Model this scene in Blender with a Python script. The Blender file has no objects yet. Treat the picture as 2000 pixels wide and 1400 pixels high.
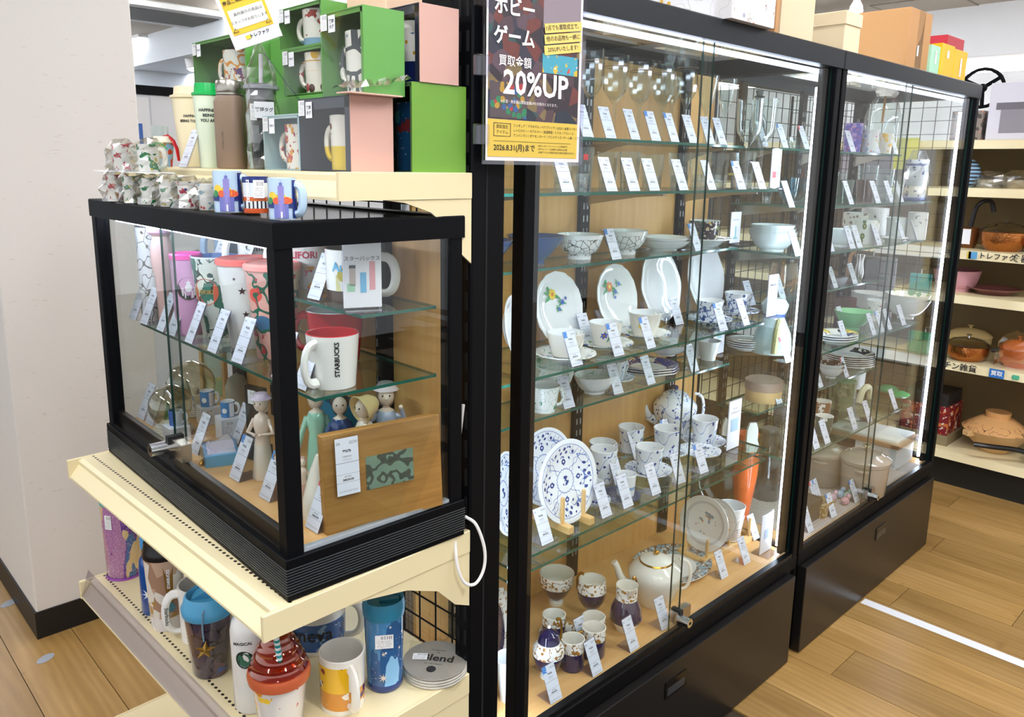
import bpy, math, random
from mathutils import Vector, Matrix
PI = math.pi
SC = bpy.context.scene
COL = SC.collection
rnd = random.Random(7)

# ------------------------------------------------------------------ camera
F_PX, PITCH, YAW, ROLL, EYE, CY = 1547.893, -0.1979, 0.018, 0.0159, 1.4786, 636.81
_a = PI / 4 + YAW
FW = Vector((math.cos(_a) * math.cos(PITCH), math.sin(_a) * math.cos(PITCH), math.sin(PITCH)))
_r = FW.cross(Vector((0, 0, 1))).normalized()
_u = _r.cross(FW)
RT = _r * math.cos(ROLL) + _u * math.sin(ROLL)
UP = -_r * math.sin(ROLL) + _u * math.cos(ROLL)
EYEP = Vector((0, 0, EYE))
cd = bpy.data.cameras.new('camera')
cam = bpy.data.objects.new('camera', cd)
COL.objects.link(cam)
cam.matrix_world = Matrix.Translation(EYEP) @ Matrix((RT, UP, -FW)).transposed().to_4x4()
cd.sensor_fit = 'HORIZONTAL'
cd.sensor_width = 36.0
cd.lens = F_PX / 2000 * 36
cd.shift_y = -(700 - CY) / 2000
cd.clip_start = 0.02
SC.camera = cam

# ------------------------------------------------------------------ world and exposure
w = bpy.data.worlds.new('shop_ambience')
SC.world = w
w.use_nodes = True
w.node_tree.nodes['Background'].inputs[0].default_value = (0.93, 0.96, 1.0, 1)
w.node_tree.nodes['Background'].inputs[1].default_value = 0.55
SC.view_settings.view_transform = 'Standard'
SC.view_settings.look = 'None'
SC.view_settings.exposure = 1.12
SC.view_settings.gamma = 1.0
SC.view_settings.use_curve_mapping = False
SC.cycles.transparent_max_bounces = 40
SC.cycles.use_light_tree = False
SC.cycles.max_bounces = 8
SC.cycles.diffuse_bounces = 3
SC.cycles.glossy_bounces = 3
SC.cycles.caustics_reflective = False
SC.cycles.caustics_refractive = False
SC.cycles.sample_clamp_indirect = 4.0
LED_E = 18.0          # shelf light strips
CEIL_E = 19.0        # added ceiling lamps

# ------------------------------------------------------------------ places in the shop
def ray(u, v):
    return FW + RT * ((u - 1000) / F_PX) - UP * ((v - CY) / F_PX)
def onz(u, v, z):
    d = ray(u, v); return EYEP + d * ((z - EYE) / d.z)
def onx(u, v, x):
    d = ray(u, v); return EYEP + d * (x / d.x)
def ony(u, v, y):
    d = ray(u, v); return EYEP + d * (y / d.y)
def uy(u, y, z):
    """the point of the line (y, z) along the cabinets that lies in column u of the survey"""
    k = (u - 1000) / F_PX; a = RT - FW * k
    return Vector((-(a.y * y + a.z * (z - EYE)) / a.x, y, z))
def ux(u, x, z):
    k = (u - 1000) / F_PX; a = RT - FW * k
    return Vector((x, -(a.x * x + a.z * (z - EYE)) / a.y, z))
def pxm(p):
    return (Vector(p) - EYEP).dot(FW) / F_PX

# ------------------------------------------------------------------ materials
MATS = {}
def _new(name):
    m = bpy.data.materials.new(name); m.use_nodes = True
    nt = m.node_tree
    return m, nt, nt.nodes['Principled BSDF'], nt.nodes['Material Output']
def srgb(h):
    if isinstance(h, str):
        h = h.lstrip('#'); c = [int(h[i:i + 2], 16) / 255 for i in (0, 2, 4)]
        return tuple((x / 12.92 if x <= .04045 else ((x + .055) / 1.055) ** 2.4) for x in c) + (1,)
    return tuple(h) + (1,) if len(h) == 3 else tuple(h)
def M(col, rough=.45, metal=0., spec=.5, emit=0., coat=0., name=None):
    key = ('M', col, rough, metal, spec, emit, coat)
    if key in MATS: return MATS[key]
    m, nt, b, o = _new(name or 'paint')
    b.inputs['Base Color'].default_value = srgb(col)
    b.inputs['Roughness'].default_value = rough
    b.inputs['Metallic'].default_value = metal
    b.inputs['Specular IOR Level'].default_value = spec
    b.inputs['Coat Weight'].default_value = coat
    if emit:
        b.inputs['Emission Color'].default_value = srgb(col)
        b.inputs['Emission Strength'].default_value = emit
    MATS[key] = m
    return m
class NT:
    def __init__(s, nt): s.nt = nt
    def n(s, t, **k):
        x = s.nt.nodes.new(t)
        for a, b in k.items(): setattr(x, a, b)
        return x
    def set(s, sock, v):
        if hasattr(v, 'is_output') or isinstance(v, bpy.types.NodeSocket): s.nt.links.new(v, sock)
        else: sock.default_value = v
    def math(s, op, a, b=0., c=None):
        x = s.n('ShaderNodeMath', operation=op); s.set(x.inputs[0], a); s.set(x.inputs[1], b)
        if c is not None: s.set(x.inputs[2], c)
        return x.outputs[0]
    def mix(s, f, a, b):
        x = s.n('ShaderNodeMix', data_type='RGBA'); s.set(x.inputs[0], f); s.set(x.inputs[6], a); s.set(x.inputs[7], b)
        return x.outputs[2]
    def coord(s, kind='Object', scale=None):
        o = s.n('ShaderNodeTexCoord').outputs[kind]
        if scale:
            mp = s.n('ShaderNodeMapping'); s.nt.links.new(o, mp.inputs[0]); mp.inputs['Scale'].default_value = scale; o = mp.outputs[0]
        return o
    def xyz(s, v):
        x = s.n('ShaderNodeSeparateXYZ'); s.nt.links.new(v, x.inputs[0]); return x.outputs
    def noise(s, v, scale, detail=2., rough=.5):
        x = s.n('ShaderNodeTexNoise'); s.nt.links.new(v, x.inputs['Vector']); x.inputs['Scale'].default_value = scale
        x.inputs['Detail'].default_value = detail; x.inputs['Roughness'].default_value = rough
        return x.outputs['Fac']
    def vor(s, v, scale, feature='F1'):
        x = s.n('ShaderNodeTexVoronoi', feature=feature); s.nt.links.new(v, x.inputs['Vector']); x.inputs['Scale'].default_value = scale
        return x
    def ramp(s, f, stops, const=True):
        x = s.n('ShaderNodeValToRGB'); s.set(x.inputs[0], f); r = x.color_ramp
        r.interpolation = 'CONSTANT' if const else 'LINEAR'
        while len(r.elements) < len(stops): r.elements.new(.5)
        for e, (p, c) in zip(r.elements, stops): e.position = p; e.color = c if len(c) == 4 else tuple(c) + (1,)
        return x.outputs[0]
    def between(s, v, lo, hi):
        return s.math('MULTIPLY', s.math('GREATER_THAN', v, lo), s.math('LESS_THAN', v, hi))
def glass(name, tint, base, edge, power=2.5, rough=0., gloss=(1, 1, 1)):
    """thin clear sheet: see-through face on, mirror-like towards grazing angles"""
    if name in MATS: return MATS[name]
    m, nt, b, o = _new(name); q = NT(nt); nt.nodes.remove(b)
    t = q.n('ShaderNodeBsdfTransparent'); t.inputs[0].default_value = srgb(tint)
    g = q.n('ShaderNodeBsdfGlossy'); g.inputs['Roughness'].default_value = rough; g.inputs[0].default_value = gloss + (1,)
    lw = q.n('ShaderNodeLayerWeight'); lw.inputs[0].default_value = .5
    f = q.math('POWER', lw.outputs['Facing'], power)
    f = q.math('MULTIPLY_ADD', f, edge, base)
    mx = q.n('ShaderNodeMixShader'); nt.links.new(f, mx.inputs[0]); nt.links.new(t.outputs[0], mx.inputs[1]); nt.links.new(g.outputs[0], mx.inputs[2])
    nt.links.new(mx.outputs[0], o.inputs[0]); MATS[name] = m
    return m
def pat(name, base, layers, rough=.12, coat=0., bump=0., metal=0.):
    """glazed or printed ware: base colour plus printed motifs, in object space (metres)
    layer = dict(k='spot'|'vine'|'noise'|'band'|'cells'|'stripe', s=scale, t=threshold, c=colour, z=(lo,hi))"""
    if name in MATS: return MATS[name]
    m, nt, b, o = _new(name); q = NT(nt)
    co = q.coord('Object'); X = q.xyz(co); col = srgb(base)
    for L in layers:
        k = L['k']; c = srgb(L['c']) if 'c' in L else None
        v = co
        if 'st' in L:
            mp = q.n('ShaderNodeMapping'); nt.links.new(co, mp.inputs[0]); mp.inputs['Scale'].default_value = L['st']; v = mp.outputs[0]
        if k == 'spot':
            f = q.math('LESS_THAN', q.vor(v, L['s']).outputs['Distance'], L['t'])
        elif k == 'cells':
            vo = q.vor(v, L['s']); f = q.math('LESS_THAN', vo.outputs['Distance'], L.get('t', 9))
            cx = q.xyz(vo.outputs['Color'])[0]; n = len(L['p'])
            c = q.ramp(cx, [(i / n, srgb(x)) for i, x in enumerate(L['p'])])
        elif k == 'edge':
            f = q.math('LESS_THAN', q.vor(v, L['s'], 'DISTANCE_TO_EDGE').outputs['Distance'], L['t'])
        elif k == 'vine':
            f = q.math('LESS_THAN', q.math('ABSOLUTE', q.math('SUBTRACT', q.noise(v, L['s'], 1.), .5)), L['t'])
        elif k == 'noise':
            f = q.math('GREATER_THAN', q.noise(v, L['s'], 3.), L['t'])
        elif k == 'soft':
            f = q.math('MULTIPLY', q.noise(v, L['s'], 4.), L['t'])
        elif k == 'band':
            f = 1.
        elif k == 'stripe':
            ax = X['XYZ'.index(L.get('ax', 'Z'))]
            f = q.math('LESS_THAN', q.math('FRACT', q.math('MULTIPLY', ax, L['s'])), L['t'])
        if 'z' in L: f = q.math('MULTIPLY', q.between(X[2], *L['z']), f)
        if 'x' in L: f = q.math('MULTIPLY', q.between(X[0], *L['x']), f)
        if 'r' in L:
            rr = q.math('SQRT', q.math('ADD', q.math('MULTIPLY', X[0], X[0]), q.math('MULTIPLY', X[1], X[1])))
            f = q.math('MULTIPLY', q.between(rr, *L['r']), f)
        col = q.mix(f, col, c)
    q.set(b.inputs['Base Color'], col)
    b.inputs['Roughness'].default_value = rough; b.inputs['Coat Weight'].default_value = coat; b.inputs['Metallic'].default_value = metal
    if bump:
        bn = q.n('ShaderNodeBump'); bn.inputs['Strength'].default_value = bump; bn.inputs['Distance'].default_value = .002
        nt.links.new(q.noise(co, 90., 3.), bn.inputs['Height']); nt.links.new(bn.outputs[0], b.inputs['Normal'])
    MATS[name] = m
    return m
def emit(name, col, e):
    if name in MATS: return MATS[name]
    m, nt, b, o = _new(name); b.inputs['Base Color'].default_value = srgb(col)
    b.inputs['Emission Color'].default_value = srgb(col); b.inputs['Emission Strength'].default_value = e
    MATS[name] = m
    return m

# ------------------------------------------------------------------ mesh building
class MB:
    def __init__(s): s.v = []; s.f = []; s.m = []; s.s = []
    def add(s, vs, fs, m=0, smooth=False):
        o = len(s.v); s.v += [tuple(x) for x in vs]
        for i, f in enumerate(fs):
            s.f.append([o + j for j in f]); s.m.append(m[i] if isinstance(m, (list, tuple)) else m); s.s.append(smooth)
        return s
    def box(s, x0, x1, y0, y1, z0, z1, m=0):
        v = [(x, y, z) for z in (z0, z1) for y in (y0, y1) for x in (x0, x1)]
        return s.add(v, [(0, 2, 3, 1), (4, 5, 7, 6), (0, 1, 5, 4), (2, 6, 7, 3), (0, 4, 6, 2), (1, 3, 7, 5)], m)
    def bbox(s, x0, x1, y0, y1, z0, z1, b, m=0):
        """box with its vertical and top edges chamfered by b"""
        P = [(x0 + b, y0), (x1 - b, y0), (x1, y0 + b), (x1, y1 - b), (x1 - b, y1), (x0 + b, y1), (x0, y1 - b), (x0, y0 + b)]
        Q = [(x0 + b, y0 + b), (x1 - b, y0 + b), (x1 - b, y0 + b), (x1 - b, y1 - b), (x1 - b, y1 - b), (x0 + b, y1 - b), (x0 + b, y1 - b), (x0 + b, y0 + b)]
        v = [(x, y, z0) for x, y in P] + [(x, y, z1 - b) for x, y in P] + [(x, y, z1) for x, y in Q]
        f = [tuple(range(7, -1, -1))] + [(i, (i + 1) % 8, 8 + (i + 1) % 8, 8 + i) for i in range(8)] + [(8 + i, 8 + (i + 1) % 8, 16 + (i + 1) % 8, 16 + i) for i in range(8)] + [tuple(range(16, 24))]
        return s.add(v, f, m)
    def quad(s, a, b, c, d, m=0): return s.add([a, b, c, d], [(0, 1, 2, 3)], m)
    def lathe(s, prof, n=24, m=0, sx=1., sy=1., c=(0, 0, 0), wav=None, smooth=True):
        """revolve (r, z) points; m may list a material per ring; wav=(lobes, depth)"""
        v = []; f = []; mi = []; idx = []
        for k, (r, z) in enumerate(prof):
            if r < 1e-6: idx.append([len(v)] * n); v.append((c[0], c[1], c[2] + z)); continue
            idx.append(list(range(len(v), len(v) + n)))
            for i in range(n):
                a = 2 * PI * i / n; rr = r
                if wav: rr *= 1 + wav[1] * math.cos(wav[0] * a) * min(1, r / max(p[0] for p in prof)) ** 3
                v.append((c[0] + rr * math.cos(a) * sx, c[1] + rr * math.sin(a) * sy, c[2] + z))
        for k in range(len(prof) - 1):
            A, B = idx[k], idx[k + 1]; mm = m[min(k, len(m) - 1)] if isinstance(m, (list, tuple)) else m
            for i in range(n):
                j = (i + 1) % n
                q = [A[i], A[j], B[j], B[i]]; q = [x for t, x in enumerate(q) if x not in q[:t]]
                if len(q) > 2: f.append(q); mi.append(mm)
        return s.add(v, f, mi, smooth)
    def tube(s, pts, r, n=8, m=0, caps=True, flat=1.):
        """sweep a round section along points; r a number or one per point; flat squashes sideways"""
        pts = [Vector(p) for p in pts]; R = r if isinstance(r, (list, tuple)) else [r] * len(pts)
        v = []; f = []; nrm = None
        for i, p in enumerate(pts):
            t = (pts[min(i + 1, len(pts) - 1)] - pts[max(i - 1, 0)]).normalized()
            if nrm is None:
                nrm = t.orthogonal().normalized()
            else:
                nrm = (nrm - t * nrm.dot(t)).normalized()
            bn = t.cross(nrm)
            for k in range(n):
                a = 2 * PI * k / n; v.append(p + nrm * (R[i] * math.cos(a)) + bn * (R[i] * flat * math.sin(a)))
        for i in range(len(pts) - 1):
            for k in range(n):
                j = (k + 1) % n; f.append((i * n + k, i * n + j, (i + 1) * n + j, (i + 1) * n + k))
        if caps: f += [tuple(range(n - 1, -1, -1)), tuple(range((len(pts) - 1) * n, len(pts) * n))]
        return s.add(v, f, m, True)
    def ball(s, c, r, sx=1., sy=1., sz=1., m=0, n=14, k=9):
        prof = [(r * math.sin(PI * i / k), -r * math.cos(PI * i / k)) for i in range(k + 1)]
        prof[0] = (0, -r); prof[-1] = (0, r)
        return s.lathe([(a, b * sz) for a, b in prof], n, m, sx, sy, c)
    def prism(s, poly, y0, y1, m=0):
        """extrude an (x, z) outline from y0 to y1"""
        n = len(poly); v = [(x, y0, z) for x, z in poly] + [(x, y1, z) for x, z in poly]
        f = [tuple(range(n)), tuple(range(2 * n - 1, n - 1, -1))] + [(i, n + i, n + (i + 1) % n, (i + 1) % n) for i in range(n)]
        return s.add(v, f, m)
    def prismx(s, poly, x0, x1, m=0):
        n = len(poly); v = [(x0, y, z) for y, z in poly] + [(x1, y, z) for y, z in poly]
        f = [tuple(range(n - 1, -1, -1)), tuple(range(n, 2 * n))] + [(i, (i + 1) % n, n + (i + 1) % n, n + i) for i in range(n)]
        return s.add(v, f, m)
    def mesh(s, name, mats):
        me = bpy.data.meshes.new(name); me.from_pydata(s.v, [], s.f)
        for x in (mats if isinstance(mats, (list, tuple)) else [mats]): me.materials.append(x)
        me.polygons.foreach_set('material_index', s.m)
        me.polygons.foreach_set('use_smooth', s.s)
        if any(s.s): me.set_sharp_from_angle(angle=math.radians(40))
        me.update()
        return me
    def build(s, name, mats, parent=None, loc=(0, 0, 0), rot=(0, 0, 0)):
        return link(name, s.mesh(name, mats), parent, loc, rot)
def link(name, me, parent=None, loc=(0, 0, 0), rot=(0, 0, 0)):
    o = bpy.data.objects.new(name, me); COL.objects.link(o); o.location = loc; o.rotation_euler = rot
    if parent is not None: o.parent = parent
    return o
def tag(o, label=None, cat=None, group=None, kind=None):
    if label: o['label'] = label
    if cat: o['category'] = cat
    if group: o['group'] = group
    if kind: o['kind'] = kind
    return o
def thing(name, label, cat, loc=(0, 0, 0), rz=0., group=None, kind=None, rot=None):
    o = link(name, None, None, loc, rot or (0, 0, rz)); o.empty_display_size = .02
    return tag(o, label, cat, group, kind)
def struct(name, mb, mats, label=None, parent=None):
    o = mb.build(name, mats, parent)
    if parent is None: tag(o, label, None, None, 'structure')
    return o
_txt = {}
def text_mesh(s, size, bold=0., align='CENTER', bend=None):
    k = (s, size, bold, align, bend)
    if k in _txt: return _txt[k]
    cu = bpy.data.curves.new('lettering', 'FONT'); cu.body = s; cu.size = size; cu.align_x = align; cu.align_y = 'CENTER'
    cu.offset = bold; cu.resolution_u = 2; cu.fill_mode = 'FRONT'
    t = bpy.data.objects.new('lettering', cu); COL.objects.link(t)
    dg = bpy.context.evaluated_depsgraph_get()
    me = bpy.data.meshes.new_from_object(t.evaluated_get(dg))
    bpy.data.objects.remove(t); bpy.data.curves.remove(cu)
    for v in me.vertices:
        x, y = v.co.x, v.co.y
        if bend: a = x / bend; v.co = (bend * math.sin(a), -bend * math.cos(a), y)     # wrapped round a cup, facing -Y
        else: v.co = (x, 0, y)                                                         # upright, facing -Y
    me.materials.clear(); _txt[k] = me
    return me
def lettering(s, size, mat, parent, loc=(0, 0, 0), rot=(0, 0, 0), bold=0., align='CENTER', bend=None, name='lettering'):
    me = text_mesh(s, size, bold, align, bend)
    if me.materials and me.materials[0] != mat: me = me.copy(); me.materials.clear()
    if not me.materials: me.materials.append(mat)
    return link(name, me, parent, loc, rot)
def smooth_path(pts, n=6):
    """Catmull-Rom curve through points"""
    P = [Vector(p) for p in pts]; P = [P[0] * 2 - P[1]] + P + [P[-1] * 2 - P[-2]]; out = []
    for i in range(1, len(P) - 2):
        for j in range(n):
            t = j / n; a, b, c, d = P[i - 1], P[i], P[i + 1], P[i + 2]
            out.append(.5 * ((2 * b) + (c - a) * t + (2 * a - 5 * b + 4 * c - d) * t * t + (3 * b - a - 3 * c + d) * t ** 3))
    return out + [P[-2]]
def wall_text(s, size, mat, parent, rf, s0, z0, bold=0., vertical=True):
    """lettering laid on a cup wall whose radius at height z is rf(z); vertical text reads upwards"""
    me = text_mesh(s, size, bold).copy(); me.materials.clear(); me.materials.append(mat)
    for v in me.vertices:
        x, y = v.co.x, v.co.z
        sx, z = (s0 - y, z0 + x) if vertical else (s0 + x, z0 + y)
        r = rf(z) + .0006; a = sx / r; v.co = (r * math.sin(a), -r * math.cos(a), z)
    return link('lettering', me, parent)
# ------------------------------------------------------------------ shared materials
def wood_floor():
    m, nt, b, o = _new('oak_plank'); q = NT(nt)
    co = q.coord('Object'); oi = q.n('ShaderNodeObjectInfo').outputs['Random']
    off = q.n('ShaderNodeCombineXYZ'); q.set(off.inputs[0], q.math('MULTIPLY', oi, 13.)); q.set(off.inputs[1], q.math('MULTIPLY', oi, 29.))
    ad = q.n('ShaderNodeVectorMath', operation='ADD'); nt.links.new(co, ad.inputs[0]); nt.links.new(off.outputs[0], ad.inputs[1])
    mp = q.n('ShaderNodeMapping'); nt.links.new(ad.outputs[0], mp.inputs[0]); mp.inputs['Scale'].default_value = (9., 1.1, 1.)
    big = q.noise(mp.outputs[0], 1.2, 4., .6)
    mp2 = q.n('ShaderNodeMapping'); nt.links.new(ad.outputs[0], mp2.inputs[0]); mp2.inputs['Scale'].default_value = (60., 3., 1.)
    fine = q.noise(mp2.outputs[0], 1.6, 5., .65)
    wv = q.n('ShaderNodeTexWave', wave_type='BANDS', bands_direction='X'); nt.links.new(mp.outputs[0], wv.inputs['Vector'])
    wv.inputs['Scale'].default_value = 1.4; wv.inputs['Distortion'].default_value = 9.; wv.inputs['Detail'].default_value = 2.; wv.inputs['Detail Scale'].default_value = .8
    col = q.ramp(big, [(.25, srgb('#886630')), (.5, srgb('#ae8a50')), (.78, srgb('#c8a46c'))], False)
    col = q.mix(q.math('MULTIPLY', q.math('SUBTRACT', 1., wv.outputs['Fac']), .34), col, srgb('#8d6636'))
    col = q.mix(q.math('MULTIPLY', fine, .28), col, srgb('#94703f'))
    kn = q.noise(ad.outputs[0], 5., 3., .6)
    col = q.mix(q.ramp(kn, [(.66, (0, 0, 0)), (.76, (1, 1, 1))], False), col, srgb('#805a30'))
    hv = q.n('ShaderNodeHueSaturation'); q.set(hv.inputs['Value'], q.math('MULTIPLY_ADD', oi, .3, .84)); q.set(hv.inputs['Color'], col)
    q.set(b.inputs['Base Color'], hv.outputs[0]); b.inputs['Roughness'].default_value = .33; b.inputs['Specular IOR Level'].default_value = .4
    bn = q.n('ShaderNodeBump'); bn.inputs['Strength'].default_value = .12; bn.inputs['Distance'].default_value = .002
    nt.links.new(fine, bn.inputs['Height']); nt.links.new(bn.outputs[0], b.inputs['Normal'])
    return m
def panel_wood(name, c1, c2, rough=.45, st=(14., 14., 1.2)):
    m, nt, b, o = _new(name); q = NT(nt)
    co = q.coord('Object', st); n = q.noise(co, 3., 4., .6)
    q.set(b.inputs['Base Color'], q.ramp(n, [(.3, srgb(c1)), (.7, srgb(c2))], False)); b.inputs['Roughness'].default_value = rough
    return m
FLOORW = wood_floor()
MAPLE = panel_wood('maple_board', '#d39d57', '#e0b06c')
MAPLE_H = panel_wood('maple_deck', '#d6a262', '#e2b577', .4, (2., 14., 14.))
BLACK = M('#050609', .5, 0, .12, name='black_enamel')
BLACKF = M('#0d0e11', .35, .3, .3, name='dark_anodised')
DRAWER = M('#211f1e', .3, .35, .5, name='drawer_steel')
CHROME = M('#d8dadc', .18, 1., name='chrome')
STEEL = M('#b9b4aa', .28, 1., name='brushed_steel')
BEIGE = M('#efe0b4', .42, name='beige_enamel')
BEIGE2 = M('#e6d6aa', .45, name='beige_enamel_end')
WHITE = M('#f4f4f2', .5, name='white_paint')
PORC = M('#eef1f2', .1, 0, .5, 0, .4, name='white_porcelain')
CREAM = M('#f3eee2', .12, 0, .5, 0, .3, name='cream_porcelain')
GOLD = M('#b8862c', .22, .9, name='gilt')
INK = M('#15161a', .6, name='black_ink')
GREYINK = M('#55575c', .6, name='grey_ink')
PANE = glass('pane_glass', '#fafcfb', .022, .6, 4.)
PANE_T = glass('shelf_glass', '#eef6f2', .05, .55, 3.)
EDGE = M('#1c5a4c', .12, 0, .6, name='green_glass_edge')
CRYSTAL = glass('crystal', '#f8fbfa', .035, .6, 2.2, .06)
CRYSTAL_D = glass('smoky_crystal', '#9aa0a0', .08, .6, 1.6, .04)
ACRYL = glass('clear_acrylic', '#f3f2fb', .05, .5, 2.)
FILM = glass('plastic_film', '#fafaf8', .012, .35, 3., .10)
BAG = glass('bag_film', '#f6f6f4', .09, .75, 1.3, .16)
LED = emit('led_strip_light', '#dbe8ff', LED_E)
LEDT = emit('led_top_light', '#dbe8ff', LED_E * .45)
BAR = emit('bar_light', '#f7f9ff', 7.)
CUTB = glass('cut_base_crystal', '#e9eeee', .2, .6, 1.6, .1)
TUBE = emit('added_tube_light', '#f7f9ff', CEIL_E)
GLOBE = glass('globe_glass', '#ebe6d2', .1, .7, 1.5, .03)
TOPRAIL = M('#14181d', .45, 0, .3, name='top_rail_enamel')
PAPER = M('#f2f3f5', .7, name='white_paper')

# ------------------------------------------------------------------ the shop shell
floor = struct('floor', MB().box(-4, 8, -4, 14, -.06, -.006), [M('#3a2c1a', .8)], 'oak plank floor of the shop')
PW, PL = .1765, 1.21
_pl = MB().box(-PW / 2 + .0011, PW / 2 - .0011, -PL / 2 + .001, PL / 2 - .001, -.006, 0).mesh('plank', [FLOORW])
joints = {10: .857, 13: .89, 14: .561, 0: 2.0, 1: 2.9}
for k in range(-4, 34):
    xc = .415 + PW * (k + .5)
    j0 = joints.get(k, (k * .437) % PL)
    for r in range(-4, 6):
        yc = j0 + PL * (r + .5)
        if (xc < 1.05 and 1.0 < yc < 4.6) or (xc > 1.75 and -1.6 < yc < 1.75) or (xc > 3.2 and yc < 2.4):
            d = Vector((xc, yc, 0)) - EYEP
            if d.dot(FW) < .4: continue
            link('plank', _pl, floor, (xc, yc, 0))
tag(MB().box(2.652, 2.693, -.8, .968, .0003, .0009).build('floor_tape', M('#e9ebee', .5)), 'white tape line stuck across the oak floor in front of the cabinet', 'tape')
for u, v, rx, ry in ((18, 1178, .03, .02), (89, 1286, .028, .016)):
    p = onz(u, v, 0)
    tag(MB().lathe([(0, .0012), (rx, .0012), (rx, .0002)], 14, 0, 1, .62).build('floor_patch', M('#9aa0a8', .6), None, p, (0, 0, .5)),
        'grey tape scrap on the floor ' + ('at the left picture edge' if u < 50 else 'in front of the white pillar'), 'tape')
CEIL = M('#b5ab9c', .8, name='ceiling_board')
CZ = 2.75
struct('ceiling', MB().box(-4, 8, -4, 14, CZ, CZ + .05), [CEIL], 'greige ceiling boards')
WALLM = M('#e6e8ea', .75, name='wall_paint')
struct('wall_right', MB().box(7.0, 7.06, -4, 14, 0, CZ), [WALLM], 'white far wall beyond the pot shelves')
struct('wall_back', MB().box(-4, 8, 13.5, 13.56, 0, CZ), [WALLM], 'white far wall at the end of the aisle')
# pillar
pilm, nt, b, o = _new('pillar_paint'); q = NT(nt)
co = q.coord('Object')
sc = q.math('GREATER_THAN', q.noise(q.coord('Object', (3., 3., 12.)), 9., 3., .6), .69)
q.set(b.inputs['Base Color'], q.mix(q.math('MULTIPLY', sc, .35), srgb('#dcd8d2'), srgb('#b9b0a4'))); b.inputs['Roughness'].default_value = .7
PX0, PY0 = .502, 2.644
PX1 = ony(253, 0, PY0).x
struct('pillar', MB().bbox(PX0, PX1, PY0, PY0 + .75, .085, CZ, .004), [pilm], 'white square shop pillar with scuffs')
struct('baseboard_pillar', MB().box(PX0 - .006, PX1 + .006, PY0 - .006, PY0 + .756, 0, .09), [M('#121316', .45)], 'black baseboard round the pillar')
tag(MB().bbox(-.5, .24, 4.2, 4.6, 0, .32, .01).build('fixture_plinth', M('#111214', .4)), 'black fixture base at the far left behind the pillar', 'plinth')

# ceiling lamps added for lighting -----------------------------------------------------------
def added_tube_lamp(x, y, rz, L, label, drop=.0, wd=.1):
    t = thing('added_ceiling_lamp', label, 'lamp', (x, y, CZ - drop), rz, 'added ceiling tube lamps')
    MB().bbox(-wd / 2 - .012, wd / 2 + .012, -L / 2, L / 2, -.03, 0, .004).build('housing', M('#eeeeec', .5), t)
    MB().box(-wd / 2, wd / 2, -L / 2 + .01, L / 2 - .01, -.055, -.0301).build('diffuser', TUBE, t)
    if drop:
        for s in (-1, 1): MB().tube([(0, s * L * .35, 0), (0, s * L * .35, drop)], .004, 6).build('hanger', WHITE, t)
for i, (x, y) in enumerate(((-1.0, -.8), (.75, -.8), (2.5, -.8), (-1.0, 1.4), (1.9, 1.9), (4.6, .3), (-.6, 4.4), (2.6, 4.4), (5.0, 3.0), (.2, .25), (2.3, .1), (.5, 8.), (4., 8.), (.6, 6.2), (2.3, 6.4), (.6, 11.), (3.2, 11.), (1.6, 9.), (1.1, 5.0), (3.2, 6.2))):  # lamps set to light the shop; later ones added to brighten left background
    added_tube_lamp(x, y, 0, 1.3, 'white tube lamp added flat to the ceiling boards to light the shop', wd=.14)
# ------------------------------------------------------------------ wire grid
def grid(mb, axis, a0, a1, z0, z1, c, st=.05, r=.0016):
    """welded wire sheet; axis 'y': spans y at x=c, axis 'x': spans x at y=c"""
    n = int(round((a1 - a0) / st))
    for i in range(n + 1):
        a = a0 + (a1 - a0) * i / n
        P = ((c, a, z0), (c, a, z1)) if axis == 'y' else ((a, c, z0), (a, c, z1))
        mb.tube(P, r, 4, 0, False)
    n = int(round((z1 - z0) / st))
    for i in range(n + 1):
        z = z0 + (z1 - z0) * i / n
        P = ((c - .003, a0, z), (c - .003, a1, z)) if axis == 'y' else ((a0, c - .003, z), (a1, c - .003, z))
        mb.tube(P, r, 4, 0, False)
    return mb
def slots(mb, x, y, z0, z1, face, m=1, w=.004, h=.016, st=.032):
    n = int((z1 - z0) / st)
    for i in range(n):
        z = z0 + st * (i + .5)
        if face == 'y': mb.box(x - w / 2, x + w / 2, y - .0006, y, z, z + h, m)
        else: mb.box(x - .0006, x, y - w / 2, y + w / 2, z, z + h, m)
def cylinder_lock(root, name, x, y, z, ax):
    """round keyed lock on a clamp; ax 'y' faces -Y"""
    t = link(name, None, root, (x, y, z), (0, 0, 0 if ax == 'y' else -PI / 2)); t.empty_display_size = .01
    MB().bbox(-.012, .05, -.006, .012, -.016, .016, .001).build('clamp', STEEL, t)
    MB().tube([(-.004, -.04, 0), (-.004, -.006, 0)], .0115, 18).build('cylinder', CHROME, t)
    MB().tube([(-.004, -.0405, 0), (-.004, -.0395, 0)], .004, 10).build('keyway', BLACK, t)
    MB().box(-.006, .006, -.012, .016, -.02, .02).build('rubber_pad', M('#0a0a0b', .8), t)

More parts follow.
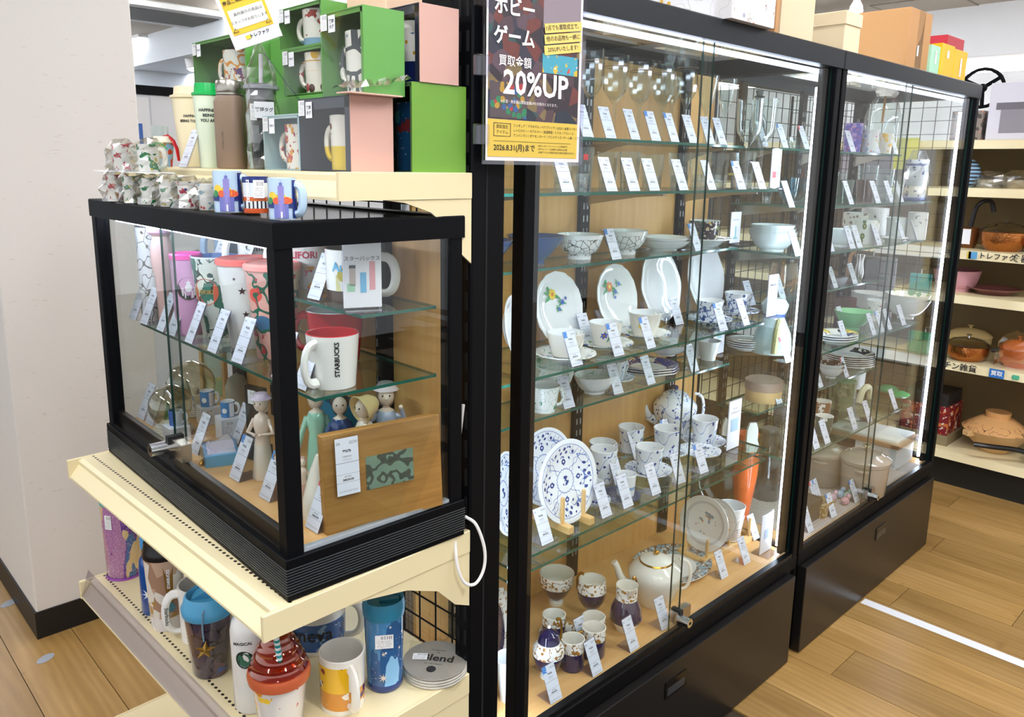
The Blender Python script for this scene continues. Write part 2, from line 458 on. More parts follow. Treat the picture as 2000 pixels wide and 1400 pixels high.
# ------------------------------------------------------------------ the two tall glass cabinets
YF, YB = .995, 1.36
SHELF = {}
def cabinet(x0, x1, label, shelves, back, xe, key, std, door):
    R = thing('display_cabinet', label, 'cabinet', (0, 0, 0))
    H = 1.8; t = .028
    # posts
    for x, y in ((x0, YF), (x1 - t, YF), (x0, 1.395), (x1 - t, 1.395)):
        MB().bbox(x, x + t, y, y + .03, .30, H - .045, .002).build('post', BLACK, R)
    for x in (x0 + t, x1 - t - .034):
        MB().bbox(x, x + .034, YF + .022, YF + .036, .352, H - .05, .002).build('light_channel', BLACKF, R)
    # top frame rails
    for y in (YF - .004, 1.395):
        MB().bbox(x0 - .003, x1 + .003, y, y + .034, H - .048, H, .003).build('top_rail', TOPRAIL, R)
    for x in (x0 - .003, x1 - t + .003):
        MB().box(x, x + t, YF + .03, 1.395, H - .048, H - .001).build('top_rail', BLACK, R)
    MB().box(x0 + t, x1 - t, YF + .03, 1.395, H - .02, H - .014).build('top_glass', PANE, R)
    # base
    MB().box(x0 + .01, x1 - .01, YF + .012, 1.42, 0.0, .30).build('base', M('#08090a', .6), R)
    MB().bbox(x0, x1, YF - .002, 1.42, .298, .338, .003).build('base_rail', BLACK, R)
    MB().box(x0 + t, x1 - t, YF + .001, YF + .018, .338, .350).build('door_track', BLACKF, R)
    dr = MB().bbox(x0 + .018, x1 - .042, YF - .022, YF + .008, .006, .292, .002).build('drawer_front', DRAWER, R)
    hx = (x0 + x1) / 2 - .06 if key == 'A' else (x0 + x1) / 2 + .02
    hd = MB()
    hd.bbox(hx - .045, hx + .045, YF - .0245, YF - .021, .205, .25, .001)
    hd.build('recessed_handle', M('#020203', .15), dr)
    MB().box(hx - .036, hx + .036, YF - .0252, YF - .0244, .211, .232).build('handle_cup', M('#5a5e63', .25, .7), dr)
    MB().box(x0 + .02, x1 - .02, YF + .018, YB + .004, .330, .345).build('deck', MAPLE_H, R)
    # back
    if back == 'panel':
        xm = [x0 + .03, (x0 + x1) / 2, x1 - .03]
        for a, c in ((xm[0], xm[1]), (xm[1], xm[2])):
            MB().box(a + .001, c - .001, YB + .002, YB + .012, .345, H - .05).build('back_panel', MAPLE, R)
    else:
        tag(grid(MB(), 'x', x0 + .03, x1 - .03, .35, H - .06, YB + .03, .05, .0015).build('wire_mesh', BLACK, R), kind='stuff')
    for x in std:
        s = MB().box(x - .017, x + .017, YB - .012, YB + .001, .35, H - .05, 0)
        slots(s, x - .007, YB - .012, .4, 1.7, 'y', 1); slots(s, x + .007, YB - .012, .4, 1.7, 'y', 1)
        s.build('shelf_standard', [BLACK, M('#b8bcc0', .3, 1.)], R)
    for x in (x0 + .006, x1 - .012):
        MB().box(x, x + .006, YF + .03, 1.395, .34, H - .048).build('side_glass', PANE, R)
    # sliding doors
    xm = door
    for k, (a, c, y) in enumerate(((x0 + .03, xm, YF + .004), (xm - .028, x1 - .03, YF + .013))):
        d = MB().box(a, c, y, y + .005, .349, H - .05, [0, 0, 0, 0, 1, 1]).build('glass_door', [PANE, M('#0d2f28', .15, 0, .6)], R)
    cylinder_lock(R, 'door_lock', xm - .006, YF + .006, .385, 'y')
    # lights
    for x in (x0 + .045, x1 - .020):
        MB().box(x - .006, x + .004, YF + .050, YF + .058, .355, 1.705).build('led_strip', LED, R)
    MB().box(x0 + .05, x1 - .05, YF + .036, YF + .046, H - .062, H - .052).build('led_strip', LEDT, R)
    # shelves
    for i, (z, yf, xs, xend) in enumerate(shelves):
        g = MB().box(xs, xend, yf, YB - .014, z - .006, z, [0, 0, 1, 1, 1, 1]).build('glass_shelf', [PANE_T, EDGE], R)
        for x in std:
            if xs < x < xend:
                P = [(YB - .012, z - .05), (YB - .012, z - .008), (yf + .02, z - .008), (yf + .02, z - .012), (yf + .1 if yf < 1.15 else yf + .06, z - .018), (YB - .03, z - .04)]
                MB().prismx(P, x - .0022, x + .0022).build('bracket', STEEL, g)
                MB().tube([(x, yf + .012, z - .010), (x, yf + .026, z - .010)], .003, 8).build('bracket_tip', ACRYL, g)
    return R
CA = cabinet(.985, 2.178, 'black framed glass display cabinet of white and blue porcelain, nearer of the two', [
    (1.547, 1.20, 1.02, 2.06), (1.430, 1.09, 1.02, 2.06), (1.262, 1.20, 1.02, 2.06), (1.055, 1.10, 1.02, 2.06),
    (.918, 1.20, 1.02, 2.06), (.690, 1.06, 1.02, 2.06), (.658, 1.06, 1.02, 2.06)], 'panel', 2.06, 'A', (1.13, 1.556, 1.985), 1.562)
CB = cabinet(2.188, 3.335, 'black framed glass display cabinet with open wire back, farther of the two', [
    (1.548, 1.20, 2.25, 3.2), (1.380, 1.06, 2.25, 3.18), (1.235, 1.08, 2.25, 3.18), (1.077, 1.20, 2.25, 3.2),
    (.925, 1.06, 2.25, 3.18), (.720, 1.20, 2.25, 3.2), (.597, 1.06, 2.25, 3.19)], 'mesh', 3.2, 'B', (2.29, 2.69, 3.13), 2.70)

# ------------------------------------------------------------------ beige gondola with the small case
dotm, nt, b, o = _new('punched_beige'); q = NT(nt)
co = q.xyz(q.coord('Object'))
fy = q.math('ABSOLUTE', q.math('SUBTRACT', q.math('FRACT', q.math('MULTIPLY', co[1], 80.)), .5))
row = q.math('ABSOLUTE', q.math('SUBTRACT', co[0], -.335))
dd = q.math('ADD', q.math('MULTIPLY', q.math('MULTIPLY', fy, fy), 1.), q.math('MULTIPLY', q.math('MULTIPLY', q.math('MULTIPLY', row, 105.), q.math('MULTIPLY', row, 105.)), 1.))
q.set(b.inputs['Base Color'], q.mix(q.math('LESS_THAN', dd, .075), srgb('#efe0b4'), srgb('#2a2417'))); b.inputs['Roughness'].default_value = .42
GR = thing('gondola_shelf', 'beige metal gondola shelving with black wire back holding mugs and tumblers', 'shelf unit', (.822, .952, 0), .0307)
def upright(y, H=2.05):
    s = MB().bbox(.0, .074, y, y + .04, 0, H, .003, 0)
    n = int((H - .05) / .05)
    for i in range(n):
        z = .05 + i * .05
        for dy in (.011, .029): s.box(-.0008, .0005, y + dy - .003, y + dy + .003, z, z + .03, 1)
    s.box(.03, .034, y - .0006, y, 0, H, 1)
    return s.build('upright', [BLACK, M('#000000', .9)], GR)
upright(-.005); upright(.80, 1.70)
tag(grid(MB(), 'y', .036, .80, .10, 1.74, .038, .0475, .0017).build('wire_mesh', BLACK, GR), kind='stuff')
MB().bbox(-.37, .0, .0, .80, 0, .22, .003).build('plinth', BEIGE2, GR)
def gshelf(z, x0, rail, holes=True, xin=.0):
    s = MB().box(x0, xin, -.002, .80, z - .028, z, 0).build('shelf', [dotm if holes else BEIGE], GR)
    # rolled front edge and price rail
    P = [(x0, z), (x0 - .008, z - .004), (x0 - .008, z - .012), (x0 - .026, z - .034), (x0 - .026, z - .038), (x0, z - .032)]
    MB().prism(P, -.004, .802).build('front_rail', BEIGE, s)
    if rail:
        MB().prism([(x0 - .0095, z + .022), (x0 - .0085, z + .022), (x0 - .027, z - .030), (x0 - .028, z - .030)], 0, .80).build('label_holder', ACRYL, s)
    for y in (-.006, .798):
        MB().bbox(x0 - .028, .0, y, y + .008, z - .038, z + .001, .001).build('end_cap', BEIGE2, s)
        d = -x0
        Pb = [(0, z - .036), (x0 * .85, z - .036), (x0 * .6, z - .043), (x0 * .38, z - .058), (x0 * .2, z - .085), (x0 * .09, z - .125), (0, z - .14)]
        MB().prism(Pb, y + .002, y + .006).build('bracket', BEIGE2, s)
    return s
gshelf(1.468, -.215, False, False)
gshelf(.872, -.355, False)
gshelf(.600, -.355, True)
gshelf(.250, -.355, False)

# ------------------------------------------------------------------ small counter-top case
KR = thing('counter_case', 'small black framed glass case of mugs and figurines standing on the beige shelf', 'display case', (.489, .9515, .874), -.0154)
cw, cl, ch = .315, .79, .530
rib = M('#1b1c1f', .35, .3)
bs = MB().bbox(-.006, cw, -.006, cl, 0, .062, .001, 0)
bs.build('base', BLACK, KR)
for i in range(10):
    z = .0085 + i * .0042
    MB().box(-.0072, cw + .001, -.0072, cl, z, z + .0013).build('groove_line', M('#5d6164', .35, .6), KR)
MB().box(.004, cw - .003, .004, cl - .004, .0605, .064).build('deck', MAPLE_H, KR)
for x, y in ((.0, .0), (cw - .026, 0.), (0., cl - .026), (cw - .026, cl - .026)):
    MB().bbox(x, x + .026, y, y + .026, .060, ch - .032, .002).build('post', BLACK, KR)
for a in ((0, cw, 0, .024), (0, cw, cl - .024, cl), (0, .024, .024, cl - .024), (cw - .024, cw, .024, cl - .024)):
    MB().bbox(a[0] - .003, a[1] + .003, a[2] - .003, a[3] + .003, ch - .034, ch, .002).build('top_rail', BLACK, KR)
MB().box(.02, cw - .02, .02, cl - .02, ch - .012, ch - .004).build('top_board', M('#5f5a52', .12, .1, .6), KR)
MB().box(.026, cw - .026, .004, .008, .062, ch - .034).build('glass_pane', PANE, KR)
MB().box(.026, cw - .026, cl - .008, cl - .004, .062, ch - .034).build('glass_pane', PANE, KR)
MB().box(.024, cw - .024, .002, .014, .060, .067).build('pane_gasket', M('#9aa1a6', .4), KR)
MB().box(cw - .02, cw - .012, .02, cl - .02, .062, ch - .03).build('back_panel', MAPLE, KR)
for y in (.165, .585):
    s = MB().box(cw - .034, cw - .02, y, y + .034, .064, ch - .034, 0)
    for k in range(12): s.box(cw - .0346, cw - .034, y + .028, y + .031, .1 + k * .032, .114 + k * .032, 1)
    s.build('shelf_standard', [BLACK, M('#c8ccd0', .3, 1.)], KR)
for k, (a, c, x) in enumerate(((.026, .43, .006), (.40, cl - .026, .014))):
    d = MB().box(x, x + .004, a, c, .09, ch - .034, [0, 0, 1, 1, 0, 0]).build('glass_door', [PANE, M('#163c34', .15, 0, .6)], KR)
    MB().bbox(x - .003, x + .008, a, c, .066, .093, .001).build('bottom_rail', M('#17130e', .32, .4), d)
MB().box(.001, .022, .024, cl - .024, .060, .066).build('door_track', M('#17130e', .3, .4), KR)
cylinder_lock(KR, 'door_lock', -.002, .41, .115, 'x')
MB().box(.03, .04, .05, cl - .05, ch - .043, ch - .035).build('led_strip', LED, KR)
for z, x in ((1.263 - .874, .142), (1.152 - .874, .062)):
    g = MB().box(x, cw - .036, .022, cl - .05, z - .005, z, [0, 0, 1, 1, 1, 1]).build('glass_shelf', [PANE_T, EDGE], KR)
    for y in (.182, .602):
        MB().prism([(cw - .034, z - .04), (cw - .034, z - .006), (x + .03, z - .006), (x + .03, z - .01), (cw - .06, z - .02)], y - .002, y + .002).build('bracket', STEEL, g)
# white cord of the case light
tag(MB().tube(smooth_path([onx(905, 790, .815), onx(893, 900, .812), onx(888, 990, .80), ony(891, 1090, .94), ony(905, 1135, .935), ony(928, 1140, .93), ony(945, 1110, .93), ony(946, 1070, .932), ony(930, 1025, .94), ony(908, 1008, .955)]), .0028, 8).build('power_cord', M('#e9e6e2', .5)),
    'white power cord looping down beside the small case', 'cord')
# ------------------------------------------------------------------ price cards
def card_mat(corner):
    m, nt, b, o = _new('printed_card'); q = NT(nt)
    X = q.xyz(q.coord('Object')); u = q.math('MULTIPLY_ADD', X[0], 1 / .036, .5); v = q.math('MULTIPLY', X[2], 1 / .078)
    k = (0, 0, 0); W = (1, 1, 1); h = (.55, .55, .55); f = (.3, .3, .3)
    rows = q.ramp(v, [(0, k), (.05, f), (.085, k), (.215, W), (.222, k), (.24, W), (.285, k), (.305, h), (.335, k), (.36, W), (.367, k), (.56, W), (.567, k), (.60, f), (.63, k), (.655, h), (.685, k), (.74, W), (.79, k), (.88, h), (.93, k)])
    lim = q.ramp(v, [(0, (.42,) * 3), (.1, (.5,) * 3), (.23, (.24,) * 3), (.30, (.16,) * 3), (.35, (.5,) * 3), (.58, (.2,) * 3), (.70, (.18,) * 3), (.85, (.46,) * 3)])
    inside = q.math('LESS_THAN', q.math('ABSOLUTE', q.math('SUBTRACT', u, .5)), lim)
    nz = q.math('GREATER_THAN', q.noise(q.coord('Object', (1100., 1., 500.)), 1., 1.), .47)
    rule = q.math('ADD', q.math('ADD', q.between(v, .214, .223), q.between(v, .359, .368)), q.between(v, .559, .568))
    msk = q.math('MULTIPLY', q.math('MULTIPLY', rows, inside), q.math('MAXIMUM', nz, rule))
    gap = q.math('SUBTRACT', 1., q.math('MULTIPLY', q.math('GREATER_THAN', v, .85), q.between(u, .22, .6)))
    col = q.mix(q.math('MULTIPLY', q.math('MULTIPLY', msk, gap), .95), srgb('#dde1ec'), srgb('#16171c'))
    if corner:
        cm = q.math('MULTIPLY', q.math('LESS_THAN', u, .3), q.math('GREATER_THAN', v, .82))
        st = q.math('GREATER_THAN', q.noise(q.coord('Object', (900., 1., 300.)), 1., 1.), .6)
        col = q.mix(cm, col, q.mix(q.math('MULTIPLY', st, .5), srgb(corner), (1, 1, 1, 1)))
    q.set(b.inputs['Base Color'], col); b.inputs['Roughness'].default_value = .5
    return m
CARDM = {'w': card_mat(None), 'b': card_mat('#2c7fd0'), 'r': card_mat('#d9303c')}
_cards = {}
def _card(kind, s):
    if (kind, s) not in _cards:
        me = MB().box(-.018, .018, -.0006, 0, 0, .078).mesh('card', [CARDM[kind]])
        _cards[(kind, s)] = me
    return _cards[(kind, s)]
LEAN = math.radians(23)
_sw = MB()
_h, _t = .079, .0016
_P = [(0.0006, 0), (.0006 + _h * math.sin(LEAN), _h * math.cos(LEAN)), (.0024 + _h * math.sin(LEAN), _h * math.cos(LEAN)), (.0028, _t), (.042, _t), (.042, 0)]
_sw.prismx(_P, -.0185, .0185)
STANDM = _sw.mesh('stand', [ACRYL])
def price(x, y, z, face, kind, label, s=1., rz=0.):
    t = thing('price_card', label, 'price card', (x, y, z + .0003), (0 if face == 'y' else -PI / 2) + rz, 'white price cards on clear stands')
    t.scale = (s, s, s)
    link('card', _card(kind, 1), t, (0, 0, .0008), (-LEAN, 0, 0))
    link('stand', STANDM, t)
    return t
def cards_y(z, y, lst, s=1.):
    """(u, kind, beside-what) cards along a cabinet shelf"""
    for u, kind, what in lst:
        p = uy(u, y, z); price(p.x, p.y, z, 'y', kind, ('white price card ' if kind == 'w' else 'white price card with blue corner ' if kind == 'b' else 'white price card with red corner ') + what, s, rnd.uniform(-.06, .06))
def cards_x(z, x, lst, s=1.):
    for u, kind, what in lst:
        p = ux(u, x, z); price(p.x, p.y, z, 'x', kind, ('white price card ' if kind == 'w' else 'white price card with blue corner ' if kind == 'b' else 'white price card with red corner ') + what, s, rnd.uniform(-.06, .06))

# ------------------------------------------------------------------ tableware
def handle(mb, r, z0, z1, out, th=.004, ang=0., m=0, flat=1.4, loop=1.):
    """ear handle on a round wall of radius r, from z0 to z1, sticking out by 'out', at angle ang"""
    P = []; zm = (z0 + z1) / 2; hh = (z1 - z0) / 2
    for i in range(13):
        a = -PI / 2 + PI * i / 12
        d = r - th * .4 + out * max(0, math.cos(a)) ** .6
        P.append((d, zm + hh * math.sin(a)))
    c, s_ = math.cos(ang), math.sin(ang)
    mb.tube([(d * c, d * s_, z) for d, z in P], th, 8, m, True, flat)
    return mb
def cup_prof(r0, r1, h, t=.003, foot=.0, bulge=0.):
    n = 6; out = [(0, .001), (r0 * .8, .001), (r0 * .85, 0), (r0, 0)]
    for i in range(1, n + 1):
        k = i / n; out.append((r0 + (r1 - r0) * k + bulge * math.sin(PI * k), h * k))
    out.append((r1 - t * .5, h + t * .3))
    for i in range(n, -1, -1):
        k = i / n; out.append((max(.002, r0 + (r1 - r0) * k + bulge * math.sin(PI * k) - t), max(t, h * k)))
    out.append((0, t))
    return out
def bowl_prof(r, h, foot=.45, t=.003, curve=.55, fh=.12):
    out = [(0, .002), (r * foot * .9, .002), (r * foot * .95, 0), (r * foot, 0), (r * foot, h * fh)]
    n = 7
    for i in range(1, n + 1):
        k = i / n; out.append((r * foot + (r - r * foot) * k ** curve, h * fh + h * (1 - fh) * k))
    for i in range(n, -1, -1):
        k = i / n; out.append((max(r * foot + (r - r * foot) * k ** curve - t, .003), h * fh + h * (1 - fh) * k + t * .5 * (k < 1)))
    out.append((0, h * fh + t * .5))
    return out
def plate_prof(r, h, well=.62, t=.003):
    """flat dish: returns points; ring index lets the rim be a different material"""
    return [(0, .002), (r * .5, .002), (r * .52, 0), (r * .56, 0), (r * .6, .003), (r * .75, h * .55), (r, h - t), (r + .0005, h), (r * .985, h + .0004), (r * .78, h * .6 + t), (r * well, t + .002), (r * .3, t + .0018), (0, t + .0018)]
PLATE_M = lambda rim, well, back: [back] * 6 + [back, rim, rim, rim, well, well]
def cup(label, p, w_px, h_px, mats, cat='cup', name='cup', r0k=.72, saucer=None, hang=None, out=.45, bulge=0., inner=None, th=.0035, wav=None, group=None, smat=None, rz=0., hz=(.2, .85), n=28, hmat=None):
    """cup with ear; sizes from its width and height as surveyed"""
    k = pxm(p); r1 = w_px * k / 2; h = h_px * k
    t = thing(name, label, cat, p, rz, group)
    prof = cup_prof(r1 * r0k, r1, h, .0025, 0, bulge * r1)
    mats = mats if isinstance(mats, (list, tuple)) else [mats]
    mi = [0] * 9 + [1 if len(mats) > 1 else 0] * (len(prof) - 10)
    MB().lathe(prof, n, mi, wav=wav).build('body', mats, t)
    if hang is not None:
        hb = MB(); handle(hb, (r1 * r0k + r1) / 2 + bulge * r1 * .6, h * hz[0], h * hz[1], r1 * out, th, hang)
        hb.build('handle', hmat or mats[0], t)
    return t
def saucer(label, p, w_px, mat, name='saucer', cat='saucer', h=.016, rim=None, wav=None, group=None, sy=1.):
    k = pxm(p); r = w_px * k / 2
    pr_ = plate_prof(r, h)
    return tag(MB().lathe(pr_, 36, PLATE_M(1, 0, 0), wav=wav, sy=sy).build(name, [mat, rim or mat], None, p), label, cat, group)
def bowl(label, p, w_px, h_px, mat, inner=None, name='bowl', cat='bowl', foot=.45, curve=.55, wav=None, group=None, sy=1., fh=.12, t=.003, n=36, rz=0.):
    k = pxm(p); r = w_px * k / 2; h = h_px * k
    prof = bowl_prof(r, h, foot, t, curve, fh)
    mi = [0] * 11 + [1] * (len(prof) - 12)
    return tag(MB().lathe(prof, n, mi, sy=sy, wav=wav).build(name, [mat, inner or mat], None, p, (0, 0, rz)), label, cat, group)
def stand_plate(label, p, w_px, mat, rim=None, sy=1., lean=12., face=-PI / 4, wav=None, name='plate', cat='plate', h=.02, stand=True, group=None):
    """plate on edge leaning back, its face turned to angle 'face' (0 = towards -Y)"""
    k = pxm(p); r = w_px * k / 2
    t = thing(name, label, cat, p, face, group)
    la = math.radians(lean)
    MB().lathe(plate_prof(r, h), 44, PLATE_M(1, 0, 0), wav=wav, sy=sy).build('dish', [mat, rim or mat], t, (0, r * sy * math.sin(la) * .5, r * sy * math.cos(la) + .004), (PI / 2 - la, 0, 0))
    if stand:
        MB().prismx([(-.035, 0), (.045, 0), (.06, .05), (.055, .05), (.04, .004), (-.028, .004), (-.03, .018), (-.035, .018)], -.012, .012).build('stand', ACRYL, t)
    return t
def stem_glass(label, p, w_px, h_px, mat, bowl_k=.5, stem=True, group=None, name='wine_glass', cut=None):
    k = pxm(p); r = w_px * k / 2; h = h_px * k; zb = h * (1 - bowl_k)
    prof = [(0, .003), (r * .2, .003), (r * .82, .0008), (r * .84, 0), (r * .84, .0015), (r * .25, .006), (.0045, .012), (.0038, zb * .6), (.005, zb - .004)]
    n = 7
    for i in range(1, n + 1):
        q_ = i / n; prof.append((r * (math.sin(min(1., q_ * 2.8) * PI / 2) ** .8 * (.92 + .08 * q_) if bowl_k < .58 else (.25 + .75 * q_ ** .8) * math.sin(min(1., q_ * 2.2) * PI / 2)), zb + (h - zb) * q_ ** 1.05))
    ins = [(max(a - .0018, 0), b) for a, b in prof[9:]][::-1]
    prof += ins; prof.append((0, zb + .004))
    t = thing(name, label, 'glass', p, 0, group)
    MB().lathe(prof, 14 if cut else 24, 0, smooth=not cut).build('bowl', mat, t)
    if cut:
        mb = MB(); zc = zb + (h - zb) * .75
        mb.lathe([(r * .98, zc), (r * 1.0, zc + .0008), (r * .98, zc + .0016)], 22, 0)
        mb.build('gilt_line', cut, t)
    return t
def tumbler_glass(label, p, w_px, h_px, mat, r0k=.8, group=None, name='tumbler', cat='glass', thick=.25, n=14):
    k = pxm(p); r = w_px * k / 2; h = h_px * k
    prof = [(0, 0), (r * r0k, 0), (r * r0k, .003)] + [(r * (r0k + (1 - r0k) * i / 5), h * i / 5) for i in range(1, 6)] + [(r * (r0k + (1 - r0k) * i / 5) - .002, max(h * i / 5, h * thick * .5)) for i in range(5, 0, -1)] + [(0, h * thick)]
    return tag(MB().lathe(prof, n, [1 if i in (0, 1, 2) or i > 10 else 0 for i in range(len(prof) - 1)] if mat is CRYSTAL else 0, smooth=n > 16).build(name, [mat, CUTB], None, p), label, cat, group)
def acryl_sign(label, p, w_px, h_px, lines, face=0., pic=None, name='sign', z_pic=.45):
    """white printed card in a clear upright T-shaped holder; lines = [(text, size, zfrac, bold)]"""
    k = pxm(p); w_ = w_px * k; h = h_px * k
    t = thing(name, label, 'sign', p, face)
    MB().box(-w_ / 2, w_ / 2, -.0012, .0012, .004, h).build('card', M('#f6f6fb', .35), t)
    MB().box(-w_ / 2 - .001, w_ / 2 + .001, .0013, .0028, .002, h + .002).build('acrylic_plate', ACRYL, t)
    MB().box(-w_ / 2, w_ / 2, -.028, .028, 0, .002).build('foot', ACRYL, t)
    for s, size, zf, b_ in lines:
        lettering(s, size, GREYINK if b_ < 0 else INK, t, (0, -.0016, h * zf), bold=max(b_, 0))
    if pic:
        for i, (c, x, zf, ww, hh) in enumerate(pic):
            MB().bbox(x * w_ - ww * w_ / 2, x * w_ + ww * w_ / 2, -.0018, -.0012, h * zf, h * (zf + hh), .0004).build('printed_picture', M(c, .5), t)
    return t
def carton(label, x0, x1, y0, y1, z0, z1, mats, name='carton', cat='box', lid=None, rz=0., parts=None):
    """box; base at its centre"""
    cx, cy_ = (x0 + x1) / 2, (y0 + y1) / 2; a, b_ = (x1 - x0) / 2, (y1 - y0) / 2
    t = thing(name, label, cat, (cx, cy_, z0), rz)
    mats = mats if isinstance(mats, (list, tuple)) else [mats]
    h = z1 - z0
    MB().bbox(-a, a, -b_, b_, 0, h if not lid else h - .002, .0015, 0).build('body', mats, t)
    if lid: MB().bbox(-a - .003, a + .003, -b_ - .003, b_ + .003, h - lid, h, .0015).build('lid', mats, t)
    return t
def crumple(mb, rx, ry, z0, z1, n=16, k=10, m=0, amp=.14, top=.35, seed=0, neck=None):
    """loose plastic bag around a thing"""
    R_ = random.Random(seed); V = []; Fc = []
    for j in range(k + 1):
        f_ = j / k; e = 1.0 if f_ < .75 else 1 - (f_ - .75) / .25 * (1 - top)
        for i in range(n):
            a = 2 * PI * i / n; c, s_ = math.cos(a), math.sin(a); d = 1 / max(abs(c), abs(s_)) ** .55
            q_ = e * d * (1 + R_.uniform(-amp, amp))
            V.append((rx * c * q_, ry * s_ * q_, z0 + (z1 - z0) * f_ + (R_.uniform(-.004, .004) if 0 < j else 0)))
    for j in range(k):
        for i in range(n):
            Fc.append((j * n + i, j * n + (i + 1) % n, (j + 1) * n + (i + 1) % n, (j + 1) * n + i))
    Fc.append(tuple(range(k * n, k * n + n)))
    return mb.add(V, Fc, m, False)
# ------------------------------------------------------------------ glazes and prints
BW = '#eef3f7'
BLUEF = pat('blue_fluted', BW, [dict(k='vine', s=38, t=.018, c='#6d8cc8'), dict(k='spot', s=95, t=.26, c='#2c4f9d', st=(1, 1, 1)), dict(k='soft', s=30, t=.10, c='#b8cbe6')], .1, .4)
BLUEF2 = pat('blue_fluted_sparse', BW, [dict(k='vine', s=24, t=.012, c='#7590c8'), dict(k='spot', s=62, t=.22, c='#2a4a98')], .1, .4)
def polar_plate(R, ink='#23458f', pale='#5f80c4'):
    m, nt, b, o = _new('blue_flower_plate'); q = NT(nt); co = q.coord('Object'); X = q.xyz(co)
    r = q.math('SQRT', q.math('ADD', q.math('MULTIPLY', X[0], X[0]), q.math('MULTIPLY', X[1], X[1]))); th = q.math('ARCTAN2', X[1], X[0])
    a = q.math('MULTIPLY', q.math('SUBTRACT', q.math('FRACT', q.math('ADD', q.math('MULTIPLY', th, 2 / PI), 10.5)), .5), PI / 2)
    s_ = q.math('MULTIPLY', r, a)
    near = lambda v, c, w_: q.math('LESS_THAN', q.math('ABSOLUTE', q.math('SUBTRACT', v, c)), w_)
    dist = lambda r0, s0=0.: q.math('SQRT', q.math('ADD', q.math('POWER', q.math('SUBTRACT', r, r0), 2.), q.math('POWER', q.math('SUBTRACT', q.math('ABSOLUTE', s_), s0), 2.)))
    scal = q.math('MULTIPLY_ADD', q.math('COSINE', q.math('MULTIPLY', th, 20.)), .012 * R, .31 * R)
    thin = q.math('MAXIMUM', near(r, scal, .012 * R), near(r, .955 * R, .008 * R))
    edge = q.math('ABSOLUTE', q.math('SUBTRACT', q.math('ABSOLUTE', s_), q.math('MULTIPLY', r, PI / 4)))
    wob = q.math('MULTIPLY_ADD', q.math('SINE', q.math('MULTIPLY', r, 260.)), .03 * R, .035 * R)
    thin = q.math('MAXIMUM', thin, q.math('MULTIPLY', near(edge, wob, .009 * R), q.between(r, .34 * R, .93 * R)))
    thin = q.math('MAXIMUM', thin, q.math('MULTIPLY', q.math('LESS_THAN', q.math('ABSOLUTE', q.math('SUBTRACT', q.noise(co, 34., 1.), .5)), .012), q.between(r, .6 * R, .93 * R)))
    dark = q.math('LESS_THAN', dist(.50 * R), .075 * R); dark = q.math('MULTIPLY', dark, q.math('GREATER_THAN', dist(.50 * R), .026 * R))
    for r0, s0, w_ in ((.62 * R, 0., .028 * R), (.74 * R, .10 * R, .042 * R), (.84 * R, 0., .05 * R), (.78 * R, .33 * R, .045 * R), (.60 * R, .22 * R, .036 * R), (.88 * R, .2 * R, .03 * R), (.42 * R, .0, .02 * R)):
        dark = q.math('MAXIMUM', dark, q.math('LESS_THAN', dist(r0, s0), w_))
    dark = q.math('MAXIMUM', dark, q.math('MULTIPLY', q.math('LESS_THAN', r, .13 * R), q.math('GREATER_THAN', q.noise(co, 120., 1.), .48)))
    col = q.mix(thin, srgb(BW), srgb(pale)); col = q.mix(dark, col, srgb(ink))
    q.set(b.inputs['Base Color'], col); b.inputs['Roughness'].default_value = .1; b.inputs['Coat Weight'].default_value = .4
    return m
BLUEPL = polar_plate(.087)
def flower(parent, x, y, z, R, c, cc='#e0b020', n=8, leaf=True):
    """painted flower with leaves, lying just above a plate"""
    mb = MB()
    if leaf:
        for a, L in ((2.3, 2.6), (2.9, 2.2), (-2.6, 2.4), (-.4, 2.2)):
            ca, sa = math.cos(a), math.sin(a); mb.add([(0, 0, 0), (L * R * .55 * ca - .3 * R * sa, L * R * .55 * sa + .3 * R * ca, 0), (L * R * ca, L * R * sa, 0), (L * R * .55 * ca + .3 * R * sa, L * R * .55 * sa - .3 * R * ca, 0)], [(0, 3, 2, 1)], 2)
    P = [(R * (1 if i % 2 == 0 else .72) * math.cos(PI * i / n), R * (1 if i % 2 == 0 else .72) * math.sin(PI * i / n), .0003) for i in range(2 * n)]
    mb.add(P, [tuple(range(2 * n))], 0); mb.add([(R * .35 * math.cos(2 * PI * i / 10), R * .35 * math.sin(2 * PI * i / 10), .0006) for i in range(10)], [tuple(range(10))], 1)
    return mb.build('painted_flower', [M(c, .3), M(cc, .3), M('#3f9a5c', .3)], parent, (x, y, z))
ONION = pat('blue_onion', BW, [dict(k='spot', s=60, t=.34, c='#2b4a86'), dict(k='vine', s=50, t=.03, c='#3a5a94')], .1, .4)
FLORAL = pat('flower_print', '#f2f1ec', [dict(k='cells', s=26, t=.2, p=['#d8b21c', '#3f66b4', '#d0549a', '#2f9a58']), dict(k='vine', s=40, t=.009, c='#3f9a5c')], .1, .4)
FLORAL_P = pat('flower_spray', '#eff3f4', [dict(k='cells', s=20, t=.12, p=['#e8c01f', '#4a6cc0', '#d7752c', '#2c9a56'], r=(.018, .052)), dict(k='vine', s=30, t=.008, c='#3f9a5c', r=(.018, .05))], .1, .4)
GREENF = pat('green_leaf_print', '#eef1ee', [dict(k='spot', s=30, t=.2, c='#1f8a55'), dict(k='vine', s=60, t=.01, c='#4aa67a')], .1, .4)
LATT = pat('ink_lattice', '#f0f3f3', [dict(k='edge', s=70, t=.035, c='#1d2430', z=(.008, .05))], .1, .4)
NAVYG = pat('navy_gold', '#231a44', [dict(k='soft', s=40, t=.2, c='#3a2c62')], .1, .6)
